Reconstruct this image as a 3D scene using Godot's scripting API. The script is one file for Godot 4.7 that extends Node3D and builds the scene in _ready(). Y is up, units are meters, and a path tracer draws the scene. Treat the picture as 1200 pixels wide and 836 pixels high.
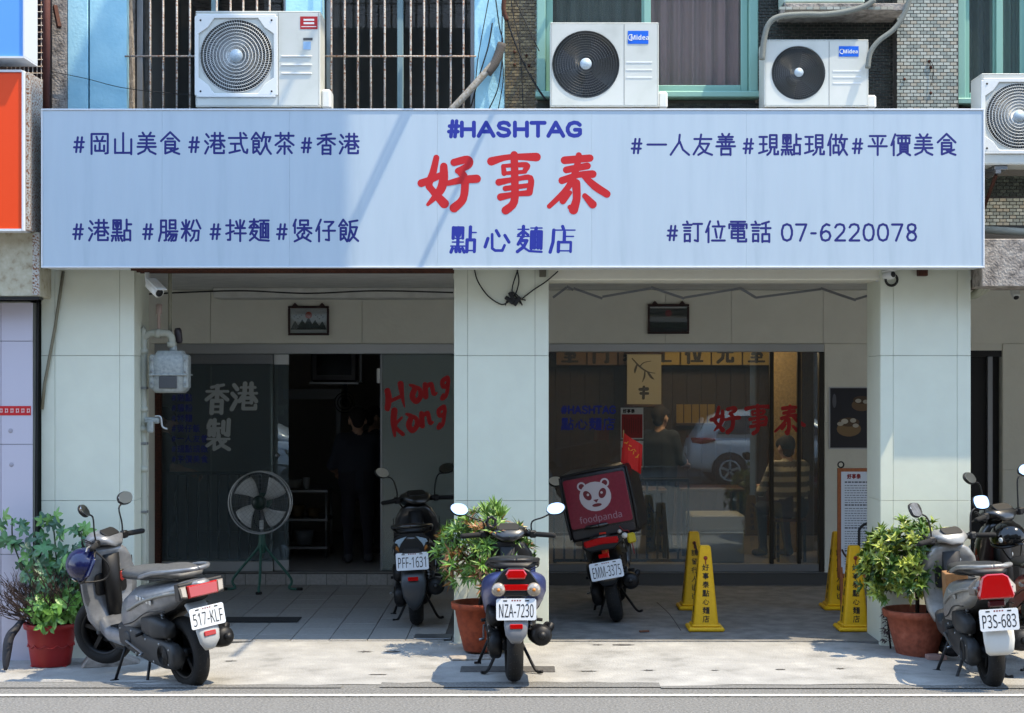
extends Node3D
# A dim-sum shop front on an arcaded street. Metres, y up. The pillar fronts lie on z = 0; +z is the street.

const FOCAL := 1913.0
const EYE := Vector3(0, 2.0, 12.55)
var M := {}
var taken := {}
var rng := RandomNumberGenerator.new()

func _ready():
	rng.seed = 77
	set_camera_and_light()
	make_materials()
	build_ground()
	build_pillars()
	build_arcade()
	build_upper_wall()
	build_street_side()
	build_sign()
	build_shop_fronts()
	build_interiors()
	build_air_conditioners()
	build_fittings()
	build_neighbours()
	build_street_things()
	build_plants()
	build_scooters()
	build_people()
	build_cables()

func set_camera_and_light():
	var cam := Camera3D.new(); cam.name = "camera"
	cam.projection = Camera3D.PROJECTION_FRUSTUM
	cam.near = 0.1; cam.far = 300.0
	cam.size = 0.1 * 836.0 / FOCAL
	cam.frustum_offset = Vector2(-14.0, 32.0) / FOCAL * 0.1
	cam.position = EYE
	add_child(cam); cam.current = true
	var e := Environment.new()
	e.background_mode = Environment.BG_SKY
	var sm := ProceduralSkyMaterial.new()
	sm.sky_top_color = Color(0.56, 0.67, 0.82); sm.sky_horizon_color = Color(0.88, 0.90, 0.91); sm.sky_curve = 0.16
	sm.ground_horizon_color = Color(0.5, 0.5, 0.48); sm.ground_bottom_color = Color(0.3, 0.29, 0.27)
	sm.sun_angle_max = 0.0
	sm.sky_energy_multiplier = 1.55
	var sky := Sky.new(); sky.sky_material = sm; e.sky = sky
	e.tonemap_mode = Environment.TONE_MAPPER_LINEAR
	e.tonemap_exposure = 1.65
	e.sdfgi_enabled = true; e.ssao_enabled = true; e.ssil_enabled = true
	var w := WorldEnvironment.new(); w.name = "world_environment"; w.environment = e; add_child(w)
	var sun := DirectionalLight3D.new(); sun.name = "sun"
	sun.light_energy = 1.5; sun.light_angular_distance = 0.53; sun.light_color = Color(1.0, 0.93, 0.81); sun.shadow_enabled = true
	add_child(sun)
	sun.look_at_from_position(SUN * 40.0, Vector3.ZERO, Vector3.FORWARD)

const SUN := Vector3(0.47, 1.0, 0.19)

# ---------- naming ----------
func numbered(called: String) -> String:
	if not taken.has(called):
		taken[called] = 0
		return called
	taken[called] += 1
	return "%s_%03d" % [called, taken[called]]

func tag(o, label: String, category: String, group := ""):
	o.set_meta("label", label); o.set_meta("category", category)
	if group != "": o.set_meta("group", group)
	return o

func thing(called: String, label: String, category: String, pos := Vector3.ZERO, turn := 0.0, group := "") -> Node3D:
	var o := Node3D.new(); o.name = numbered(called); add_child(o)
	o.position = pos; o.rotation.y = turn
	return tag(o, label, category, group)

func structure(called: String, st, material, parent = null) -> MeshInstance3D:
	var o = part(called, st, material, parent)
	if parent == null: o.set_meta("kind", "structure")
	return o

func commit(st) -> Mesh:
	if st is Mesh: return st
	st.generate_normals()
	return st.commit()

func part(called: String, st, material, parent = null) -> MeshInstance3D:
	var o := MeshInstance3D.new()
	o.mesh = commit(st); o.material_override = material
	if parent == null:
		o.name = numbered(called); add_child(o)
	else:
		o.name = called; parent.add_child(o, true)
	return o

func single(called: String, st, material, label: String, category: String, group := "") -> MeshInstance3D:
	return tag(part(called, st, material), label, category, group)

func dup(root: Node3D, pos: Vector3, turn := 0.0, label := "") -> Node3D:
	var r = root.duplicate(); r.name = numbered(String(root.name).trim_suffix("_000")); add_child(r)
	r.position = pos; r.rotation.y = turn
	if label != "": r.set_meta("label", label)
	return r

# ---------- a pixel of the photograph on a plane of known depth, or on the ground ----------
func at(px: float, py: float, z: float) -> Vector3:
	var k := (EYE.z - z) / FOCAL
	return Vector3((px - 614.0) * k, EYE.y - (py - 450.0) * k, z)

func on_ground(px: float, py: float) -> Vector3:
	var d := FOCAL * EYE.y / (py - 450.0)
	return Vector3((px - 614.0) * d / FOCAL, 0, EYE.z - d)

# ---------- shapes ----------
func mb() -> SurfaceTool:
	var st := SurfaceTool.new(); st.begin(Mesh.PRIMITIVE_TRIANGLES)
	return st

func emit(st: SurfaceTool, t: PackedVector3Array, smooth := false, closed := true):
	# t: corner triples; turned so that the front faces run clockwise seen from outside
	var mid := Vector3.ZERO
	for v in t: mid += v
	mid /= maxf(1.0, t.size())
	var vol := 0.0
	if closed:
		for i in range(0, t.size(), 3):
			vol += (t[i] - mid).dot((t[i + 1] - mid).cross(t[i + 2] - mid))
	st.set_smooth_group(0 if smooth else -1)
	for i in range(0, t.size(), 3):
		st.add_vertex(t[i])
		if vol > 0.0:
			st.add_vertex(t[i + 2]); st.add_vertex(t[i + 1])
		else:
			st.add_vertex(t[i + 1]); st.add_vertex(t[i + 2])

func quad(t: PackedVector3Array, a, b, c, d):
	t.append(a); t.append(b); t.append(c); t.append(a); t.append(c); t.append(d)

func box(st: SurfaceTool, c: Vector3, s: Vector3, b := Basis(), bevel := 0.0):
	var h := s * 0.5
	var t := PackedVector3Array()
	if bevel <= 0.0:
		var p := []
		for i in 8: p.append(c + b * Vector3(h.x * (1 if i & 1 else -1), h.y * (1 if i & 2 else -1), h.z * (1 if i & 4 else -1)))
		for f in [[0, 1, 3, 2], [5, 4, 6, 7], [4, 0, 2, 6], [1, 5, 7, 3], [2, 3, 7, 6], [4, 5, 1, 0]]:
			quad(t, p[f[0]], p[f[1]], p[f[2]], p[f[3]])
		emit(st, t)
		return
	var w := minf(bevel, minf(h.x, minf(h.y, h.z)) * 0.9)
	var P := func(i: int, axis: int) -> Vector3:
		var sg := Vector3(1 if i & 1 else -1, 1 if i & 2 else -1, 1 if i & 4 else -1)
		var q := Vector3(h.x - w, h.y - w, h.z - w)
		q[axis] = h[axis]
		return c + b * (q * sg)
	var faces := [[0, [0, 2, 6, 4]], [0, [5, 7, 3, 1]], [1, [4, 5, 1, 0]], [1, [2, 3, 7, 6]], [2, [0, 1, 3, 2]], [2, [6, 7, 5, 4]]]
	for f in faces:
		var q = f[1]
		quad(t, P.call(q[0], f[0]), P.call(q[1], f[0]), P.call(q[2], f[0]), P.call(q[3], f[0]))
	# edges, each between two axes; wound by comparing with the outward direction
	var add := func(a: Vector3, d: Vector3, e: Vector3):
		var n := (d - a).cross(e - a)
		if n.dot((a + d + e) / 3.0 - c) > 0.0: t.append_array([a, e, d])
		else: t.append_array([a, d, e])
	for k in 3:
		var i1 := (k + 1) % 3
		var i2 := (k + 2) % 3
		for s1 in 2:
			for s2 in 2:
				var lo := (s1 << i1) | (s2 << i2)
				var hi := lo | (1 << k)
				add.call(P.call(lo, i1), P.call(hi, i1), P.call(hi, i2)); add.call(P.call(lo, i1), P.call(hi, i2), P.call(lo, i2))
	for i in 8: add.call(P.call(i, 0), P.call(i, 1), P.call(i, 2))
	# the six faces above are wound outward the same way
	st.set_smooth_group(-1)
	for i in range(0, t.size(), 3):
		var n := (t[i + 1] - t[i]).cross(t[i + 2] - t[i])
		st.add_vertex(t[i])
		if n.dot((t[i] + t[i + 1] + t[i + 2]) / 3.0 - c) > 0.0:
			st.add_vertex(t[i + 2]); st.add_vertex(t[i + 1])
		else:
			st.add_vertex(t[i + 1]); st.add_vertex(t[i + 2])

func boxed(x0, x1, y0, y1, z0, z1, bevel := 0.0) -> SurfaceTool:
	var st := mb()
	box(st, Vector3(x0 + x1, y0 + y1, z0 + z1) * 0.5, Vector3(absf(x1 - x0), absf(y1 - y0), absf(z1 - z0)), Basis(), bevel)
	return st

func bar(st: SurfaceTool, a: Vector3, b: Vector3, w: float, d: float, up := Vector3.UP):
	# a square bar from a to b
	var z := (b - a).normalized()
	if absf(z.dot(up)) > 0.98: up = Vector3.RIGHT
	var x := up.cross(z).normalized()
	box(st, (a + b) * 0.5, Vector3(w, d, a.distance_to(b)), Basis(x, z.cross(x), z))

func rings(st: SurfaceTool, rr: Array, cap := true, smooth := true, loop := false):
	var t := PackedVector3Array()
	var n: int = rr[0].size()
	var last: int = rr.size() if loop else rr.size() - 1
	for i in last:
		var a = rr[i]
		var b = rr[(i + 1) % rr.size()]
		for j in n:
			var k := (j + 1) % n
			quad(t, a[j], a[k], b[k], b[j])
	if cap and not loop:
		for e in 2:
			var r = rr[0] if e == 0 else rr[-1]
			var m := Vector3.ZERO
			for v in r: m += v
			m /= n
			for j in n:
				var k := (j + 1) % n
				if e == 0: t.append_array([m, r[k], r[j]])
				else: t.append_array([m, r[j], r[k]])
	emit(st, t, smooth)

func oval(c: Vector3, u: Vector3, v: Vector3, e := 2.0, n := 16, v2 = null) -> PackedVector3Array:
	var r := PackedVector3Array()
	for i in n:
		var a := TAU * (i + 0.5) / n
		var ca := cos(a)
		var sa := sin(a)
		var vv: Vector3 = v if (sa >= 0.0 or v2 == null) else v2
		r.append(c + u * (signf(ca) * pow(absf(ca), 2.0 / e)) + vv * (signf(sa) * pow(absf(sa), 2.0 / e)))
	return r

func tube(st: SurfaceTool, pts: Array, rad, sides := 8, loop := false):
	var rr := []
	var x := Vector3.ZERO
	for i in pts.size():
		var dir: Vector3
		if loop: dir = (pts[(i + 1) % pts.size()] - pts[(i - 1 + pts.size()) % pts.size()]).normalized()
		elif i == 0: dir = (pts[1] - pts[0]).normalized()
		elif i == pts.size() - 1: dir = (pts[i] - pts[i - 1]).normalized()
		else: dir = ((pts[i] - pts[i - 1]).normalized() + (pts[i + 1] - pts[i]).normalized()).normalized()
		if x == Vector3.ZERO:
			x = dir.cross(Vector3.UP if absf(dir.y) < 0.9 else Vector3.RIGHT).normalized()
		else:
			x = (x - dir * x.dot(dir)).normalized()
		var y := dir.cross(x)
		var r: float = rad[i] if rad is Array else rad
		var ring := PackedVector3Array()
		for j in sides:
			var a := TAU * j / sides
			ring.append(pts[i] + (x * cos(a) + y * sin(a)) * r)
		rr.append(ring)
	rings(st, rr, not loop, true, loop)

func curve(pts: Array, per := 6) -> Array:
	# a smooth line through the points
	var out := []
	for i in pts.size() - 1:
		var p0 = pts[maxi(i - 1, 0)]
		var p3 = pts[mini(i + 2, pts.size() - 1)]
		for k in per:
			var u := float(k) / per
			out.append(pts[i].cubic_interpolate(pts[i + 1], p0, p3, u))
	out.append(pts[-1])
	return out

func lathe(st: SurfaceTool, prof: Array, c := Vector3.ZERO, b := Basis(), sides := 24, smooth := true):
	# profile of Vector2(radius, height) turned round the local y axis
	var rr := []
	for p in prof:
		var ring := PackedVector3Array()
		for j in sides:
			var a := TAU * j / sides
			ring.append(c + b * Vector3(cos(a) * p.x, p.y, sin(a) * p.x))
		rr.append(ring)
	rings(st, rr, true, smooth)

func circle_pts(c: Vector3, r: float, n: int, b := Basis()) -> Array:
	var out := []
	for i in n:
		var a := TAU * i / n
		out.append(c + b * Vector3(cos(a) * r, sin(a) * r, 0))
	return out

func flat_poly(st: SurfaceTool, poly: PackedVector2Array, xf: Transform3D):
	var idx := Geometry2D.triangulate_polygon(poly)
	st.set_smooth_group(-1)
	for i in range(0, idx.size(), 3):
		var a := poly[idx[i]]
		var b := poly[idx[i + 1]]
		var c := poly[idx[i + 2]]
		if (b - a).cross(c - a) > 0.0:
			var s := b; b = c; c = s
		for q in [a, b, c]: st.add_vertex(xf * Vector3(q.x, q.y, 0))

func prism(st: SurfaceTool, poly: PackedVector2Array, depth: float, xf := Transform3D(), bevel := 0.0):
	# poly in the local xy plane, extruded from z = -depth/2 to depth/2, with a chamfer of the front and back edges
	if Geometry2D.is_polygon_clockwise(poly): poly.reverse()
	var inner := poly
	if bevel > 0.0:
		inner = PackedVector2Array()
		var n := poly.size()
		for i in n:
			var e1 := (poly[i] - poly[(i - 1 + n) % n]).normalized()
			var e2 := (poly[(i + 1) % n] - poly[i]).normalized()
			var nn := Vector2(-e1.y, e1.x) + Vector2(-e2.y, e2.x)
			nn = nn / maxf(0.35, 1.0 + e1.dot(e2))
			inner.append(poly[i] + nn * bevel)
	var idx := Geometry2D.triangulate_polygon(inner)
	var t := PackedVector3Array()
	var h := depth * 0.5
	for i in range(0, idx.size(), 3):
		var q := [inner[idx[i]], inner[idx[i + 1]], inner[idx[i + 2]]]
		if (q[1] - q[0]).cross(q[2] - q[0]) < 0.0: q = [q[0], q[2], q[1]]
		for k in [0, 1, 2]: t.append(xf * Vector3(q[k].x, q[k].y, h))
		for k in [0, 2, 1]: t.append(xf * Vector3(q[k].x, q[k].y, -h))
	var lv := [[inner, h], [poly, h - bevel], [poly, -h + bevel], [inner, -h]] if bevel > 0.0 else [[poly, h], [poly, -h]]
	for l in lv.size() - 1:
		for i in poly.size():
			var k := (i + 1) % poly.size()
			var a = lv[l]
			var b = lv[l + 1]
			quad(t, xf * Vector3(a[0][i].x, a[0][i].y, a[1]), xf * Vector3(b[0][i].x, b[0][i].y, b[1]), xf * Vector3(b[0][k].x, b[0][k].y, b[1]), xf * Vector3(a[0][k].x, a[0][k].y, a[1]))
	emit(st, t)

func round_rect(w: float, h: float, r: float, n := 4, c := Vector2.ZERO) -> PackedVector2Array:
	var out := PackedVector2Array()
	for q in 4:
		var cc := c + Vector2((w / 2 - r) * (1 if q in [0, 3] else -1), (h / 2 - r) * (1 if q < 2 else -1))
		for i in n + 1:
			var a := PI / 2 * (q + float(i) / n)
			out.append(cc + Vector2(cos(a), sin(a)) * r)
	return out

func v2(a: Array, s := 1.0) -> PackedVector2Array:
	var out := PackedVector2Array()
	for i in range(0, a.size(), 2): out.append(Vector2(a[i], a[i + 1]) * s)
	return out

# ---------- materials ----------
func plain(c: Color, rough := 0.6, metal := 0.0, spec := 0.5) -> StandardMaterial3D:
	var m := StandardMaterial3D.new()
	m.albedo_color = c; m.roughness = rough; m.metallic = metal; m.metallic_specular = spec
	return m

func hexc(s: String) -> Color: return Color.html(s)

func noise_tex(ramp: Array, freq: float, seed_: int, octaves := 4, size := 512, kind := FastNoiseLite.TYPE_SIMPLEX_SMOOTH, normal := false, stretch := 1.0) -> NoiseTexture2D:
	var n := FastNoiseLite.new()
	n.noise_type = kind; n.frequency = freq; n.seed = seed_; n.fractal_octaves = octaves; n.fractal_gain = 0.55
	var t := NoiseTexture2D.new()
	t.width = size; t.height = int(size * stretch); t.seamless = true; t.seamless_blend_skirt = 0.2
	t.noise = n
	if normal:
		t.as_normal_map = true; t.bump_strength = 4.0
	elif ramp.size() > 0:
		var g := Gradient.new()
		var off := PackedFloat32Array()
		var col := PackedColorArray()
		for i in ramp.size():
			off.append(float(i) / (ramp.size() - 1) if not (ramp[i] is Array) else ramp[i][0])
			col.append(ramp[i] if not (ramp[i] is Array) else ramp[i][1])
		g.offsets = off; g.colors = col
		t.color_ramp = g
	return t

func grained(ramp: Array, freq: float, metres: float, rough := 0.7, seed_ := 1, bump := 0.0, octaves := 5, bump_freq := 0.08, metal := 0.0) -> StandardMaterial3D:
	var m := plain(Color.WHITE, rough, metal)
	m.albedo_texture = noise_tex(ramp, freq, seed_, octaves)
	m.uv1_triplanar = true; m.uv1_world_triplanar = true
	m.uv1_scale = Vector3.ONE / metres
	if bump > 0.0:
		m.normal_enabled = true; m.normal_scale = bump
		m.normal_texture = noise_tex([], bump_freq, seed_ + 50, 4, 512, FastNoiseLite.TYPE_SIMPLEX_SMOOTH, true)
	return m

func pane(tint: Color, alpha := 0.06) -> StandardMaterial3D:
	var m := plain(Color(tint.r, tint.g, tint.b, alpha), 0.0)
	m.transparency = BaseMaterial3D.TRANSPARENCY_ALPHA
	m.metallic_specular = 0.5
	return m

func coated(c: Color, rough := 0.35, metal := 0.0) -> StandardMaterial3D:
	var m := plain(c, rough, metal)
	m.clearcoat_enabled = true; m.clearcoat = 0.7; m.clearcoat_roughness = 0.12
	return m

# ---------- lettering: strokes on a 100 x 100 square, y down; a named part in brackets is fitted into its own rectangle ----------
const BITS := {
	"mouth": [[10, 10, 10, 96], [10, 10, 90, 10, 90, 96], [10, 88, 90, 88]],
	"sun": [[15, 5, 15, 98], [15, 5, 85, 5, 85, 98], [15, 50, 85, 50], [15, 92, 85, 92]],
	"eye": [[15, 3, 15, 98], [15, 3, 85, 3, 85, 98], [15, 33, 85, 33], [15, 63, 85, 63], [15, 93, 85, 93]],
	"drops": [[30, 5, 75, 20], [10, 38, 60, 52], [12, 98, 70, 66]],
	"man": [[75, 0, 10, 52], [50, 32, 50, 100]],
	"food": [[50, 0, 5, 30], [50, 0, 95, 26], [36, 26, 66, 26], [22, 38, 22, 93], [22, 38, 80, 38, 80, 68], [22, 53, 80, 53], [22, 68, 80, 68], [22, 93, 62, 82], [55, 76, 92, 100]],
	"ink": [[15, 3, 15, 45], [15, 3, 85, 3, 85, 45], [15, 45, 85, 45], [50, 3, 50, 76], [33, 14, 41, 34], [67, 14, 59, 34], [10, 60, 90, 60], [0, 76, 100, 76], [12, 85, 2, 100], [36, 85, 39, 98], [60, 85, 66, 98], [84, 85, 98, 100]],
	"ask": [[45, 0, 45, 48], [45, 22, 95, 22], ["mouth", 12, 46, 92, 100]],
	"lane": [[10, 14, 90, 14], [32, 0, 32, 36], [68, 0, 68, 36], [0, 36, 100, 36], [36, 36, 5, 66], [64, 36, 98, 66], [28, 54, 72, 54, 72, 72], [28, 72, 72, 72], [28, 54, 28, 94, 95, 94, 95, 82]],
	"say": [[46, 0, 54, 8], [5, 16, 95, 16], [18, 31, 82, 31], [18, 46, 82, 46], ["mouth", 16, 58, 84, 100]],
	"walk": [[8, 6, 18, 18], [4, 36, 20, 36, 8, 60, 22, 72, 10, 88], [16, 86, 40, 97, 99, 97]],
}
const GLYPHS := {
	"#": [[40, 5, 26, 95], [76, 5, 62, 95], [14, 34, 92, 34], [8, 66, 86, 66]],
	"-": [[20, 55, 80, 55]],
	"0": [[50, 4, 22, 12, 10, 38, 10, 62, 22, 88, 50, 96], [50, 4, 78, 12, 90, 38, 90, 62, 78, 88, 50, 96]],
	"2": [[12, 22, 24, 8, 50, 4, 78, 10, 86, 28, 78, 46, 12, 95, 90, 95]],
	"6": [[80, 10, 56, 4, 28, 18, 12, 48, 12, 68, 22, 90, 48, 96], [48, 96, 76, 90, 88, 70, 78, 50, 52, 42, 26, 50, 14, 62]],
	"7": [[8, 6, 90, 6, 40, 96]],
	"8": [[50, 4, 24, 10, 18, 26, 28, 42, 50, 47, 76, 56, 86, 74, 76, 91, 50, 96], [50, 4, 76, 10, 82, 26, 72, 42, 50, 47, 24, 56, 14, 74, 24, 91, 50, 96]],
	"H": [[10, 4, 10, 96], [90, 4, 90, 96], [10, 50, 90, 50]],
	"A": [[4, 96, 50, 4, 96, 96], [20, 66, 80, 66]],
	"S": [[86, 22, 74, 8, 48, 4, 22, 10, 14, 26, 24, 42, 50, 48, 78, 56, 88, 74, 78, 90, 50, 96, 24, 92, 10, 78]],
	"T": [[4, 6, 96, 6], [50, 6, 50, 96]],
	"G": [[88, 20, 72, 7, 50, 4, 22, 14, 8, 40, 8, 62, 22, 87, 50, 96, 76, 92, 90, 80, 90, 54, 56, 54]],
	"岡": [[10, 8, 10, 98], [10, 8, 90, 8, 90, 94, 78, 96], [34, 20, 40, 36], [66, 20, 60, 36], [22, 40, 78, 40], [50, 50, 50, 82], [28, 60, 28, 84], [28, 84, 72, 84], [72, 60, 72, 86]],
	"山": [[50, 4, 50, 92], [10, 32, 10, 94], [10, 93, 90, 93], [90, 32, 90, 99]],
	"美": [[30, 2, 38, 14], [70, 2, 62, 14], [12, 18, 88, 18], [18, 34, 82, 34], [8, 50, 92, 50], [50, 18, 50, 66], [5, 66, 95, 66], [50, 66, 40, 84, 8, 98], [54, 68, 66, 86, 94, 98]],
	"食": [[50, 0, 5, 40], [50, 0, 95, 40], [36, 29, 64, 29], [26, 42, 74, 42, 74, 72], [26, 57, 74, 57], [26, 72, 74, 72], [26, 42, 26, 96, 55, 86], [88, 74, 62, 84], [48, 74, 70, 90, 95, 98]],
	"港": [["drops", 0, 4, 28, 98], ["lane", 28, 3, 100, 100]],
	"式": [[5, 26, 95, 26], [62, 3, 66, 55, 80, 88, 95, 94, 97, 78], [78, 4, 90, 15], [14, 52, 58, 52], [36, 52, 36, 86], [8, 93, 60, 82]],
	"飲": [["food", 0, 2, 48, 100], [64, 2, 52, 40], [60, 22, 96, 22, 88, 42], [74, 30, 70, 60, 48, 98], [74, 50, 80, 76, 98, 98]],
	"茶": [[5, 16, 95, 16], [30, 3, 30, 28], [70, 3, 70, 28], [50, 26, 5, 58], [50, 26, 95, 58], [22, 64, 78, 64], [50, 46, 50, 98], [32, 74, 14, 94], [68, 74, 86, 94]],
	"香": [[75, 4, 25, 12], [5, 26, 95, 26], [50, 8, 50, 50], [46, 28, 6, 54], [54, 28, 94, 54], ["sun", 22, 56, 80, 100]],
	"點": [["ink", 0, 2, 54, 98], ["ask", 54, 2, 100, 98]],
	"腸": [[14, 6, 14, 60, 4, 98], [14, 6, 40, 6, 40, 94, 32, 96], [14, 34, 40, 34], [14, 60, 40, 60], ["sun", 52, 3, 94, 44], [46, 55, 98, 55], [62, 55, 46, 78], [58, 68, 94, 68, 88, 95, 78, 97], [72, 68, 52, 96], [84, 70, 66, 98]],
	"粉": [[6, 14, 16, 34], [42, 10, 32, 34], [2, 44, 48, 44], [25, 4, 25, 98], [24, 48, 4, 84], [27, 50, 46, 74], [64, 6, 50, 44], [78, 4, 98, 42], [56, 52, 90, 52, 86, 94, 74, 96], [70, 52, 64, 80, 48, 98]],
	"拌": [[2, 28, 40, 28], [22, 4, 22, 93, 10, 93], [2, 66, 40, 54], [52, 10, 60, 32], [92, 8, 82, 32], [48, 40, 96, 40], [44, 64, 100, 64], [72, 4, 72, 99]],
	"麵": [[4, 11, 46, 11], [25, 0, 25, 38], [25, 18, 6, 32], [25, 18, 44, 32], [2, 38, 48, 38], [20, 42, 6, 68], [14, 54, 40, 54, 28, 78, 4, 96], [16, 64, 34, 84, 50, 94, 99, 97], [54, 6, 98, 6], [76, 6, 72, 20], [58, 20, 58, 84], [58, 20, 96, 20, 96, 84], [70, 20, 70, 82], [84, 20, 84, 82], [70, 40, 84, 40], [70, 60, 84, 60], [58, 82, 96, 82]],
	"煲": [[18, 2, 6, 30], [13, 18, 13, 62], ["mouth", 34, 3, 84, 28], [26, 40, 96, 40], [60, 28, 60, 64], [58, 42, 30, 64], [62, 42, 96, 64], [24, 70, 32, 84], [82, 68, 70, 84], [52, 66, 48, 84, 12, 100], [54, 80, 92, 100]],
	"仔": [["man", 0, 2, 36, 100], [46, 12, 90, 12, 68, 34], [66, 32, 68, 95, 52, 92], [38, 52, 98, 52]],
	"飯": [["food", 0, 2, 46, 100], [94, 6, 54, 12], [58, 12, 58, 50, 46, 98], [58, 36, 92, 36, 80, 70, 54, 98], [62, 50, 76, 80, 98, 98]],
	"一": [[3, 50, 97, 50]],
	"人": [[50, 4, 46, 40, 4, 98], [50, 36, 66, 74, 97, 98]],
	"友": [[8, 24, 94, 24], [42, 3, 34, 50, 4, 96], [34, 46, 82, 46, 64, 78, 28, 98], [36, 56, 62, 86, 97, 98]],
	"善": [[32, 0, 38, 10], [68, 0, 62, 10], [14, 14, 86, 14], [18, 26, 82, 26], [8, 38, 92, 38], [50, 14, 50, 56], [30, 42, 34, 54], [70, 42, 66, 54], [3, 58, 97, 58], ["mouth", 22, 66, 80, 100]],
	"現": [[4, 14, 42, 14], [6, 48, 40, 48], [2, 90, 44, 78], [24, 14, 24, 82], ["eye", 50, 4, 98, 66], [64, 66, 58, 86, 44, 98], [80, 64, 80, 95, 98, 95, 98, 82]],
	"做": [["man", 0, 2, 28, 100], [26, 24, 58, 24], [42, 4, 42, 50], ["mouth", 27, 50, 59, 92], [72, 4, 60, 40], [68, 24, 99, 24], [88, 26, 82, 64, 58, 98], [70, 40, 80, 70, 99, 98]],
	"平": [[10, 10, 90, 10], [24, 24, 36, 46], [76, 24, 66, 46], [4, 58, 96, 58], [50, 10, 50, 99]],
	"價": [["man", 0, 2, 30, 100], [32, 8, 98, 8], [38, 20, 38, 44], [38, 20, 94, 20, 94, 44], [38, 44, 94, 44], [56, 8, 56, 44], [76, 8, 76, 44], ["eye", 40, 50, 94, 86], [54, 88, 34, 100], [78, 88, 98, 100]],
	"訂": [["say", 0, 3, 48, 98], [54, 14, 99, 14], [78, 14, 78, 95, 62, 91]],
	"位": [["man", 0, 2, 32, 100], [64, 2, 68, 18], [38, 26, 98, 26], [50, 38, 58, 78], [86, 36, 76, 80], [34, 92, 99, 92]],
	"電": [[14, 4, 86, 4], [6, 16, 6, 34], [6, 16, 94, 16, 94, 34], [50, 4, 50, 42], [20, 25, 40, 25], [60, 25, 80, 25], [20, 36, 40, 36], [60, 36, 80, 36], [18, 48, 18, 80], [18, 48, 82, 48, 82, 80], [18, 64, 82, 64], [18, 80, 82, 80], [50, 48, 50, 96, 92, 96, 92, 86]],
	"話": [["say", 0, 3, 48, 98], [92, 4, 56, 14], [50, 34, 100, 34], [76, 10, 76, 58], ["mouth", 54, 58, 98, 100]],
	"好": [[22, 3, 10, 60, 42, 94], [40, 26, 32, 60, 4, 97], [2, 34, 46, 30], [54, 12, 94, 12, 76, 32], [74, 32, 76, 95, 60, 92], [50, 50, 99, 50]],
	"事": [[6, 14, 94, 14], [22, 26, 78, 26, 78, 40], [22, 26, 22, 40], [22, 40, 78, 40], [20, 52, 80, 52, 80, 78], [4, 65, 96, 65], [18, 78, 80, 78], [50, 2, 50, 97, 38, 93]],
	"泰": [[14, 12, 86, 12], [18, 26, 82, 26], [8, 40, 92, 40], [48, 2, 42, 34, 4, 66], [56, 40, 96, 66], [50, 48, 50, 97, 40, 93], [30, 58, 38, 66], [12, 92, 40, 76], [74, 56, 62, 68], [62, 72, 88, 92]],
	"心": [[14, 46, 4, 78], [30, 30, 32, 84, 44, 92, 72, 92, 80, 72], [46, 16, 58, 36], [80, 34, 97, 60]],
	"店": [[48, 0, 52, 10], [10, 14, 97, 14], [14, 14, 12, 60, 2, 98], [56, 22, 56, 58], [56, 38, 92, 38], ["mouth", 28, 56, 88, 98]],
	"請": [["say", 0, 3, 44, 98], [54, 10, 96, 10], [56, 24, 94, 24], [48, 38, 100, 38], [75, 2, 75, 38], [58, 48, 56, 98], [58, 48, 92, 48, 92, 94, 82, 96], [58, 64, 92, 64], [58, 78, 92, 78]],
	"留": [[36, 4, 12, 14, 14, 46, 38, 38], [34, 24, 44, 44], [52, 8, 92, 8, 88, 44, 78, 46], [70, 8, 66, 30, 50, 50], ["sun", 14, 54, 86, 98], [50, 54, 50, 96]],
	"行": [[36, 2, 6, 30], [38, 26, 4, 60], [24, 44, 24, 99], [52, 14, 94, 14], [46, 40, 99, 40], [76, 40, 76, 95, 62, 92]],
	"通": [["walk", 0, 0, 100, 100], [38, 6, 90, 6, 70, 18], [40, 24, 40, 86], [40, 24, 92, 24, 92, 84], [40, 44, 92, 44], [40, 62, 92, 62], [66, 24, 66, 84]],
	"道": [["walk", 0, 0, 100, 100], [50, 0, 56, 12], [82, 0, 74, 12], [34, 16, 98, 16], [66, 16, 60, 28], ["eye", 40, 28, 94, 86]],
	"製": [[14, 4, 6, 20], [8, 14, 50, 14], [2, 28, 56, 28], [30, 2, 30, 52], [12, 36, 12, 50], [12, 36, 48, 36, 48, 50], [68, 8, 68, 42], [90, 2, 90, 50, 80, 48], [50, 52, 50, 62], [4, 64, 96, 64], [44, 64, 4, 86], [34, 78, 34, 98, 56, 88], [80, 70, 62, 80], [54, 66, 70, 86, 97, 98]],
	"元": [[22, 16, 78, 16], [6, 44, 94, 44], [38, 46, 34, 76, 6, 98], [62, 46, 62, 92, 94, 92, 94, 76]],
	"室": [[50, 0, 52, 10], [8, 16, 8, 30], [8, 16, 92, 16, 86, 30], [20, 34, 80, 34], [44, 36, 26, 54, 78, 52], [62, 42, 80, 60], [20, 72, 80, 72], [50, 58, 50, 94], [4, 94, 96, 94]],
	"門": [[10, 4, 10, 98], [10, 4, 40, 4, 40, 40], [10, 22, 40, 22], [10, 40, 40, 40], [60, 4, 60, 40], [60, 4, 90, 4, 90, 94, 80, 96], [60, 22, 90, 22], [60, 40, 90, 40]],
	"工": [[14, 12, 86, 12], [50, 12, 50, 90], [4, 92, 96, 92]],
}
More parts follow.
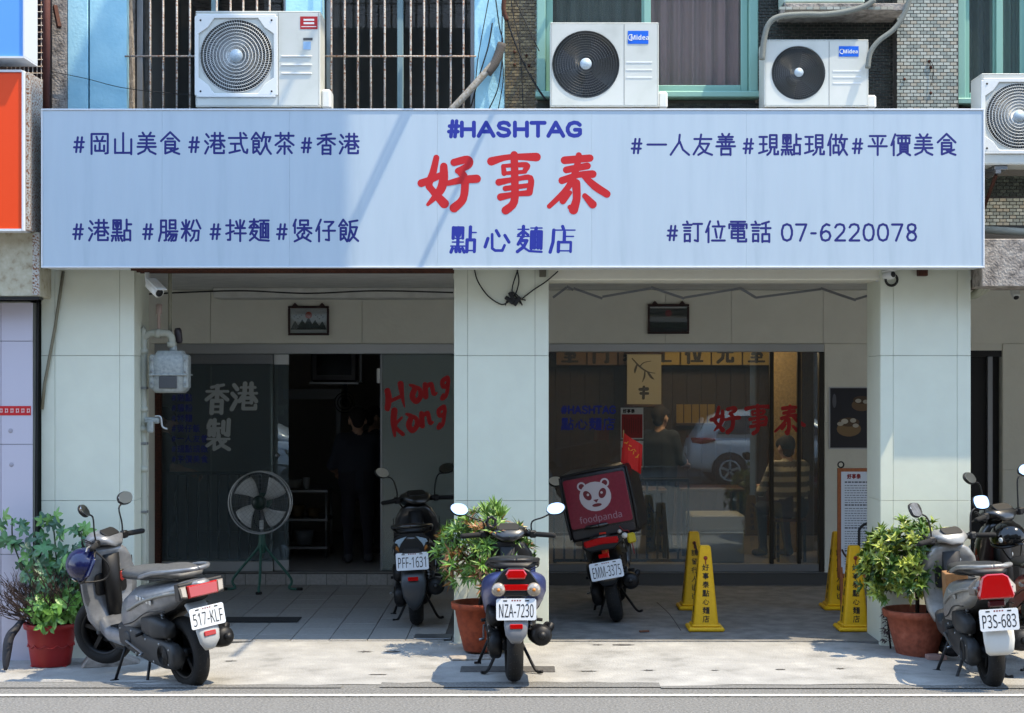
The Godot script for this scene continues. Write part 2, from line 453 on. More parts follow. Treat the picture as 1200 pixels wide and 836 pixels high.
# brush strokes: x, y, full width at each point
const BRUSH := {
	"好": [[150, 72, 30, 130, 160, 36, 108, 222, 36, 130, 258, 34, 195, 330, 46], [192, 120, 36, 190, 200, 44, 168, 262, 40, 102, 335, 16], [66, 215, 38, 130, 190, 32, 196, 160, 30], [250, 98, 36, 325, 82, 38, 334, 112, 32, 272, 146, 30], [285, 150, 36, 310, 195, 38, 302, 300, 38, 250, 354, 44], [216, 215, 26, 300, 196, 36, 378, 190, 40]],
	"事": [[460, 92, 42, 560, 68, 28, 714, 68, 42], [527, 120, 22, 532, 160, 26], [530, 118, 18, 655, 112, 28, 650, 142, 26], [530, 160, 18, 650, 150, 20], [502, 210, 34, 600, 192, 24, 680, 186, 28, 674, 268, 32], [538, 245, 26, 680, 226, 22], [512, 293, 36, 600, 276, 26, 670, 270, 30], [588, 55, 36, 592, 200, 36, 588, 320, 38, 540, 368, 40]],
	"泰": [[872, 86, 38, 1014, 74, 36], [882, 140, 34, 1000, 118, 34], [858, 200, 36, 950, 168, 30, 1030, 164, 38], [952, 58, 30, 936, 140, 32, 890, 240, 30, 786, 345, 24], [978, 172, 26, 1040, 230, 38, 1110, 276, 36], [936, 215, 42, 940, 300, 38, 922, 364, 46], [902, 350, 24, 930, 366, 30], [902, 268, 22, 862, 315, 32], [986, 286, 26, 1030, 334, 40]],
	"H": [[648, 305, 42, 655, 350, 44, 648, 412, 40], [655, 372, 26, 735, 335, 24], [728, 262, 42, 738, 340, 26, 752, 402, 10]],
	"o": [[785, 268, 16, 815, 285, 34, 800, 335, 40, 822, 370, 36, 850, 340, 34, 845, 295, 30, 812, 280, 26]],
	"n": [[878, 265, 34, 882, 340, 38], [880, 290, 22, 915, 262, 30, 930, 322, 28, 948, 318, 16]],
	"g": [[1015, 225, 34, 985, 245, 30, 990, 280, 28, 1018, 262, 28, 1020, 225, 22, 1018, 270, 26, 1008, 330, 26, 982, 352, 28, 990, 325, 14]],
	"twig": [[10, 8, 4, 40, 40, 6, 70, 60, 4, 100, 66, 2], [40, 40, 4, 56, 24, 3, 84, 18, 2], [60, 55, 4, 58, 80, 6, 50, 100, 2], [30, 30, 5, 22, 52, 8, 20, 66, 2], [70, 60, 5, 84, 80, 8, 96, 90, 2], [40, 130, 10, 70, 128, 12], [44, 146, 10, 72, 146, 9], [56, 120, 9, 54, 165, 10]],
	"k": [[690, 425, 44, 685, 500, 40, 692, 580, 18], [735, 468, 16, 695, 520, 24, 742, 570, 28]],
}

func fit(strokes: Array, x0: float, y0: float, x1: float, y1: float, out: Array):
	for s in strokes:
		if s[0] is String:
			fit(BITS[s[0]], x0 + (x1 - x0) * s[1] / 100.0, y0 + (y1 - y0) * s[2] / 100.0, x0 + (x1 - x0) * s[3] / 100.0, y0 + (y1 - y0) * s[4] / 100.0, out)
		else:
			var p := PackedVector2Array()
			for i in range(0, s.size(), 2): p.append(Vector2(x0 + (x1 - x0) * s[i] / 100.0, y0 + (y1 - y0) * s[i + 1] / 100.0))
			out.append(p)

func write_glyph(st: SurfaceTool, ch: String, xf: Transform3D, w: float, h: float, weight: float, lift := 0.00003, slant := 0.0, swell := 0.0):
	# xf: origin at the glyph's top left corner, local y up; each stroke lies a hair above the one before it
	var strokes := []
	fit(GLYPHS[ch], 0, 0, 100, 100, strokes)
	var k := 0
	for s in strokes:
		var line := PackedVector2Array()
		for q in s: line.append(Vector2(q.x * w / 100.0 + q.y * slant * h / 100.0, -q.y * h / 100.0))
		var wt := weight
		if swell > 0.0:
			var d := (line[-1] - line[0]).normalized()
			wt = weight * (1.0 + swell * (absf(d.y) - 0.5))
		# worked out a thousand times larger, where the rounding is fine
		for i in line.size(): line[i] *= 1000.0
		for poly in Geometry2D.offset_polyline(line, wt * 500.0, Geometry2D.JOIN_ROUND, Geometry2D.END_ROUND):
			for i in poly.size(): poly[i] /= 1000.0
			flat_poly(st, poly, xf * Transform3D(Basis(), Vector3(0, 0, lift * k)))
		k += 1

func write_line(st: SurfaceTool, text: String, x0: float, x1: float, top: float, bottom: float, z: float, weight: float, sized := {}, swell := 0.0):
	# spreads the characters evenly from x0 to x1; `sized` gives the width share of narrow characters
	var total := 0.0
	for ch in text: total += sized.get(ch, 1.0)
	var unit := (x1 - x0) / total
	var x := x0
	for ch in text:
		var wd: float = sized.get(ch, 1.0) * unit
		if ch != " ":
			var m := wd * (0.07 if wd > 0.9 * unit else 0.14)
			write_glyph(st, ch, Transform3D(Basis(), Vector3(x + m, top, z)), wd - 2 * m, top - bottom, weight, 0.00003, 0.0, swell)
		x += wd

func brush_glyph(st: SurfaceTool, ch: String, xf: Transform3D, scale: float, origin: Vector2, lift := 0.000025, fat := 0.59):
	# every stroke a chain of round-ended tapering pieces
	var k := 0
	for s in BRUSH[ch]:
		var pts := []
		for i in range(0, s.size(), 3): pts.append(Vector3((s[i] - origin.x) * scale, -(s[i + 1] - origin.y) * scale, s[i + 2] * scale * fat))
		var fine := curve(pts, 4) if pts.size() > 2 else pts
		for i in fine.size() - 1:
			var cloud := PackedVector2Array()
			for e in [fine[i], fine[i + 1]]:
				for a in 12: cloud.append(Vector2(e.x, e.y) + Vector2.from_angle(TAU * a / 12) * e.z)
			var hull := Geometry2D.convex_hull(cloud)
			hull.remove_at(hull.size() - 1)
			flat_poly(st, hull, xf * Transform3D(Basis(), Vector3(0, 0, lift * k)))
			k += 1

func text_mesh(s: String, height: float, font := "Droid Sans", bold := false, squeeze := 1.0) -> Mesh:
	var tm := TextMesh.new()
	var f := SystemFont.new(); f.font_names = PackedStringArray([font])
	if bold: f.font_weight = 700
	tm.font = f; tm.text = s; tm.font_size = 64; tm.pixel_size = height / 46.0; tm.depth = 0.0016
	tm.curve_step = 2.0
	return tm

func letters(called: String, s: String, height: float, xf: Transform3D, material, parent, squeeze := 1.0, bold := false, font := "Droid Sans") -> MeshInstance3D:
	var o := MeshInstance3D.new(); o.name = called
	o.mesh = text_mesh(s, height, font, bold); o.material_override = material
	parent.add_child(o, true)
	o.transform = xf * Transform3D(Basis.from_scale(Vector3(squeeze, 1, 1)), Vector3.ZERO)
	return o

func make_materials():
	M.road = grained([[0.0, Color(.33, .33, .325)], [0.45, Color(.42, .42, .41)], [0.6, Color(.46, .455, .445)], [1.0, Color(.56, .55, .53)]], 0.09, 1.1, 0.9, 3, 1.0, 4, 0.25)
	M.apron = grained([[0.0, Color(.46, .458, .445)], [0.38, Color(.565, .562, .55)], [0.62, Color(.59, .587, .575)], [1.0, Color(.66, .655, .64)]], 0.014, 2.9, 0.9, 9, 0.35, 6, 0.3)
	M.slab = grained([[0.0, Color(.36, .36, .355)], [0.5, Color(.44, .435, .425)], [1.0, Color(.52, .51, .50)]], 0.016, 2.0, 0.75, 19, 0.35, 5)
	M.patch = grained([Color(.26, .255, .25), Color(.36, .35, .34)], 0.03, 0.8, 0.9, 14, 0.8)
	M.paint_line = grained([[0.0, Color(.44, .435, .42)], [0.3, Color(.60, .595, .57)], [0.44, Color(.76, .755, .73)], [1.0, Color(.82, .815, .79)]], 0.05, 1.3, 0.8, 23)
	M.floor_tiles = []
	for i in 3:
		M.floor_tiles.append(grained([Color(.50, .495, .48).lightened(0.03 * i), Color(.59, .58, .565).lightened(0.03 * i)], 0.03, 0.7, 0.6, 31 + i, 0.2))
	M.grout = plain(Color(.30, .295, .285), 0.95)
	M.panels = []
	for i in 3:
		M.panels.append(grained([Color(.80, .815, .75).lightened(0.015 * i), Color(.82, .838, .77).lightened(0.015 * i)], 0.012, 1.7, 0.42, 41 + i, 0.06, 3, 0.02))
	M.panel_joint = plain(Color(.45, .46, .44), 0.9)
	M.wall = grained([Color(.84, .835, .78), Color(.87, .865, .81)], 0.012, 1.9, 0.6, 47, 0.08)
	M.ceiling = grained([Color(.78, .78, .75), Color(.87, .87, .84)], 0.015, 1.7, 0.85, 53)
	M.sign_face = grained([[0.0, Color(.645, .71, .755)], [.4, Color(.68, .74, .785)], [1.0, Color(.70, .76, .80)]], 0.012, 2.9, 0.42, 61, 0.0, 5)
	M.sign_face.uv1_scale = Vector3(1.0, .11, 1.0)
	M.alu = plain(Color(.72, .73, .73), 0.4, 0.75)
	M.steel = plain(Color(.55, .56, .57), 0.38, 0.8)
	M.dark_steel = plain(Color(.12, .12, .125), 0.5, 0.4)
	M.white_trim = plain(Color(.80, .82, .84), 0.5)
	M.blue_ink = plain(Color(.085, .15, .55), 0.6)
	M.navy_ink = plain(Color(.055, .085, .42), 0.6)
	M.red_ink = plain(Color(.72, .05, .085), 0.6)
	M.black = plain(Color(.03, .03, .032), 0.55)
	M.rubber = plain(Color(.04, .04, .042), 0.85)
	M.cable = plain(Color(.05, .05, .055), 0.7)
	M.glass = pane(Color(.50, .56, .58), 0.04); M.glass.metallic = 0.44
	M.window_glass = pane(Color(.5, .6, .58), 0.05)
	M.frost = pane(Color(.55, .6, .58), 0.5); M.frost.roughness = 0.2
	M.pale_blue = grained([Color(.58, .78, .85), Color(.66, .84, .89)], 0.012, 1.5, 0.8, 71, 0.12)
	M.old_concrete = grained([[0.0, Color(.33, .31, .29)], [0.45, Color(.56, .53, .50)], [1.0, Color(.68, .655, .62)]], 0.02, 1.1, 0.95, 74, 0.6)
	M.green_frame = plain(Color(.50, .66, .61), 0.5, 0.1)
	M.rust_bar = grained([[0.0, Color(.36, .18, .09)], [0.36, Color(.50, .32, .20)], [0.46, Color(.66, .65, .62)], [1.0, Color(.76, .76, .73)]], 0.03, 0.35, 0.8, 77)
	M.rust = grained([Color(.16, .08, .055), Color(.36, .19, .11)], 0.03, 0.4, 0.9, 79)
	M.tile_light = []
	for c in [Color(.60, .62, .58), Color(.66, .67, .63), Color(.54, .56, .53), Color(.63, .61, .55)]: M.tile_light.append(plain(c, 0.35))
	M.wood = grained([Color(.22, .13, .075), Color(.32, .20, .115)], 0.02, 0.6, 0.55, 83)
	M.dark_room = plain(Color(.52, .51, .49), 0.8)
	M.white_plastic = plain(Color(.82, .83, .82), 0.45)
	M.ac_white = grained([[0.0, Color(.70, .71, .68)], [0.4, Color(.745, .755, .725)], [1.0, Color(.77, .775, .75)]], 0.006, 1.3, 0.45, 87)

# ---------- ground ----------
func lie(x: float, z: float) -> float:
	# the forecourt dips a little towards its two ends
	return -0.115 * smoothstep(-2.1, -3.1, x) * smoothstep(1.75, 0.9, z) - 0.05 * smoothstep(2.4, 3.3, x) * smoothstep(1.6, 0.9, z)

func sheet(x0: float, x1: float, z0: float, z1: float, nx: int, nz: int, f: Callable) -> SurfaceTool:
	var st = mb()
	var t = PackedVector3Array()
	for i in nx:
		for j in nz:
			var xa = lerpf(x0, x1, float(i) / nx)
			var xb = lerpf(x0, x1, float(i + 1) / nx)
			var za = lerpf(z0, z1, float(j) / nz)
			var zb = lerpf(z0, z1, float(j + 1) / nz)
			quad(t, Vector3(xa, f.call(xa, za), za), Vector3(xb, f.call(xb, za), za), Vector3(xb, f.call(xb, zb), zb), Vector3(xa, f.call(xa, zb), zb))
	emit(st, t, true, false)
	return st

func build_ground():
	var st = mb()
	var t = PackedVector3Array()
	quad(t, Vector3(-90, -0.16, -60), Vector3(90, -0.16, -60), Vector3(90, -0.16, 90), Vector3(-90, -0.16, 90))
	emit(st, t, false, false)
	structure("ground", st, M.slab)
	structure("road", sheet(-60, 60, 1.6, 13.9, 60, 6, func(x, z): return 0.0015 - 0.02 * smoothstep(2.2, 4.0, z)), M.road)
	# forecourt: its street edge wanders where the concrete was poured against the asphalt
	st = mb(); t = PackedVector3Array()
	var edge = func(x): return 1.74 + 0.035 * sin(x * 2.3) + 0.02 * sin(x * 7.1 + 1.0)
	var nx = 120
	var nz = 10
	for i in nx:
		for j in nz:
			var q = []
			for c in [[0, 0], [1, 0], [1, 1], [0, 1]]:
				var x = lerpf(-14, 14, float(i + c[0]) / nx)
				var z: float = lerpf(-0.12, edge.call(x), float(j + c[1]) / nz)
				q.append(Vector3(x, lie(x, z) + 0.0045, z))
			quad(t, q[0], q[1], q[2], q[3])
	emit(st, t, true, false)
	var apron = structure("forecourt_pavement", st, M.apron)
	# asphalt laps raggedly over the concrete, with a worn dark repair by the gutter
	for d in [[-0.95, 0.9, 1.66, 1.82], [-4.2, -1.2, 1.74, 1.84], [0.9, 5.2, 1.77, 1.86]]:
		var poly = PackedVector2Array()
		for i in 13: poly.append(Vector2(lerpf(d[0], d[1], i / 12.0), -(d[2] + 0.02 * sin(i * 2.7 + d[0]) - 0.03 * sin(PI * i / 12.0))))
		for i in 13: poly.append(Vector2(lerpf(d[1], d[0], i / 12.0), -d[3]))
		var sp = mb()
		flat_poly(sp, poly, Transform3D(Basis(Vector3.RIGHT, -PI / 2), Vector3(0, 0.006, 0)))
		var o = part("asphalt_lap", sp, M.road, apron)
	# worn hollows and old stains in the concrete
	for d in [[on_ground(428, 765), 0.07, 0.025], [on_ground(460, 765), 0.08, 0.03], [on_ground(700, 757), 0.06, 0.02], [on_ground(730, 757), 0.11, 0.03], [on_ground(760, 787), 0.06, 0.02], [on_ground(915, 786), 0.05, 0.016], [on_ground(985, 785), 0.04, 0.018], [on_ground(838, 787), 0.04, 0.012], [on_ground(443, 792), 0.09, 0.012], [on_ground(270, 776), 0.06, 0.012], [on_ground(690, 788), 0.09, 0.014]]:
		var poly = PackedVector2Array()
		for i in 14: poly.append(Vector2(cos(TAU * i / 14) * d[1], sin(TAU * i / 14) * d[2] * 1.6) * (0.75 + 0.35 * sin(i * 3.1 + d[0].x * 9.0)))
		var sp = mb()
		flat_poly(sp, poly, Transform3D(Basis(Vector3.RIGHT, -PI / 2), Vector3(d[0].x, lie(d[0].x, d[0].z) + 0.008, d[0].z)))
		part("stain", sp, M.patch, apron)
	# drain cover let into the pavement behind the nearest scooter
	var g = on_ground(595, 786)
	part("drain_cover", boxed(g.x - 0.33, g.x + 0.33, -0.01, 0.012, g.z - 0.11, g.z + 0.1, 0.004), M.patch, apron)
	structure("edge_line", sheet(-60, 60, 2.055, 2.125, 60, 1, func(x, z): return 0.0045), M.paint_line)
	# arcade floor: tiles before the tiled shop, a plain slab before the other
	structure("arcade_slab", boxed(-0.56, 9, -0.15, 0.012, -3.75, -0.06), M.slab)
	var bed = structure("arcade_floor", boxed(-9, -0.565, -0.15, 0.004, -3.75, -0.06), M.grout)
	var tw = 0.298
	var shapes = []
	for i in 2: shapes.append(commit(boxed(-tw / 2 + 0.003, tw / 2 - 0.003, -0.006, 0.006, -tw / 2 + 0.003, tw / 2 - 0.003, 0.0015)))
	var ang = deg_to_rad(2.5)
	for i in range(-12, 0):
		for j in 13:
			var p = Vector3(-0.62 + i * tw + tw / 2, 0.006, -0.09 - tw / 2 - j * tw)
			if p.z - tw / 2 < -3.72: continue
			if p.x < -3.9: continue
			var o = MeshInstance3D.new(); o.name = "tile"; o.mesh = shapes[0]; o.material_override = M.floor_tiles[rng.randi() % 3]
			o.position = p + Vector3(0, rng.randf_range(-0.0012, 0.0012), 0)
			bed.add_child(o, true)
	var crack = mb()
	tube(crack, curve([on_ground(770, 708) + Vector3(0, .012, 0), on_ground(785, 722) + Vector3(0, .012, 0), on_ground(798, 741) + Vector3(0, .012, 0)], 5), 0.004, 4)
	part("crack", crack, M.patch, get_node("arcade_slab"))

# ---------- pillars ----------
func clad(o: Node3D, x0: float, x1: float, y0: float, y1: float, z0: float, z1: float, cols: Array, rows: Array, side: int):
	# core, then panels on the front (z1) and on one side face, joints left open between them
	part("core", boxed(x0 + 0.012, x1 - 0.012, y0, y1, z0 + 0.012, z1 - 0.012), M.panel_joint, o)
	var k = 0
	var ys = [y0] + rows + [y1]
	var xs = [x0] + cols + [x1]
	for i in ys.size() - 1:
		for j in xs.size() - 1:
			part("panel", boxed(xs[j] + 0.0012, xs[j + 1] - 0.0012, ys[i] + 0.0015, ys[i + 1] - 0.0015, z1 - 0.014, z1 - 0.0006 * (k % 3), 0.0012), M.panels[k % 3], o)
			k += 1
		for s in [-1, 1]:
			var x = x0 if s < 0 else x1
			var xa = x + 0.013 * -s
			part("side_panel", boxed(minf(x, xa), maxf(x, xa), ys[i] + 0.0015, ys[i + 1] - 0.0015, z0, z1 - 0.0145, 0.001), M.panels[(k + s) % 3], o)

func build_pillars():
	var top = 2.95
	var j1 = at(0, 417, 0).y
	var j2 = at(0, 587, 0).y
	var p = thing("pillar", "panel-clad pillar behind the red flower pot, gas pipe at its inner edge", "pillar", Vector3.ZERO, 0, "arcade pillars")
	clad(p, at(48, 0, 0).x, at(157, 0, 0).x, -0.14, top, -0.49, 0, [at(64, 0, 0).x, at(140, 0, 0).x], [j2, j1], 1)
	p = thing("pillar", "panel-clad pillar with a tuft of loose black wires near its top", "pillar", Vector3.ZERO, 0, "arcade pillars")
	clad(p, at(532, 0, 0).x, at(643, 0, 0).x, -0.02, top, -0.49, 0, [at(548, 0, 0).x, at(627, 0, 0).x], [j2, j1], 1)
	p = thing("pillar", "panel-clad pillar behind the round bush in the terracotta pot", "pillar", Vector3.ZERO, 0, "arcade pillars")
	clad(p, at(1032, 0, 0).x, at(1138, 0, 0).x, -0.06, top, -0.49, 0, [at(1047, 0, 0).x, at(1122, 0, 0).x], [j2, j1], -1)

# ---------- arcade: ceiling, beam, back wall ----------
const ZB := -3.59      # face of the shop fronts
func build_arcade():
	structure("arcade_ceiling", boxed(-9, 9, 2.93, 3.05, -3.7, 0.02), M.ceiling)
	# dropped beams along the street side and by the shops
	structure("arcade_beam", boxed(-0.545, 9, 2.80, 2.929, -0.46, -0.03, 0.01), M.wall)
	structure("soffit_strip", boxed(-3.0, -0.55, 2.83, 2.929, -3.59, -3.2, 0.008), M.ceiling)
	var wall = thing("shop_wall", "beige panelled wall above and between the two shop fronts", "wall")
	var lin = at(0, 403, ZB).y
	var l0 = at(181, 0, ZB).x
	var l1 = -0.62
	var r0 = at(641, 0, ZB).x
	var r1 = at(966, 0, ZB).x
	var d0 = at(1128, 0, ZB).x
	var d1 = at(1175, 0, ZB).x
	part("backing", boxed(-9, 9, 2.31 + 0.02, 2.93, ZB - 0.18, ZB - 0.016), M.wall, wall)
	for s in [[-9.0, l0], [l1, r0], [r1, d0], [d1, 9.0]]:
		part("pier", boxed(s[0], s[1], -0.1, 2.329, ZB - 0.18, ZB - 0.016), M.wall, wall)
	# cladding panels of the header and of the pier with the poster
	var xs = [-9.0, -4.6, -3.1, -1.6, -0.1, 1.4, 2.05, 2.96, 4.3, 5.6, 9.0]
	for i in xs.size() - 1:
		part("panel", boxed(xs[i] + 0.002, xs[i + 1] - 0.002, 2.40, 2.925, ZB - 0.015, ZB - 0.001 * (i % 2), 0.002), M.wall, wall)
	part("panel", boxed(r1 + 0.004, d0 - 0.004, 1.62, 2.396, ZB - 0.015, ZB, 0.002), M.wall, wall)
	part("panel", boxed(r1 + 0.004, d0 - 0.004, 0.13, 1.616, ZB - 0.015, ZB, 0.002), M.wall, wall)
	part("panel", boxed(d1 + 0.004, 9, 1.15, 2.396, ZB - 0.015, ZB, 0.002), M.wall, wall)
	part("panel", boxed(d1 + 0.004, 9, 0.0, 1.146, ZB - 0.015, ZB, 0.002), M.wall, wall)
	part("panel", boxed(l1 + 0.004, r0 - 0.004, 0.0, 2.396, ZB - 0.015, ZB, 0.002), M.wall, wall)
	# step along the shop fronts, faced with tiles
	var step = structure("shop_step", boxed(-9, 9, -0.1, 0.128, ZB - 0.2, ZB + 0.02), M.grout)
	var k = 0
	var x = -3.75
	while x < -0.6:
		part("riser_tile", boxed(x + 0.002, x + 0.196, 0.014, 0.12, ZB + 0.0205, ZB + 0.028, 0.001), M.floor_tiles[k % 3], step)
		x += 0.2; k += 1
	part("tread", boxed(-0.6, 9, 0.1285, 0.138, ZB - 0.15, ZB + 0.035, 0.003), M.steel, step)
	part("tread", boxed(-9, -0.61, 0.1285, 0.138, ZB - 0.15, ZB + 0.035, 0.003), M.slab, step)
	# the service door beside the farther shop
	var d = thing("service_door", "dark recessed metal door seen past the last pillar", "door")
	part("leaf", boxed(d0, d1, 0.13, 2.33, ZB - 0.17, ZB - 0.12), M.dark_steel, d)
	part("jamb", boxed(at(1160, 0, ZB).x, at(1166, 0, ZB).x, 0.13, 2.33, ZB - 0.119, ZB - 0.06, 0.005), M.steel, d)
	part("door_frame", boxed(d0, d1, 2.27, 2.329, ZB - 0.119, ZB - 0.02), M.dark_steel, d)
	# side end walls of the arcade, out of view, closing the run of shops
	structure("party_wall", boxed(-9.2, -9.0, -0.1, 3.0, -9.0, -0.5), M.wall)
	structure("party_wall", boxed(9.0, 9.2, -0.1, 3.0, -9.0, -0.5), M.wall)

# ---------- upper storey ----------
const ZW := -0.35
func mosaic(parent, x0: float, x1: float, y0: float, y1: float, z: float, tw: float, th: float, mats: Array, dirt := 0.0):
	# small glazed tiles in running bond, joined by tone
	var sts = []
	for m in mats: sts.append(mb())
	var gap = 0.006
	var row = 0
	var y = y0
	while y + th <= y1 + 0.001:
		var x = x0 - (tw * 0.5 if row % 2 else 0.0)
		while x < x1:
			var a = maxf(x + gap * 0.5, x0)
			var b = minf(x + tw - gap * 0.5, x1)
			if b - a > 0.012:
				var st: SurfaceTool = sts[rng.randi() % sts.size()]
				box(st, Vector3((a + b) / 2, y + th / 2, z + 0.002), Vector3(b - a, th - gap, 0.006 + rng.randf() * 0.0015))
			x += tw
		y += th; row += 1
	for i in mats.size():
		var o = part("glazed_tiles", sts[i], mats[i], parent)
		o.set_meta("kind", "stuff")

func build_upper_wall():
	var X = func(px): return at(px, 0, ZW).x
	var Y = func(py): return at(0, py, ZW).y
	# the plain body of the building, with openings left for the windows in view
	var b = thing("upper_facade", "upper storey wall above the signboard, pale blue, tiled and windowed", "building")
	part("body", boxed(-4.4, 7.0, 5.6, 14.5, -6.0, ZW - 0.03), M.old_concrete, b)
	part("body", boxed(-4.4, 7.0, 3.055, 3.75, -0.62, ZW - 0.03), M.old_concrete, b)
	part("body", boxed(-4.4, 7.0, 3.06, 5.598, -3.6, -3.4), M.old_concrete, b)
	for s in [[-4.4, X.call(150)], [X.call(555), X.call(630)], [X.call(886), X.call(1119)], [X.call(1215), 7.0]]:
		part("body", boxed(s[0], s[1], 3.751, 5.599, -1.2, ZW - 0.03), M.old_concrete, b)
	part("band", boxed(X.call(630), 7.0, 3.751, Y.call(117), -1.2, ZW - 0.032), M.grout, b)
	# painted piers
	part("painted_pier", boxed(X.call(81), X.call(104.5), 3.4, 5.6, ZW - 0.029, ZW + 0.05, 0.004), M.pale_blue, b)
	part("painted_pier", boxed(X.call(106.5), X.call(150), 3.4, 5.6, ZW - 0.029, ZW + 0.045, 0.004), M.pale_blue, b)
	part("bare_pier", boxed(X.call(62), X.call(80.6), 3.4, 5.6, ZW - 0.029, ZW + 0.048, 0.006), M.old_concrete, b)
	part("painted_pier", boxed(X.call(334), X.call(377), 3.4, 5.6, ZW - 0.2, ZW - 0.02, 0.004), M.pale_blue, b)
	part("painted_pier", boxed(X.call(556), X.call(591), 3.4, 5.6, ZW - 0.029, ZW + 0.03, 0.004), M.pale_blue, b)
	# glazed tiles
	var brown = [plain(Color(.42, .36, .25), .4), plain(Color(.50, .44, .32), .4), plain(Color(.36, .31, .22), .4)]
	var dark = [plain(Color(.17, .20, .18), .35), plain(Color(.21, .235, .21), .35), plain(Color(.135, .16, .145), .35)]
	mosaic(b, X.call(592), X.call(628), Y.call(128), Y.call(-12), ZW - 0.025, 0.047, 0.024, brown)
	mosaic(b, X.call(888), X.call(1047), Y.call(135), Y.call(-12), ZW - 0.025, 0.05, 0.025, dark)
	mosaic(b, X.call(628), X.call(890), Y.call(135), Y.call(117.5), ZW - 0.025, 0.05, 0.025, dark)
	part("tile_backing", boxed(X.call(1048), X.call(1118), 3.4, 5.6, ZW - 0.029, ZW + 0.14), M.grout, b)
	mosaic(b, X.call(1046.5), X.call(1117), Y.call(137), Y.call(-22), ZW + 0.14, 0.052, 0.027, M.tile_light)
	# strip of wall beyond the end of the signboard
	part("tile_backing", boxed(X.call(1140), 7.0, 2.93, 3.74, ZW - 0.029, ZW + 0.1), M.grout, b)
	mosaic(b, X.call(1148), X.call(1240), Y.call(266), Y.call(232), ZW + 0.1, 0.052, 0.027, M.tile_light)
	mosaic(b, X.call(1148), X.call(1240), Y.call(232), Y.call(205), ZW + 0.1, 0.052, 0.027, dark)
	part("end_beam", boxed(3.452, 7.0, at(0, 336, .25).y, at(0, 280, .25).y, ZW + 0.1005, .25, 0.006), M.old_concrete, b)
	# slab shelf over the third air conditioner, tiled front
	part("shelf_slab", boxed(X.call(911), X.call(1047), Y.call(26), Y.call(17.5), ZW - 0.02, ZW + 0.40, 0.004), M.old_concrete, b)
	mosaic(b, at(913, 0, 0.055).x, at(1047, 0, 0.055).x, Y.call(25.8) + .003, Y.call(17.6), ZW + 0.402, 0.052, 0.027, M.tile_light)
	for q in [[1089, 72], [1091, 79], [1060, 93], [1091, 109]]:
		var st = mb()
		lathe(st, [Vector2(0.012, 0), Vector2(0.012, 0.006), Vector2(0.007, 0.012)], at(q[0], q[1], ZW + 0.147), Basis(Vector3.RIGHT, PI / 2), 8)
		part("plugged_hole", st, M.rust, b)
	for q in [[603, 61], [617, 65], [603, 76], [620, 77]]:
		var st = mb()
		lathe(st, [Vector2(0.012, 0), Vector2(0.012, 0.006), Vector2(0.007, 0.012)], at(q[0], q[1], ZW - 0.018), Basis(Vector3.RIGHT, PI / 2), 8)
		part("plugged_hole", st, M.rust, b)
	sliding_window("bay_window", "wide green framed window with dark and pinkish curtains behind the air conditioner", X.call(629), X.call(888), Y.call(116), 5.5, X.call(758), [plain(Color(.20, .24, .23), .9), plain(Color(.52, .41, .41), .9)])
	sliding_window("end_window", "narrow green framed window with grey curtain beside the tiled pier", X.call(1120), X.call(1216), Y.call(124), 5.5, X.call(1172), [plain(Color(.24, .27, .26), .9), plain(Color(.42, .52, .48), .9)])
	barred_window(X, Y)

func sliding_window(called: String, label: String, x0: float, x1: float, y0: float, y1: float, mid: float, cloth: Array):
	var w = thing(called, label, "window")
	var z = ZW - 0.05
	part("frame", boxed(x0, x0 + 0.07, y0, y1, z - 0.08, z + 0.09, 0.006), M.green_frame, w)
	part("frame", boxed(x1 - 0.07, x1, y0, y1, z - 0.08, z + 0.09, 0.006), M.green_frame, w)
	part("sill", boxed(x0 - 0.01, x1 + 0.01, y0, y0 + 0.05, z - 0.079, z + 0.13, 0.008), M.green_frame, w)
	part("frame", boxed(x0 + 0.071, x1 - 0.071, y1 - 0.07, y1, z - 0.078, z + 0.088, 0.006), M.green_frame, w)
	for s in [[x0 + 0.073, mid + 0.02, 0.0, 0], [mid - 0.02, x1 - 0.073, 0.035, 1]]:
		var zz: float = z - 0.03 + s[2]
		var sash = part("sash", boxed(s[0], s[0] + 0.055, y0 + 0.052, y1 - 0.072, zz - 0.012, zz + 0.014, 0.004), M.green_frame, w)
		part("rail", boxed(s[0] + 0.056, s[1] - 0.056, y0 + 0.052, y0 + 0.115, zz - 0.012, zz + 0.014, 0.004), M.green_frame, sash)
		part("rail", boxed(s[1] - 0.055, s[1], y0 + 0.052, y1 - 0.072, zz - 0.012, zz + 0.014, 0.004), M.green_frame, sash)
		part("pane", boxed(s[0] + 0.05, s[1] - 0.05, y0 + 0.11, y1 - 0.072, zz - 0.003, zz + 0.001), M.window_glass, sash)
		# pleated curtain
		var st = mb()
		var t = PackedVector3Array()
		var n = 70
		for i in n:
			var xa = lerpf(s[0], s[1], float(i) / n)
			var xb = lerpf(s[0], s[1], float(i + 1) / n)
			var fa = 0.03 * sin(xa * 52.0) + 0.012 * sin(xa * 121.0 + 1.0)
			var fb = 0.03 * sin(xb * 52.0) + 0.012 * sin(xb * 121.0 + 1.0)
			quad(t, Vector3(xa, y0 + 0.06, z - 0.17 + fa), Vector3(xb, y0 + 0.06, z - 0.17 + fb), Vector3(xb, y1, z - 0.17 + fb), Vector3(xa, y1, z - 0.17 + fa))
		emit(st, t, true, false)
		part("curtain", st, cloth[s[3]], w)
	part("room_back", boxed(x0, x1, y0, y1, z - 1.2, z - 1.15), M.dark_room, w)

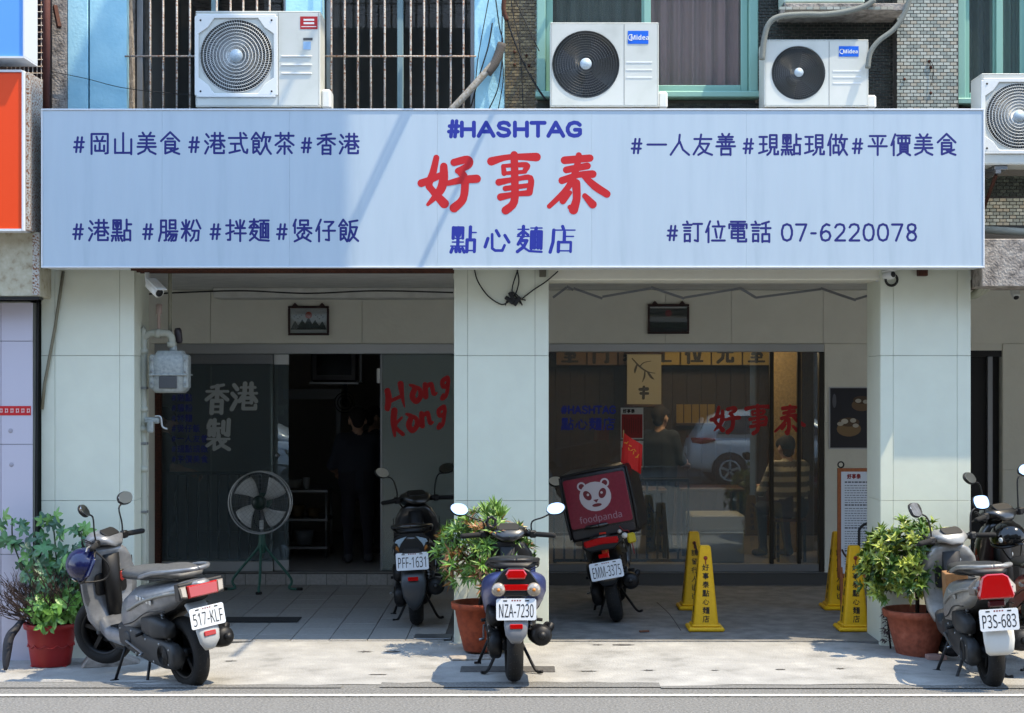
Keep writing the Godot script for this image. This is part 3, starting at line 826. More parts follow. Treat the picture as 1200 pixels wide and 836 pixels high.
func barred_window(X: Callable, Y: Callable):
	var w = thing("barred_window", "dark windows behind rusty white security bars above the signboard", "window")
	var z = ZW - 0.12
	var dull_glass = pane(Color(.5, .55, .55), .03); dull_glass.metallic_specular = .3
	for s in [[152, 333], [378, 556]]:
		part("pane", film(X.call(s[0]), X.call(s[1]), 3.76, 5.6, z - 0.16), dull_glass, w)
		part("room_back", boxed(X.call(s[0]) - 0.2, X.call(s[1]) + 0.2, 3.06, 5.59, -3.39, -3.3), plain(Color(.52, .52, .51), .9), w)
		part("room_side", boxed(X.call(s[0]) - 0.12, X.call(s[0]) - 0.02, 3.06, 5.59, -3.29, -.63), plain(Color(.52, .52, .51), .9), w)
		part("room_side", boxed(X.call(s[1]) + 0.02, X.call(s[1]) + 0.12, 3.06, 5.59, -3.29, -.63), plain(Color(.52, .52, .51), .9), w)
		part("frame", boxed(X.call(s[0]), X.call(s[0]) + 0.05, 3.76, 5.6, z - 0.19, z - 0.1, 0.004), M.steel, w)
		part("frame", boxed(X.call(s[1]) - 0.04, X.call(s[1]), 3.76, 5.6, z - 0.19, z - 0.1, 0.004), M.steel, w)
	for px in [246, 467]:
		part("mullion", boxed(X.call(px - 3.5), X.call(px + 3.5), 3.76, 5.6, z - 0.12, z - 0.04, 0.004), plain(Color(.45, .55, .57), .6), w)
	for px in [175.5, 191, 207, 222.5, 254, 270, 285, 301, 316, 388, 404, 419.5, 435, 450.5, 481.5, 497, 512.5, 528, 543]:
		var st = mb()
		var x: float = at(px, 0, -0.3).x
		tube(st, [Vector3(x, 3.76, -0.3), Vector3(x + rng.randf_range(-.003, .003), 4.5, -0.3 + rng.randf_range(-.004, .004)), Vector3(x, 5.6, -0.3)], 0.0085, 6)
		part("bar", st, M.rust_bar, w)
	for s in [[146, 333], [377, 558]]:
		for py in [66, -20, 150]:
			var st = mb()
			tube(st, [at(s[0], py, -0.283), at(s[1], py, -0.283)], 0.0075, 6)
			part("cross_bar", st, M.rust_bar, w)

# ---------- across the street: only its reflection and its light reach the picture ----------
func build_street_side():
	structure("far_pavement", boxed(-60, 60, -0.15, 0.08, 14.0, 18.0, 0.01), M.slab)
	var cols = [Color(.52, .50, .46), Color(.46, .47, .47), Color(.56, .50, .44), Color(.50, .52, .50), Color(.58, .55, .50), Color(.44, .44, .42), Color(.55, .53, .50), Color(.48, .47, .44)]
	var names = ["warm grey", "cool grey", "sandy", "greenish grey", "cream", "dull grey", "pale stone", "olive grey"]
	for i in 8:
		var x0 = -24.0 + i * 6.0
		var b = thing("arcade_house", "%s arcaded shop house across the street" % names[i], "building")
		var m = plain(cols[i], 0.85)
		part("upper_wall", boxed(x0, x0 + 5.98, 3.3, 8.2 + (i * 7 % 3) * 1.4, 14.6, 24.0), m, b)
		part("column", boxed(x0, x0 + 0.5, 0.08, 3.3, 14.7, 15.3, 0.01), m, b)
		part("shop_back", boxed(x0, x0 + 5.98, 0.08, 3.3, 18.2, 18.4), plain(cols[i] * 0.45, 0.9), b)  # house colour darkened: the arcade's shade is put into the paint
		for k in 2:
			var wx = x0 + 0.8 + k * 2.6
			var wdw = part("window", boxed(wx, wx + 1.8, 4.3, 5.8, 14.52, 14.599, 0.01), M.steel, b)
			part("pane", boxed(wx + 0.06, wx + 1.74, 4.36, 5.74, 14.505, 14.519), plain(Color(.06, .08, .09), 0.1), wdw)
	hanging_board()

func hanging_board():
	# the tall blade sign above the frame whose shadow lies over the signboard's end
	var h = thing("blade_sign", "tall blade sign hung out over the street high above the signboard", "sign")
	part("board", boxed(0.62, 0.76, 7.15, 13.4, 1.23, 2.15, 0.01), M.white_trim, h)
	for y in [7.4, 9.6, 11.8, 13.2]:
		var st = mb()
		tube(st, [Vector3(0.69, y, -0.4), Vector3(0.69, y, 1.24)], 0.022, 8)
		part("bracket", st, M.steel, h)
	for y in [5.95, 6.25]:  # unseen stays, added so cable-like shadow lines cross the signboard
		var st = mb()
		tube(st, [Vector3(0.69 - (y - 5.95) * 1.6, y, -0.4), Vector3(0.69 - (y - 5.95) * 1.6, y + 0.05, 1.75)], 0.02, 8)
		part("shadow_stay", st, M.steel, h)

func spell(parent, text: String, x0: float, x1: float, top: float, bottom: float, z: float, weight: float, sized: Dictionary, m):
	var total = 0.0
	for ch in text: total += sized.get(ch, 1.0)
	var unit = (x1 - x0) / total
	var x = x0
	for ch in text:
		var wd: float = sized.get(ch, 1.0) * unit
		var mg = wd * (0.07 if wd > 0.9 * unit else 0.14)
		var st = mb()
		write_glyph(st, ch, Transform3D(Basis(), Vector3(x + mg, top, z)), wd - 2 * mg, top - bottom, weight)
		part("character", st, m, parent)
		x += wd

# ---------- signboard ----------
const ZS := 0.40
func build_sign():
	var x0 = at(48, 0, ZS).x
	var x1 = at(1154, 0, ZS).x
	var y0 = at(0, 314, ZS).y
	var y1 = at(0, 127.5, ZS).y
	var s = thing("shop_signboard", "long pale blue signboard with blue and red lettering over the shop front", "sign")
	part("housing", boxed(x0 + 0.006, x1 - 0.006, y0 + 0.006, y1 - 0.006, 0.10, ZS - 0.012), M.white_trim, s)
	var seams = [x0 + 0.012, x0 + 0.9, x0 + 1.85, x0 + 2.95, x0 + 4.1, x0 + 5.25, x0 + 6.2, x1 - 0.012]
	for i in seams.size() - 1:
		part("face_panel", boxed(seams[i] + 0.0004, seams[i + 1] - 0.0004, y0 + 0.013, y1 - 0.013, ZS - 0.0115, ZS, 0.0006), M.sign_face, s)
	part("edge_trim", boxed(x0, x1, y1 - 0.0125, y1, ZS - 0.06, ZS + 0.006, 0.002), M.white_trim, s)
	part("edge_trim", boxed(x0, x1, y0, y0 + 0.0125, ZS - 0.06, ZS + 0.006, 0.002), M.white_trim, s)
	part("edge_trim", boxed(x0, x0 + 0.0115, y0 + 0.013, y1 - 0.013, ZS - 0.06, ZS + 0.0055, 0.002), M.white_trim, s)
	part("edge_trim", boxed(x1 - 0.0115, x1, y0 + 0.013, y1 - 0.013, ZS - 0.06, ZS + 0.0055, 0.002), M.white_trim, s)
	var zt = ZS + 0.0003
	var rows = [
		["#岡山美食", 84, 213, 155, 181], ["#港式飲茶", 219, 347, 155, 181], ["#香港", 351, 422, 156, 181],
		["#港點", 83, 156, 257, 283], ["#腸粉", 165, 237, 257, 283], ["#拌麵", 244, 317, 257, 283], ["#煲仔飯", 322, 422, 257, 283],
		["#一人友善", 738, 864, 157, 182], ["#現點現做", 869, 995, 157, 182], ["#平價美食", 997, 1123, 157, 182], ["#訂位電話", 780, 905, 259, 284], ["07-6220078", 914, 1077, 262, 283]]
	for r in rows:
		var sized = {"#": 0.62, "-": 0.62}
		var left: float = at(r[1], 0, ZS).x
		var right: float = at(r[2], 0, ZS).x
		var top: float = at(0, r[3], ZS).y
		var bot: float = at(0, r[4], ZS).y
		# the hash stands a little lower and smaller than the characters beside it
		var text: String = r[0]
		if text.begins_with("#"):
			var unit: float = (right - left) / (text.length() - 1 + 0.68)
			var hs = mb()
			write_glyph(hs, "#", Transform3D(Basis(), Vector3(left + unit * 0.05, top - 0.032, zt)), unit * 0.50, (top - bot) * 0.74, 0.0165)
			part("character", hs, M.navy_ink, s)
			spell(s, text.substr(1), left + unit * 0.68, right, top, bot, zt, 0.0165, {}, M.navy_ink)
		else:
			spell(s, text, left, right, top, bot, zt, 0.0175, {"-": 0.7}, M.navy_ink)
	var st = mb()
	var tx: float = at(523, 0, ZS).x
	write_glyph(st, "#", Transform3D(Basis(), Vector3(tx + 0.012, at(0, 141, ZS).y, zt)), 0.085, 0.128, 0.028)
	part("character", st, M.blue_ink, s)
	spell(s, "HASHTAG", at(538, 0, ZS).x, at(683, 0, ZS).x, at(0, 143, ZS).y, at(0, 160, ZS).y, zt, 0.030, {"A": 1.08, "S": 0.95, "T": 0.95}, M.blue_ink)
	for ch in ["好", "事", "泰"]:
		st = mb()
		brush_glyph(st, ch, Transform3D(Basis(), Vector3(at(480, 0, ZS).x, at(0, 170, ZS).y, zt)), 12.15 / FOCAL / 4.8, Vector2.ZERO)
		part("brush_character", st, M.red_ink, s)
	var cx = [527.0, 566, 604, 643]
	for i in 4:
		st = mb()
		write_glyph(st, "點心麵店"[i], Transform3D(Basis(), Vector3(at(cx[i] + 2, 0, ZS).x, at(0, 265.5, ZS).y, zt)), 0.19, 0.195, 0.0185, 0.00003, -0.03, 0.8)
		part("character", st, M.blue_ink, s)
	# steel grid shelf behind the sign at the tiled bay, seen from below
	var g = thing("canopy_grid", "rusty steel grid under the signboard over the tiled bay", "grid")
	var gy = 2.86
	for i in 18:
		var x = lerpf(at(165, 0, 0.1).x, at(531, 0, 0.1).x, i / 17.0)
		var b = mb()
		bar(b, Vector3(x, gy + 0.02, -0.02), Vector3(x, gy + 0.02, 0.3), 0.012, 0.012)
		part("rod", b, M.rust, g)
	for z in [-0.02, 0.1, 0.28]:
		var b = mb()
		bar(b, Vector3(at(160, 0, 0.1).x, gy, z), Vector3(at(532, 0, 0.1).x, gy, z), 0.02, 0.02)
		part("rail", b, M.rust, g)

func film(x0, x1, y0, y1, z) -> SurfaceTool:
	var st = mb()
	var t = PackedVector3Array()
	quad(t, Vector3(x0, y0, z), Vector3(x0, y1, z), Vector3(x1, y1, z), Vector3(x1, y0, z))
	emit(st, t, false, false)
	return st

func build_shop_fronts():
	var yl = 2.296
	var sill = 0.14
	# --- tiled bay: frameless glass doors under an aluminium track ---
	var a = thing("glass_shopfront", "glass shop front with white brush characters, open doorway beside it", "shop front")
	part("head_rail", boxed(at(181, 0, ZB).x, -0.62, yl, 2.396, ZB - 0.09, ZB + 0.012, 0.004), M.alu, a)
	part("jamb", boxed(at(181, 0, ZB).x, at(188, 0, ZB).x, sill, yl - 0.001, ZB - 0.09, ZB, 0.004), M.rust, a)
	var x0 = at(188.5, 0, ZB).x
	var x1 = at(319, 0, ZB).x
	var x2 = at(337, 0, ZB).x
	part("pane", film(x0, x1, sill + 0.10, yl - 0.10, ZB - 0.04), M.glass, a)
	part("bottom_rail", boxed(x0, x1, sill, sill + 0.10, ZB - 0.07, ZB - 0.025, 0.004), M.alu, a)
	part("top_rail", boxed(x0, x1, yl - 0.10, yl - 0.001, ZB - 0.07, ZB - 0.025, 0.004), M.steel, a)
	var leaf = part("door_leaf", film(x1 + 0.004, x2, sill + 0.01, yl - 0.004, ZB - 0.065), M.glass, a)
	part("patch_fitting", boxed(x1 + 0.006, x2 + 0.002, yl - 0.105, yl - 0.003, ZB - 0.085, ZB - 0.053, 0.004), M.white_plastic, leaf)
	part("patch_fitting", boxed(x1 + 0.006, x2 + 0.002, sill + 0.004, sill + 0.11, ZB - 0.085, ZB - 0.053, 0.004), M.alu, leaf)
	var st = mb()
	lathe(st, [Vector2(0.02, 0), Vector2(0.02, 0.012), Vector2(0.012, 0.02)], at(325, 534, ZB - 0.05), Basis(Vector3.RIGHT, PI / 2), 12)
	part("lock", st, M.steel, leaf)
	# lettering on the glass
	var zg = ZB - 0.0394
	st = mb()
	write_glyph(st, "香", Transform3D(Basis(), at(241, 450, zg)), 0.235, 0.29, 0.036, 0.00003, -0.05, 0.6)
	write_glyph(st, "港", Transform3D(Basis(), at(272, 449, zg)), 0.25, 0.27, 0.036, 0.00003, -0.05, 0.6)
	write_glyph(st, "製", Transform3D(Basis(), at(243, 492, zg)), 0.235, 0.30, 0.034, 0.00003, -0.05, 0.6)
	part("lettering", st, plain(Color(.60, .62, .61), .6), a)
	st = mb()
	var rows = ["港點", "腸粉", "拌麵", "煲仔飯", "一人友善", "現點現做", "平價美食"]
	for i in 7:
		var p = at(201, 462 + i * 12.0, zg)
		write_glyph(st, "#", Transform3D(Basis(), p + Vector3(0, -0.008, 0)), 0.04, 0.06, 0.009)
		write_line(st, rows[i], p.x + 0.05, p.x + 0.05 + 0.078 * rows[i].length(), p.y, p.y - 0.072, zg, 0.009)
	part("lettering", st, plain(Color(.08, .12, .40), .6), a)
	# sliding leaf with red brush letters
	var b = thing("sliding_glass_leaf", "greyish glass door leaf with red brush letters beside the open doorway", "door")
	var y0 = at(445, 0, ZB).x
	part("pane", boxed(y0 + 0.02, -0.625, sill + 0.012, yl - 0.004, ZB - 0.05, ZB - 0.038), M.frost, b)
	part("stile", boxed(y0, y0 + 0.019, sill + 0.012, yl - 0.002, ZB - 0.055, ZB - 0.033, 0.003), M.steel, b)
	part("closer", boxed(at(441, 0, ZB).x, at(445, 0, ZB).x - 0.001, at(0, 449, ZB).y, at(0, 432, ZB).y, ZB - 0.07, ZB - 0.03, 0.006), M.white_plastic, b)
	zg = ZB - 0.0374
	st = mb()
	var k = (EYE.z - zg) / FOCAL / 5.224
	var rd = at(330, 400, zg)
	for ch in ["H", "o", "n", "g"]: brush_glyph(st, ch, Transform3D(Basis(), rd), k, Vector2.ZERO, 0.000025, 0.45)
	brush_glyph(st, "k", Transform3D(Basis(), rd), k, Vector2.ZERO, 0.000025, 0.45)
	for ch in ["o", "n", "g"]: brush_glyph(st, ch, Transform3D(Basis(), rd), k, Vector2(22, -178), 0.000025, 0.45)
	part("lettering", st, M.red_ink, b)
	# --- farther bay: framed glass ---
	var c = thing("framed_shopfront", "wide glass shop front with red characters behind the delivery scooter", "shop front")
	var l = at(641, 0, ZB).x
	var r = at(966, 0, ZB).x
	var d = at(905, 0, ZB).x
	var bronze = plain(Color(.20, .19, .17), .4, .5)
	part("head_rail", boxed(l, r, yl + 0.02, 2.396, ZB - 0.10, ZB + 0.008, 0.004), M.alu, c)
	part("jamb", boxed(r - 0.05, r, sill, yl + 0.019, ZB - 0.10, ZB + 0.006, 0.004), bronze, c)
	part("bottom_rail", boxed(l, r - 0.051, sill, sill + 0.075, ZB - 0.08, ZB - 0.004, 0.004), M.steel, c)
	part("mullion", boxed(d - 0.02, d + 0.02, sill + 0.076, yl + 0.019, ZB - 0.08, ZB - 0.02, 0.004), bronze, c)
	part("mullion", boxed(r - 0.26, r - 0.225, sill + 0.076, yl + 0.019, ZB - 0.08, ZB - 0.02, 0.004), bronze, c)
	for s in [[l, at(776, 0, ZB).x], [at(776, 0, ZB).x + 0.004, d - 0.021], [d + 0.021, r - 0.261], [r - 0.224, r - 0.051]]:
		part("pane", film(s[0], s[1], sill + 0.077, yl + 0.018, ZB - 0.04), M.glass, c)
	zg = ZB - 0.0394
	st = mb()
	k = (EYE.z - zg) / FOCAL / 9.6
	for i in 3:
		var ch: String = ["好", "事", "泰"][i]
		brush_glyph(st, ch, Transform3D(Basis(), at(831, 474, zg)), k, Vector2(40, 40))
	part("lettering", st, plain(Color(.62, .03, .05), .6), c)
	st = mb()
	write_line(st, "#HASHTAG", at(657, 0, zg).x, at(722, 0, zg).x, at(0, 476, zg).y, at(0, 485, zg).y, zg, 0.016)
	write_line(st, "點心麵店", at(657, 0, zg).x, at(722, 0, zg).x, at(0, 490, zg).y, at(0, 504, zg).y, zg, 0.013)
	part("lettering", st, plain(Color(.08, .16, .60), .6), c)
	# price lists stuck on the glass
	for q in [[727.5, 754, 478, 515], [727.5, 754, 517, 548]]:
		var p = thing("price_list", "red and white price list stuck on the glass above the delivery bag%s" % (", lower of two" if q[2] > 500 else ", upper of two"), "poster")
		var aa = at(q[0], q[3], zg + 0.002)
		var bb = at(q[1], q[2], zg + 0.002)
		part("sheet", boxed(aa.x, bb.x, aa.y, bb.y, zg + 0.0005, zg + 0.0016), plain(Color(.70, .70, .68), .7), p)
		part("red_field", boxed(aa.x + 0.008, bb.x - 0.008, aa.y + 0.012, bb.y - 0.065, zg + 0.0017, zg + 0.002), plain(Color(.50, .13, .12), .7), p)
		st = mb()
		write_line(st, "好事泰", aa.x + 0.02, aa.x + 0.14, bb.y - 0.014, bb.y - 0.052, zg + 0.002, 0.007)
		for i in 8:
			box(st, Vector3(aa.x + 0.04 + 0.022 * i, (aa.y + bb.y) / 2 - 0.02, zg + 0.0022), Vector3(0.004, 0.16 - 0.02 * (i % 3), 0.0003))
		part("lettering", st, plain(Color(.10, .08, .08), .7), p)

func room(prefix: String, x0: float, x1: float, z1: float, m_wall, m_back, m_floor):
	structure(prefix + "_floor", boxed(x0, x1, 0.0, 0.127, z1, ZB - 0.201), m_floor)
	structure(prefix + "_ceiling", boxed(x0, x1, 2.75, 2.85, z1, ZB - 0.181), M.ceiling)
	structure(prefix + "_wall", boxed(x0 - 0.1, x0, 0.0, 2.85, z1, ZB - 0.181), m_wall)
	structure(prefix + "_wall", boxed(x1, x1 + 0.1, 0.0, 2.85, z1, ZB - 0.181), m_wall)
	structure(prefix + "_back_wall", boxed(x0 - 0.1, x1 + 0.1, 0.0, 2.85, z1 - 0.12, z1 - 0.001), m_back)

func build_interiors():
	var grey_wall = plain(Color(.66, .68, .67), .8)
	var brown = grained([Color(.20, .135, .085), Color(.29, .20, .13)], .02, .8, .5, 91)
	room("kitchen_room", -4.3, -0.35, -8.2, grey_wall, plain(Color(.55, .53, .50), .8), plain(Color(.54, .53, .52), .5))
	room("dining_room", -0.2, 4.4, -7.6, plain(Color(.52, .46, .36), .8), brown, plain(Color(.52, .49, .45), .5))
	# partition just behind the sliding leaf
	structure("kitchen_room_partition", boxed(at(446, 0, -4.1).x, -0.36, 0.128, 2.74, -4.2, -4.1), plain(Color(.34, .38, .37), .7))
	# railings inside the glass
	for r in [[194, 318, 553, 655, "low dark green railing inside the glass behind the standing fan", Color(.05, .09, .09)], [648, 808, 561, 659, "low black railing inside the glass behind the delivery scooter", Color(.03, .03, .03)]]:
		var z = -3.85
		var g = thing("railing", r[4], "railing")
		var m = plain(r[5], .5)
		var a = at(r[0], r[3], z)
		var b = at(r[1], r[2], z)
		a.y = 0.21
		part("top_rail", boxed(a.x, b.x, b.y - 0.03, b.y, z - 0.018, z + 0.018, 0.004), m, g)
		part("bottom_rail", boxed(a.x, b.x, a.y, a.y + 0.03, z - 0.018, z + 0.018, 0.004), m, g)
		var n = int((b.x - a.x) / 0.105)
		for i in n + 1:
			var x = lerpf(a.x + 0.01, b.x - 0.01, float(i) / n)
			part("baluster", boxed(x - 0.01, x + 0.01, a.y + 0.031, b.y - 0.031, z - 0.01, z + 0.01), m, g)
		for x in [a.x + 0.02, b.x - 0.02]:
			part("foot", boxed(x - 0.015, x + 0.015, 0.128, a.y - 0.001, z - 0.06, z + 0.06), m, g)
	# kitchen bench with shelves
	var t = thing("steel_bench", "stainless work bench with two lower shelves in the open doorway", "bench")
	var z0 = -5.0
	var bx0 = at(332, 0, z0).x
	var bx1 = at(384, 0, z0).x
	for y in [0.86, 0.55, 0.25]:
		part("shelf" if y < 0.8 else "worktop", boxed(bx0, bx1, y - 0.03, y, z0 - 0.5, z0, 0.004), M.steel, t)
	for x in [bx0 + 0.02, bx1 - 0.02]:
		for z in [z0 - 0.48, z0 - 0.02]:
			var st = mb()
			tube(st, [Vector3(x, 0.128, z), Vector3(x, 0.84, z)], 0.014, 8)
			part("leg", st, M.steel, t)
	var pots = [[bx0 + 0.08, 0.86, 0.10, 0.10, Color(.5, .5, .48), "steel bowl stacked on the kitchen bench beside the cup"], [bx0 + 0.22, 0.86, 0.04, 0.12, Color(.62, .64, .66), "pale cup standing on the kitchen bench"], [bx0 + 0.12, 0.55, 0.09, 0.13, Color(.30, .24, .12), "brown tub on the middle shelf of the kitchen bench"], [bx0 + 0.30, 0.55, 0.08, 0.10, Color(.36, .28, .16), "smaller brown tub on the middle shelf of the kitchen bench"], [bx0 + 0.2, 0.25, 0.11, 0.16, Color(.40, .42, .44), "grey tub on the lowest shelf of the kitchen bench"]]
	for p in pots:
		var st = mb()
		lathe(st, [Vector2(p[2] * .6, 0), Vector2(p[2] * .72, 0.01), Vector2(p[2], p[3]), Vector2(p[2] * .92, p[3]), Vector2(p[2] * .66, 0.02)], Vector3(p[0], p[1], z0 - 0.2), Basis(), 18)
		single("kitchen_tub", st, plain(p[4], .5), p[5], "tub", "vessels on the kitchen bench")
	# television hung from the ceiling
	var tv = thing("television", "boxy television hung high inside the open doorway", "television")
	var c = at(392, 428, -5.2)
	var tp = mb()
	box(tp, c, Vector3(0.5, 0.36, 0.1), Basis(), 0.02)
	part("front_bezel", tp, plain(Color(.14, .14, .15), .4), tv)
	part("screen", boxed(c.x - 0.19, c.x + 0.19, c.y - 0.11, c.y + 0.15, c.z + 0.0505, c.z + 0.054), plain(Color(.015, .015, .02), .12), tv)
	tp = mb()
	rings(tp, [oval(c + Vector3(0, 0, -0.05), Vector3(.23, 0, 0), Vector3(0, .17, 0), 5), oval(c + Vector3(0, 0.01, -0.35), Vector3(.13, 0, 0), Vector3(0, .1, 0), 5)])
	part("rear_shell", tp, M.black, tv)
	part("shelf", boxed(c.x - 0.27, c.x + 0.27, c.y - 0.21, c.y - 0.185, c.z - 0.4, c.z + 0.06, 0.004), M.steel, tv)
	for s in [-1, 1]:
		part("hanger", boxed(c.x + s * 0.265 - 0.01, c.x + s * 0.265 + 0.01, c.y - 0.184, 2.75, c.z - 0.2, c.z - 0.17), M.steel, tv)
	# back doorway of the kitchen
	var kd = thing("kitchen_hatch", "framed serving hatch in the kitchen's rear wall", "hatch")
	var h0 = at(338, 552, -8.19)
	var h1 = at(394, 468, -8.19)
	part("recess", boxed(h0.x, h1.x, h0.y, h1.y, -8.195, -8.18), plain(Color(.55, .53, .50), .9), kd)
	part("frame", boxed(h0.x - 0.06, h1.x + 0.06, h1.y, h1.y + 0.13, -8.195, -8.15), M.steel, kd)
	part("frame", boxed(h1.x, h1.x + 0.06, h0.y, h1.y - 0.001, -8.195, -8.15), M.steel, kd)
	var wf = thing("wall_fan", "small round wall fan on the kitchen wall behind the two cooks", "fan")
	var fc = at(404, 472, -6.5)
	wf.position = Vector3.ZERO
	var fs = mb()
	for rr in [0.12, 0.085, 0.05]: tube(fs, circle_pts(fc, rr, 20), 0.006, 5, true)
	part("cage", fs, M.dark_steel, wf)
	fs = mb(); lathe(fs, [Vector2(.03, -.02), Vector2(.04, 0), Vector2(.03, .1)], fc, Basis(Vector3.RIGHT, -PI / 2), 12)
	part("motor", fs, M.black, wf)
	part("bracket", boxed(fc.x - 0.02, fc.x + 0.02, fc.y - 0.02, 2.75, fc.z - 0.1, fc.z - 0.06), M.black, wf)
	# --- dining room ---
	var board = plain(Color(.72, .62, .34), .7)
	var zb = -7.0
	var mb1 = thing("menu_board_row", "row of yellow boards with big black characters high inside the glass front", "menu board")
	var words = "室門製工位元室"
	for i in 7:
		var a = at(652 + i * 36.5, 428, zb)
		var b2 = at(652 + i * 36.5 + 35, 404, zb)
		part("board", boxed(a.x, b2.x, a.y, 2.75, zb - 0.03, zb, 0.004), board if i > 2 else plain(Color(.46, .36, .26), .7), mb1)
		var st = mb()
		write_glyph(st, words[i], Transform3D(Basis(), Vector3(a.x + 0.06, a.y + 0.25, zb + 0.0003)), 0.2, 0.22, 0.034, 0.00003, 0, 0.5)
		part("lettering", st, M.black, mb1)
	part("hanging_rail", boxed(at(650, 0, zb).x, at(910, 0, zb).x, 2.72, 2.75, zb - 0.05, zb - 0.031), M.steel, mb1)
	var sc = thing("hanging_scroll", "pale hanging scroll with ink painting inside the glass front", "scroll")
	var s0 = at(735, 476, -6.8)
	var s1 = at(775, 414, -6.8)
	part("paper", boxed(s0.x, s1.x, s0.y, s1.y, -6.81, -6.80), plain(Color(.66, .64, .56), .9), sc)
	var ss = mb()
	brush_glyph(ss, "twig", Transform3D(Basis(), at(738, 418, -6.7996)), 0.0030, Vector2.ZERO)
	part("ink", ss, M.black, sc)
	ss = mb(); tube(ss, [Vector3(s0.x - .03, s0.y, -6.8), Vector3(s1.x + .03, s0.y, -6.8)], 0.02, 8)
	tube(ss, [Vector3(s0.x - .03, s1.y, -6.8), Vector3(s1.x + .03, s1.y, -6.8)], 0.015, 8)
	part("roller", ss, M.wood, sc)
	part("hanging_cord", boxed((s0.x + s1.x) / 2 - 0.003, (s0.x + s1.x) / 2 + 0.003, s1.y + 0.016, 2.75, -6.803, -6.797), M.black, sc)
	var cs = thing("card_shelf", "small shelf of yellow cards on the brown dining room wall", "shelf")
	var q0 = at(792, 496, -7.58)
	var q1 = at(838, 474, -7.58)
	part("tray", boxed(q0.x, q1.x, q0.y - 0.03, q0.y, -7.6, -7.45), M.wood, cs)
	for i in 5:
		part("card", boxed(lerpf(q0.x, q1.x, i / 5.0) + 0.006, lerpf(q0.x, q1.x, (i + 1) / 5.0) - 0.006, q0.y + 0.001, q1.y, -7.57, -7.555), plain(Color(.66, .55, .28), .8), cs)
	# planked dado of the dining room
	var dado = get_node("dining_room_back_wall")
	var px = -0.15
	var kk = 0
	while px < 4.3:
		part("plank", boxed(px + 0.002, px + 0.178, 0.13, 2.2, -7.6, -7.585 + 0.002 * (kk % 2), 0.002), brown, dado)
		px += 0.18; kk += 1
	structure("dining_room_column", boxed(at(906, 0, -5.6).x, at(940, 0, -5.6).x, 0.128, 2.749, -5.9, -5.6, 0.01), grained([Color(.40, .33, .20), Color(.56, .47, .30)], .03, .7, .6, 95))
	# chest freezer and table by the window
	var fz = thing("chest_freezer", "pale grey chest freezer standing inside the glass front", "freezer")
	var f0 = at(811, 664, -4.5)
	var f1 = at(872, 604, -4.5)
	part("cabinet", boxed(f0.x, f1.x, 0.128, f1.y - 0.17, -5.1, -4.5, 0.01), plain(Color(.55, .55, .52), .5), fz)
	part("lid", boxed(f0.x - 0.01, f1.x + 0.01, f1.y - 0.165, f1.y, -5.11, -4.49, 0.015), plain(Color(.62, .62, .58), .5), fz)
	for q in [[4.0 - 0.45, "nearest the column"], [1.2, "behind the delivery bag"]]:
		var tb = thing("dining_table", "dark square dining table inside the glass front, %s" % q[1], "table", Vector3(q[0] if q[0] < 2 else 2.05, 0.128, -5.3 if q[0] < 2 else -5.5))
		part("table_top", boxed(-0.35, 0.35, 0.70, 0.735, -0.35, 0.35, 0.006), M.wood, tb)
		for sx in [-1, 1]:
			for sz in [-1, 1]:
				part("leg", boxed(sx * 0.31 - 0.02, sx * 0.31 + 0.02, 0, 0.699, sz * 0.31 - 0.02, sz * 0.31 + 0.02), M.dark_steel, tb)

func gas_pipe(pts: Array, r := 0.028) -> SurfaceTool:
	var st = mb()
	tube(st, pts, r, 12)
	return st

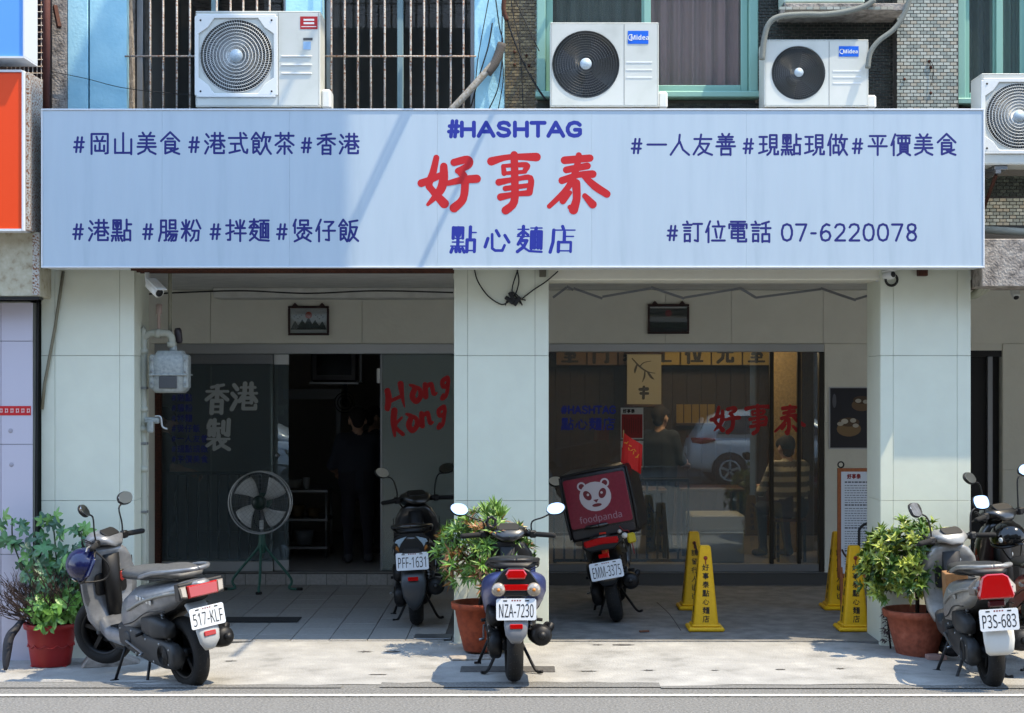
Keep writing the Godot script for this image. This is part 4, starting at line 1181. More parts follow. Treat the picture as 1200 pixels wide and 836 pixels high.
func build_fittings():
	# --- gas meter with its pipework on the pillar's inner edge ---
	var z = -0.25
	var pipe = plain(Color(.66, .67, .62), .5)
	var g = thing("gas_meter", "grey gas meter with white elbowed pipes on the pillar by the fan", "gas meter")
	var riser = [at(168, 690, z), at(168, 410, z), at(169, 397, z), at(176, 391, z), at(184, 391, z)]
	part("riser_pipe", gas_pipe(curve(riser, 5)), pipe, g)
	part("bend_pipe", gas_pipe(curve([at(186, 391, z), at(196, 391, z), at(201, 396, z), at(201, 408, z)], 5)), pipe, g)
	var st = mb()
	for q in [[168, 412], [168, 480], [168, 503], [168, 550], [201, 404]]:
		lathe(st, [Vector2(.036, -.02), Vector2(.038, 0), Vector2(.036, .02)], at(q[0], q[1], z), Basis(), 12)
	lathe(st, [Vector2(.036, -.02), Vector2(.038, 0), Vector2(.036, .02)], at(185, 391, z), Basis(Vector3.BACK, PI / 2), 12)
	part("coupling", st, pipe, g)
	var mm = grained([Color(.50, .53, .53), Color(.68, .70, .68)], .02, .4, .5, 97, .1, 3, .05, .1)
	var c = at(200, 436, z)
	st = mb()
	rings(st, [oval(c + Vector3(0, -.165, 0), Vector3(.11, 0, 0), Vector3(0, 0, .085), 5), oval(c + Vector3(0, -.14, 0), Vector3(.135, 0, 0), Vector3(0, 0, .10), 5), oval(c + Vector3(0, .10, 0), Vector3(.135, 0, 0), Vector3(0, 0, .10), 5), oval(c + Vector3(0, .165, 0), Vector3(.10, 0, 0), Vector3(0, 0, .07), 5)])
	part("meter_body", st, mm, g)
	part("seam_flange", boxed(c.x - 0.15, c.x + 0.15, c.y - 0.03, c.y - 0.018, c.z - 0.11, c.z + 0.11, 0.003), mm, g)
	part("dial_plate", boxed(c.x - 0.07, c.x + 0.07, c.y - 0.13, c.y - 0.035, c.z + 0.098, c.z + 0.112, 0.004), plain(Color(.28, .29, .30), .4), g)
	for s in [-1, 1]:
		var sb = mb()
		box(sb, c + Vector3(s * 0.13, 0.0, 0.03), Vector3(.045, .27, .13), Basis(), .014)
		part("side_lobe", sb, mm, g)
		for k in 3:
			var rb = mb()
			lathe(rb, [Vector2(.008, 0), Vector2(.008, .008), Vector2(.004, .012)], c + Vector3(s * 0.13, -0.09 + k * 0.09, 0.096), Basis(Vector3.RIGHT, PI / 2), 8)
			part("bolt", rb, M.steel, g)
	st = mb(); lathe(st, [Vector2(.03, -.02), Vector2(.03, .03)], at(203, 410, z), Basis(), 12)
	part("collar", st, mm, g)
	st = mb(); lathe(st, [Vector2(.022, -.05), Vector2(.03, -.03), Vector2(.03, .05), Vector2(.02, .07)], at(209, 395, z - .05), Basis(Vector3.BACK, .1), 12)
	part("regulator", st, plain(Color(.16, .13, .16), .4), g)
	st = mb(); lathe(st, [Vector2(.014, -.10), Vector2(.014, .04), Vector2(.024, .05), Vector2(.026, .12), Vector2(.016, .125)], at(186, 375, z), Basis(), 10)
	part("vent_cap", st, plain(Color(.62, .55, .52), .5), g)
	st = mb(); box(st, at(178, 493, z + .03), Vector3(.12, .05, .05), Basis(), .012); box(st, at(176, 500, z + .05), Vector3(.05, .1, .05), Basis(), .012)
	part("shutoff_valve", st, mm, g)
	st = mb(); tube(st, curve([at(181, 488, z + .05), at(188, 489, z + .05), at(190, 500, z + .05), at(196, 503, z + .05)], 4), .008, 6)
	part("valve_handle", st, M.alu, g)
	for q in [[162, 455], [162, 520], [162, 600], [162, 672]]:
		part("pipe_clip", boxed(at(q[0], 0, z).x - 0.02, at(168, 0, z).x + 0.032, at(0, q[1], z).y - 0.01, at(0, q[1], z).y + 0.01, z - 0.032, z + 0.032, 0.003), M.steel, g)
	st = mb(); tube(st, [at(168, 690, z), Vector3(at(168, 0, z).x, -0.01, z)], .028, 12)
	part("ground_pipe", st, pipe, g)
	single("conduit", gas_pipe([at(199, 402, -.32), Vector3(at(199, 0, -.32).x, 2.93, -.32)], .016), plain(Color(.52, .52, .46), .6), "slim grey conduit running from the ceiling to the gas meter", "conduit")
	# --- surveillance cameras ---
	camera_unit(at(176, 333, .06), at(186, 343, .16), "white bullet camera beside the conduit above the gas meter", 1.0)
	camera_unit(at(1028, 326, -0.1), at(1046, 322, 0.06), "white bullet camera with coiled cable on the pillar above the round bush", 0.75)
	camera_unit(at(1186, 335, -1.3), at(1191, 348, -1.2), "white dome-headed camera beyond the last pillar", 0.75)
	st = mb(); tube(st, circle_pts(at(1045, 328, .012), .05, 20), .005, 5, true); tube(st, circle_pts(at(1045, 328, .02), .04, 20), .005, 5, true)
	tube(st, [at(1045, 328, .012) + Vector3(.0, .05, 0), at(1040, 314, .012)], .005, 5)
	single("cable_coil", st, M.cable, "coil of black cable hung below the camera on the pillar", "cable")
	# --- wires on the middle pillar ---
	var w = thing("wire_tuft", "tuft of cut black wires hanging on the pillar behind the blue scooter", "wires")
	for q in [[[556, 316], [560, 330], [572, 347], [588, 357], [597, 352]], [[654, 318], [640, 330], [625, 340], [612, 350]], [[606, 316], [608, 330], [604, 345], [598, 352]], [[607, 316], [600, 340], [606, 356]], [[598, 350], [605, 345], [612, 358]], [[594, 355], [604, 350], [616, 352]], [[601, 342], [610, 356]], [[596, 348], [592, 358]]]:
		var pts = []
		for k in q.size(): pts.append(at(q[k][0], q[k][1], 0.012 + 0.006 * (k % 2)))
		var ws = mb(); tube(ws, curve(pts, 5), .0055, 6)
		part("wire", ws, M.cable, w)
	for q in [[600, 348, 0.5], [606, 353, -0.6], [597, 352, 0.9]]:
		var ws = mb(); box(ws, at(q[0], q[1], .02), Vector3(.03, .08, .02), Basis(Vector3.BACK, q[2]), .004)
		part("splice", ws, M.black, w)
	single("junction_box", boxed(at(632, 0, .02).x, at(640, 0, .02).x, at(0, 325, 0).y, at(0, 314, 0).y, .002, .06, .004), plain(Color(.36, .35, .30), .6), "small drab junction box under the signboard's middle", "box")
	single("junction_box", boxed(at(1075, 0, .02).x, at(1086, 0, .02).x, at(0, 324, 0).y, at(0, 314, 0).y, .002, .07, .004), M.rust, "small dark rusty box under the signboard above the round bush", "box")
	# hoses bending round the pillar under the sign's end
	for i in 3:
		var hs = mb()
		var o = i * 4.5
		tube(hs, curve([at(1142 + o, 300, -.05 - .03 * i), at(1148 + o, 322, -.05 - .03 * i), at(1149 + o, 336, -.05 - .03 * i), at(1140 + o * .5, 346, -.12), at(1132, 348, -.28)], 6), .026, 10)
		single("pipe_hose", hs, plain(Color(.60, .61, .54), .6), "thick pale lagged hose, %s of three curling under the sign's end" % ["inner", "middle", "outer"][i], "hose", "lagged hoses")
	# folded awning arms under the ceiling
	var aw = thing("awning_frame", "grey folding awning arms under the arcade ceiling", "awning frame")
	for q in [[648, 349, 664, 337], [664, 336, 672, 340], [672, 338, 706, 350], [706, 348, 763, 338], [763, 337, 802, 350], [802, 349, 868, 338], [868, 338, 886, 349], [886, 349, 962, 339], [962, 338, 1003, 352], [1003, 351, 1016, 347]]:
		var b = mb(); bar(b, at(q[0], q[1], -1.9), at(q[2], q[3], -1.9), .03, .02)
		part("arm", b, M.steel, aw)
	part("roller", boxed(at(646, 0, -1.9).x, at(1016, 0, -1.9).x, 2.90, 2.929, -2.0, -1.9, .008), M.steel, aw)
	var cw = mb(); tube(cw, curve([at(170, 345, -1.5), at(235, 342, -1.5), at(290, 341, -1.5), at(360, 344, -1.5), at(440, 341, -1.5), at(531, 343, -1.5)], 6), .007, 5)
	single("ceiling_cable", cw, M.cable, "thin dark cable sagging along the ceiling of the tiled bay", "cable")
	# framed talismans over the doors
	talisman(at(361.5, 376, ZB + .02), 0.405, 0.29, true, "framed charm with mountains under a red sun over the tiled bay")
	talisman(at(783.5, 374, ZB + .02), 0.41, 0.295, false, "dark framed charm with a bright reflection painted on over the wide shop front")
	# poster of steamers
	var pz = -2.2
	var p0 = at(973, 525, ZB + .004)
	var p1 = at(1024, 455, ZB + .004)
	var po = thing("food_poster", "dark poster of bamboo steamers on the wall by the last pillar", "poster")
	part("sheet", boxed(p0.x, p1.x, p0.y, p1.y, ZB + .001, ZB + .006), plain(Color(.10, .10, .13), .3), po)
	part("border", boxed(p0.x - .012, p1.x, p0.y - .012, p0.y - .0005, ZB + .001, ZB + .009), M.alu, po)
	part("border", boxed(p0.x - .012, p1.x, p1.y + .0005, p1.y + .012, ZB + .001, ZB + .009), M.alu, po)
	part("border", boxed(p0.x - .012, p0.x - .0005, p0.y, p1.y, ZB + .001, ZB + .009), M.alu, po)
	for q in [[995, 503, .12, .075, Color(.50, .40, .26)], [995, 495, .105, .045, Color(.32, .24, .15)], [1010, 475, .10, .06, Color(.40, .31, .20)], [1010, 469, .085, .04, Color(.28, .21, .13)], [990, 494, .035, .025, Color(.74, .72, .66)], [1000, 493, .03, .022, Color(.70, .68, .62)], [978, 470, .02, .07, Color(.34, .35, .38)], [985, 497, .032, .02, Color(.70, .68, .62)], [1003, 499, .03, .02, Color(.72, .70, .64)], [1006, 470, .03, .02, Color(.70, .68, .62)], [1015, 471, .03, .02, Color(.66, .64, .58)]]:
		var pp = mb()
		var poly = PackedVector2Array()
		for i in 18: poly.append(Vector2(cos(TAU * i / 18) * q[2], sin(TAU * i / 18) * q[3]))
		flat_poly(pp, poly, Transform3D(Basis(), at(q[0], q[1], ZB + .0064 + .00012 * po.get_child_count())))
		part("print", pp, plain(q[4], .4), po)

func camera_unit(a: Vector3, b: Vector3, label: String, s: float):
	var c = thing("security_camera", label, "camera", Vector3.ZERO, 0, "security cameras")
	var d = (b - a).normalized()
	var st = mb()
	tube(st, [a - d * .02 * s, a, b, b + d * .008], [.03 * s, .042 * s, .042 * s, .036 * s], 14)
	part("barrel", st, M.white_plastic, c)
	st = mb(); tube(st, [b + d * .006, b + d * .012], .03 * s, 12)
	part("lens", st, M.black, c)
	st = mb(); box(st, (a + b) * .5 + Vector3(0, .045 * s, 0) + d * .03, Vector3(.09 * s, .012, .2 * s), Basis.looking_at(d, Vector3.UP), .004)
	part("hood", st, M.white_plastic, c)
	st = mb(); tube(st, curve([a, a + Vector3(-.03, .03, -.03) * s, a + Vector3(-.04, .1, -.06) * s], 4), .018 * s, 8)
	part("bracket", st, M.white_plastic, c)
	part("mount", boxed(a.x - .04 * s - .03, a.x - .04 * s + .03, a.y + .1 * s, a.y + .1 * s + .012, a.z - .06 * s - .03, a.z - .06 * s + .03), M.white_plastic, c)

func talisman(c: Vector3, w: float, h: float, bright: bool, label: String):
	var t = thing("framed_charm", label, "picture", Vector3.ZERO, 0, "framed charms over the doors")
	var fm = plain(Color(.17, .06, .05), .35)
	var f = .022
	part("frame", boxed(c.x - w / 2, c.x + w / 2, c.y + h / 2 - f, c.y + h / 2, c.z - .018, c.z + .012, .005), fm, t)
	part("frame", boxed(c.x - w / 2, c.x + w / 2, c.y - h / 2, c.y - h / 2 + f, c.z - .018, c.z + .012, .005), fm, t)
	part("frame", boxed(c.x - w / 2, c.x - w / 2 + f, c.y - h / 2 + f, c.y + h / 2 - f, c.z - .018, c.z + .011, .005), fm, t)
	part("frame", boxed(c.x + w / 2 - f, c.x + w / 2, c.y - h / 2 + f, c.y + h / 2 - f, c.z - .018, c.z + .011, .005), fm, t)
	for s in [-1, 1]:
		var st = mb()
		prism(st, v2([-.03, 0, .03, 0, .012, .022, 0, .032, -.012, .022]), .014, Transform3D(Basis(), Vector3(c.x + s * w * .33, c.y + h / 2 + .0005, c.z)))
		part("finial", st, fm, t)
	part("print", boxed(c.x - w / 2 + f, c.x + w / 2 - f, c.y - h / 2 + f, c.y + h / 2 - f, c.z - .016, c.z - .004), plain(Color(.66, .68, .68) if bright else Color(.10, .10, .13), .6), t)
	var peaks = mb()
	var pts = [-.5, -.36]
	var tops = [[-.46, -.2], [-.38, .0], [-.30, -.18], [-.24, -.1], [-.18, .06], [-.1, -.12], [0, .16], [.1, -.14], [.18, .04], [.25, -.12], [.3, -.2], [.38, -.02], [.46, -.2]]
	for q in tops: pts.append_array(q)
	pts.append_array([.5, -.36])
	var poly = PackedVector2Array()
	for i in range(0, pts.size(), 2): poly.append(Vector2(pts[i] * (w - 2 * f) * .98, pts[i + 1] * (h - 2 * f)))
	flat_poly(peaks, poly, Transform3D(Basis(), c + Vector3(0, 0, -.0035)))
	part("mountains", peaks, plain(Color(.03, .10, .09), .6), t)
	var sun = mb()
	var disc = PackedVector2Array()
	for i in 16: disc.append(Vector2.from_angle(TAU * i / 16) * .034)
	flat_poly(sun, disc, Transform3D(Basis(), c + Vector3(0, .055, -.003)))
	part("sun_print", sun, plain(Color(.62, .22, .10) if bright else Color(.45, .07, .14), .6), t)
	if bright:
		var ink = mb()
		for i in 5:
			for s in [-1, 1]:
				box(ink, c + Vector3(s * (.07 + .018 * i), .055 - .018 * (i % 3), -.0035), Vector3(.014, .006, .0004))
		box(ink, c + Vector3(0, -.075, -.0028), Vector3(.2, .01, .0004))
		part("lettering", ink, M.black, t)
	else:
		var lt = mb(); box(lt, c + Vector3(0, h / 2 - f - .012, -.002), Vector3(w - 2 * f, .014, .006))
		part("painted_reflection", lt, plain(Color(.80, .80, .80), .3), t)  # a tube's reflection in the glass, painted as a pale strip
	part("pane", boxed(c.x - w / 2 + f, c.x + w / 2 - f, c.y - h / 2 + f, c.y + h / 2 - f, c.z + .004, c.z + .006), M.window_glass, t)

# ---------- air conditioners ----------
func wire_grille(st: SurfaceTool, c: Vector3, r0: float, r1: float, n_rings: int, n_spokes: int, t: float, twist := 0.5, dish := 0.0):
	for i in n_rings:
		var f = float(i) / (n_rings - 1)
		tube(st, circle_pts(c + Vector3(0, 0, dish * (1.0 - f * f)), lerpf(r0, r1, f), 44), t, 4, true)
	for i in n_spokes:
		var a = TAU * i / n_spokes
		var pts = []
		for k in 5:
			var f = k / 4.0
			var aa = a + twist * sin(f * PI * 0.5)
			pts.append(c + Vector3(cos(aa), sin(aa), 0) * lerpf(r0, r1, f) + Vector3(0, 0, dish * (1.0 - f * f) - t))
		tube(st, pts, t * 0.6, 3)

func air_conditioner(called_label: String, c: Vector3, w: float, h: float, square: bool) -> Node3D:
	# c: middle of the front face's bottom edge
	var a = thing("air_conditioner", called_label, "air conditioner", c, 0, "outdoor air conditioner units")
	var d = 0.30
	var wf: float = w * (0.63 if square else 0.60)
	var fr: float = minf(h * 0.40, wf * 0.47) if square else h * 0.40
	var fx: float = -w / 2 + wf * (0.52 if square else 0.545)
	var fc = Vector3(fx, h * (0.53 if square else 0.505), 0)
	# casing with a round or eight-sided opening: built as a ring of quads between the opening and the outline
	var st = mb()
	box(st, Vector3(0, h - .006, -d / 2 - .001), Vector3(w, .012, d), Basis(), .004)
	box(st, Vector3(0, .006, -d / 2 - .001), Vector3(w, .012, d), Basis(), .004)
	box(st, Vector3(-w / 2 + .006, h / 2, -d / 2 - .001), Vector3(.0119, h - .025, d), Basis(), .004)
	box(st, Vector3(w / 2 - .006, h / 2, -d / 2 - .001), Vector3(.0119, h - .025, d), Basis(), .004)
	part("casing", st, M.ac_white, a)
	st = mb(); box(st, Vector3(0, h / 2, -d + .012), Vector3(w - .025, h - .025, .02), Basis())
	part("coil_pack", st, plain(Color(.46, .48, .50), .5, .3), a)
	st = mb()
	var n = 48
	var inner = []
	var outer = []
	for i in n:
		var ang = TAU * i / n
		var dir = Vector3(cos(ang), sin(ang), 0)
		inner.append(fc + dir * fr)
		# the outline of the front, met along the same direction
		var sx = INF if absf(dir.x) < 1e-6 else ((w / 2 - 0.012 - fc.x) / dir.x if dir.x > 0 else (-w / 2 + 0.012 - fc.x) / dir.x)
		var sy = INF if absf(dir.y) < 1e-6 else ((h - 0.012 - fc.y) / dir.y if dir.y > 0 else (0.012 - fc.y) / dir.y)
		outer.append(fc + dir * minf(sx, sy))
	var t = PackedVector3Array()
	for i in n:
		var k = (i + 1) % n
		quad(t, inner[i], inner[k], outer[k], outer[i])
		# walls of the opening and of the panel
		quad(t, inner[i], inner[i] + Vector3(0, 0, -.028), inner[k] + Vector3(0, 0, -.028), inner[k])
		quad(t, outer[k], outer[k] + Vector3(0, 0, -.031), outer[i] + Vector3(0, 0, -.031), outer[i])
	for corner in [Vector3(w / 2 - .012, h - .012, 0), Vector3(-w / 2 + .012, h - .012, 0), Vector3(-w / 2 + .012, .012, 0), Vector3(w / 2 - .012, .012, 0)]:
		# the outline's corners, cut off by the fan of directions
		var best = []
		for i in n: best.append([outer[i].distance_to(corner), i])
		best.sort_custom(func(p, q): return p[0] < q[0])
		var i0: int = best[0][1]
		for o in [[i0, (i0 + 1) % n], [(i0 - 1 + n) % n, i0]]:
			var A: Vector3 = outer[o[0]]
			var B: Vector3 = outer[o[1]]
			if absf(A.x - B.x) > 1e-4 and absf(A.y - B.y) > 1e-4: t.append_array([A, B, corner])
	emit(st, t, false, false)
	part("front_panel", st, M.ac_white, a)
	st = mb(); tube(st, circle_pts(fc + Vector3(0, 0, -.034), fr * 1.02, 40), .008, 6, true)
	part("fan_shroud", st, plain(Color(.30, .31, .32), .6), a)
	st = mb(); lathe(st, [Vector2(.0, .05), Vector2(.05, .045), Vector2(.06, 0), Vector2(.06, -.12)], fc + Vector3(0, 0, -.12), Basis(Vector3.RIGHT, PI / 2), 20)
	part("fan_motor", st, plain(Color(.30, .31, .32), .5), a)
	# blades and hub behind the grille
	for i in 3:
		var ang = TAU * i / 3 + 0.4
		st = mb()
		var poly = PackedVector2Array()
		for k in 9: poly.append(Vector2.from_angle(ang + 0.95 * k / 8.0) * fr * 0.9)
		for k in 5: poly.append(Vector2.from_angle(ang + 0.75 - 0.6 * k / 4.0) * fr * 0.24)
		prism(st, poly, 0.006, Transform3D(Basis(Vector3(cos(ang + .4), sin(ang + .4), 0), 0.10), fc + Vector3(0, 0, -.085)))
		part("fan_blade", st, plain(Color(.13, .14, .16), .5), a)
	st = mb()
	var gm: StandardMaterial3D = M.white_plastic if square else plain(Color(.30, .32, .33), .4)
	wire_grille(st, fc + Vector3(0, 0, .004), fr * .17, fr * .985, 10 if square else 12, 90 if square else 72, .0024 if square else .0017, .8 if square else .35, .012)
	part("grille", st, gm, a)
	st = mb(); lathe(st, [Vector2(.0, .012), Vector2(fr * .17, .008), Vector2(fr * .17, 0)], fc + Vector3(0, 0, .012), Basis(Vector3.RIGHT, PI / 2), 24)
	part("grille_hub", st, plain(Color(.62, .68, .72), .4), a)
	if square:
		st = mb()
		# raised square frame with cut corners round the fan
		var hw = fr * 1.07
		var outl = round_rect(hw * 2, hw * 2, .03)
		for q in 4:
			var cor = Vector2(1 if q in [0, 3] else -1, 1 if q < 2 else -1)
			var tri = PackedVector2Array([cor * hw, Vector2(cor.x * hw, cor.y * hw * .52), Vector2(cor.x * hw * .72, cor.y * hw * .72), Vector2(cor.x * hw * .52, cor.y * hw)])
			prism(st, tri, .012, Transform3D(Basis(), fc + Vector3(0, 0, .0075)), .003)
		for s in [-1, 1]:
			box(st, fc + Vector3(s * hw, 0, .007), Vector3(.03, hw * 2, .0125), Basis(), .004)
			box(st, fc + Vector3(0, s * hw, .007), Vector3(hw * 2, .03, .012), Basis(), .004)
		part("grille_frame", st, M.white_plastic, a)
		for q in 4:
			st = mb()
			lathe(st, [Vector2(.008, 0), Vector2(.006, .004)], fc + Vector3((1 if q in [0, 3] else -1) * hw * .9, (1 if q < 2 else -1) * hw * .9, .0137), Basis(Vector3.RIGHT, PI / 2), 8)
			part("screw", st, M.dark_steel, a)
	# louvre ridges on the service side
	var rx = fx + fr + (w / 2 - fx - fr) * .5
	var rw = (w / 2 - fx - fr) * .66
	for i in 3:
		part("ridge", boxed(rx - rw / 2, rx + rw / 2, h * (.52 - .09 * i), h * (.52 - .09 * i) + .012, .0005, .008 if square else .003, .003), M.white_plastic, a)
	part("seam", boxed(fx + fr * 1.13, fx + fr * 1.13 + .003, .014, h - .014, .0004, .0014), plain(Color(.30, .31, .31), .8), a)
	# service cover, valves, feet
	part("valve_cover", boxed(w / 2 + .001, w / 2 + .075, .0, h * .2, -.24, -.06, .014), M.white_plastic, a)
	for s in [-1, 1]:
		part("foot", boxed(s * w * .32 - .05, s * w * .32 + .05, -.035, -.001, -.33, -.02, .004), M.steel, a)
	return a

func build_air_conditioners():
	var z = 0.03
	# long bracket the outdoor units stand on, behind the signboard
	var k = thing("unit_bracket", "steel angle rails behind the signboard carrying the air conditioners", "bracket")
	for zz in [-0.26, -0.06]:
		part("rail", boxed(at(190, 0, zz).x, at(1060, 0, zz).x, 4.052, 4.0895, zz - .02, zz + .02), M.steel, k)
	for px in [200, 380, 560, 740, 920, 1050]:
		part("arm", boxed(at(px, 0, z).x - .02, at(px, 0, z).x + .02, 4.012, 4.051, ZW - .03, .02), M.steel, k)
	var u = func(x0, x1, y0, y1): return [at((x0 + x1) * .5, y1, z), (x1 - x0) * (EYE.z - z) / FOCAL, (y1 - y0) * (EYE.z - z) / FOCAL]
	var r = u.call(229, 375, 11, 125)
	r[0].y = 4.125
	var a = air_conditioner("white air conditioner with square white grille and red sticker", r[0], r[1], r[2] - .01, true)
	var st = mb()
	var w: float = r[1]
	var h: float = r[2]
	part("red_sticker", boxed(w * .34, w * .48, h * .80, h * .93, .0005, .002), plain(Color(.62, .04, .08), .5), a)
	for i in 3: box(st, Vector3(w * .41, h * (.895 - .035 * i), .0022), Vector3(w * (.085 if i < 2 else .12), .014 if i < 2 else .006, .0004))
	part("sticker_print", st, M.white_plastic, a)
	part("grey_sticker", boxed(w * .365, w * .44, h * .685, h * .71, .0005, .002), plain(Color(.25, .25, .25), .5), a)
	part("blue_sticker", boxed(w * .365, w * .425, h * .59, h * .67, .0005, .002), plain(Color(.55, .68, .80), .5), a)
	for q in [[645, 772, 26, 125, "white air conditioner with blue logo before the pinkish curtains"], [896, 1018, 43, 122, "white air conditioner with blue logo under the tiled slab"]]:
		r = u.call(q[0], q[1], q[2], q[3])
		r[0].y = 4.125
		if q[0] > 800: r[2] = 0.517
		a = air_conditioner(q[4], r[0], r[1], r[2], false)
		w = r[1]; h = r[2]
		part("logo_plate", boxed(w * .215, w * .405, h * .745, h * .90, .0005, .003, .001), plain(Color(.02, .36, .78), .4), a)
		letters("logo_lettering", "Midea", h * .055, Transform3D(Basis(), Vector3(w * .325, h * .82, .0038)), M.white_plastic, a, 1.0, true)
		st = mb()
		var arc = []
		for i in 9: arc.append(Vector3(w * .245, h * .82, .004) + Vector3(cos(1.1 + i * .5), sin(1.1 + i * .5), 0) * h * .035)
		tube(st, arc, .003, 4)
		part("logo_mark", st, M.white_plastic, a)
	# unit at the end of the facade, nearer the street
	z = 0.28
	var c4 = at(1217, 193, z)
	a = air_conditioner("white air conditioner with square grille beyond the signboard's end", c4, .85, at(0, 86, z).y - c4.y, true)
	k = thing("wall_bracket", "rusty wall bracket under the air conditioner beyond the signboard's end", "bracket")
	for x in [c4.x - .3, c4.x + .3]:
		part("arm", boxed(x - .02, x + .02, c4.y - .065, c4.y - .036, ZW + .10, z), M.steel, k)
		st = mb(); bar(st, Vector3(x, c4.y - .36, ZW + .12), Vector3(x, c4.y - .07, z - .06), .022, .022)
		part("strut", st, M.rust, k)
	# casing standing on the slab over the third unit
	var q0 = at(919, 17, 0.0)
	var ub = thing("upper_casing", "pale green lower edge of a unit standing on the tiled slab", "air conditioner")
	st = mb(); box(st, Vector3((q0.x + at(1014, 0, 0).x) / 2, at(0, 16.8, ZW).y + .33, -.15), Vector3(at(1014, 0, 0).x - q0.x, .64, .28), Basis(), .012)
	part("casing", st, plain(Color(.62, .70, .66), .5), ub)
	for s in [-1, 1]:
		part("foot", boxed(q0.x + .2 + .2 * s, q0.x + .28 + .2 * s, at(0, 17.2, ZW).y + .003, at(0, 16.8, ZW).y + .0105, -.28, -.02), M.steel, ub)
	# refrigerant pipes
	var grey = grained([Color(.36, .38, .36), Color(.50, .51, .48)], .05, .3, .8, 101)
	for q in [[[[1025, 0], [1012, 8], [990, 14], [965, 17], [940, 17], [912, 20], [900, 30], [895, 50], [893, 70]], .022, "lagged pipe looping over the slab to the unit with blue logo"], [[[1068, -6], [1058, 20], [1047, 35], [1030, 48], [1020, 62], [1017, 80]], .020, "lagged pipe curving down the tiled wall to the third unit"], [[[1000, 0], [998, 8], [985, 13], [975, 15]], .02, "short dark pipe behind the slab's upper unit"]]:
		st = mb()
		var pts = []
		for p in q[0]: pts.append(at(p[0], p[1], 0.075 if q[0].size() > 4 else -.1))
		tube(st, curve(pts, 5), q[1], 10)
		single("refrigerant_pipe", st, grey, q[2], "pipe")

# ---------- cables and poles over the sign ----------
func build_cables():
	var lines = [
		[[[574, -8], [565, 40], [560, 70], [557, 100], [556, 128]], .004, "thin black cable down the pale blue pier, straightest of them"],
		[[[580, -8], [585, 30], [589, 48], [588, 75], [583, 105], [573, 128]], .005, "black cable bowing down the edge of the pale blue pier"],
		[[[589, -8], [588, 60], [590, 90], [584, 128]], .004, "thin cable hanging at the corner of the brown tiles"],
		[[[598, -8], [602, 20], [608, 45], [611, 80], [613, 128]], .004, "thin cable hanging over the brown tiles"],
		[[[594, 20], [600, 40], [612, 70], [628, 100], [640, 118]], .008, "thick cable slanting over the brown tiles to the window sill"],
		[[[600, -8], [620, 35], [632, 60]], .004, "short cable crossing the brown tiles to the window frame"],
		[[[577, 27], [572, 55], [562, 88], [552, 125]], .006, "dark cable behind the broken pipe"],
		[[[60, 84], [100, 92], [150, 104], [230, 112]], .003, "thin wire crossing the pale blue wall to the air conditioner"],
		[[[1090, 70], [1094, 80], [1092, 100]], .003, "faint rust trail wire below the plugged holes"],
	]
	for q in lines:
		var st = mb()
		var pts = []
		for p in q[0]: pts.append(at(p[0], p[1], -.27 if q[0][0][0] < 1000 else -.19))
		tube(st, curve(pts, 6), q[1], 5)
		single("cable", st, M.cable, q[2], "cable")
	var st = mb()
	var bp = [at(528, 130, -.22), at(545, 112, -.22), at(570, 84, -.24), at(583, 68, -.26), at(588, 52, -.27)]
	tube(st, curve(bp, 5), [.028] .map(func(x): return x)[0], 12)
	single("broken_pipe", st, grained([[0.0, Color(.40, .33, .22)], [.5, Color(.55, .53, .49)], [1.0, Color(.68, .67, .65)]], .03, .5, .8, 103), "weathered grey pipe sticking up beside the barred window", "pipe")
	st = mb(); tube(st, curve([at(571, 86, -.245), at(581, 72, -.255), at(588.3, 51, -.27)], 4), .036, 12)
	single("pipe_wrap", st, grained([Color(.22, .20, .18), Color(.40, .38, .36)], .06, .3, .9, 104), "grey wrapping round the bend of the weathered pipe", "wrapping")
	st = mb(); tube(st, curve([at(592, -8, -.27), at(590, 10, -.26), at(594, 24, -.26)], 4), .018, 8)
	single("rusty_hook", st, M.rust, "rusty stub of metal at the corner of the brown tiles", "bracket")

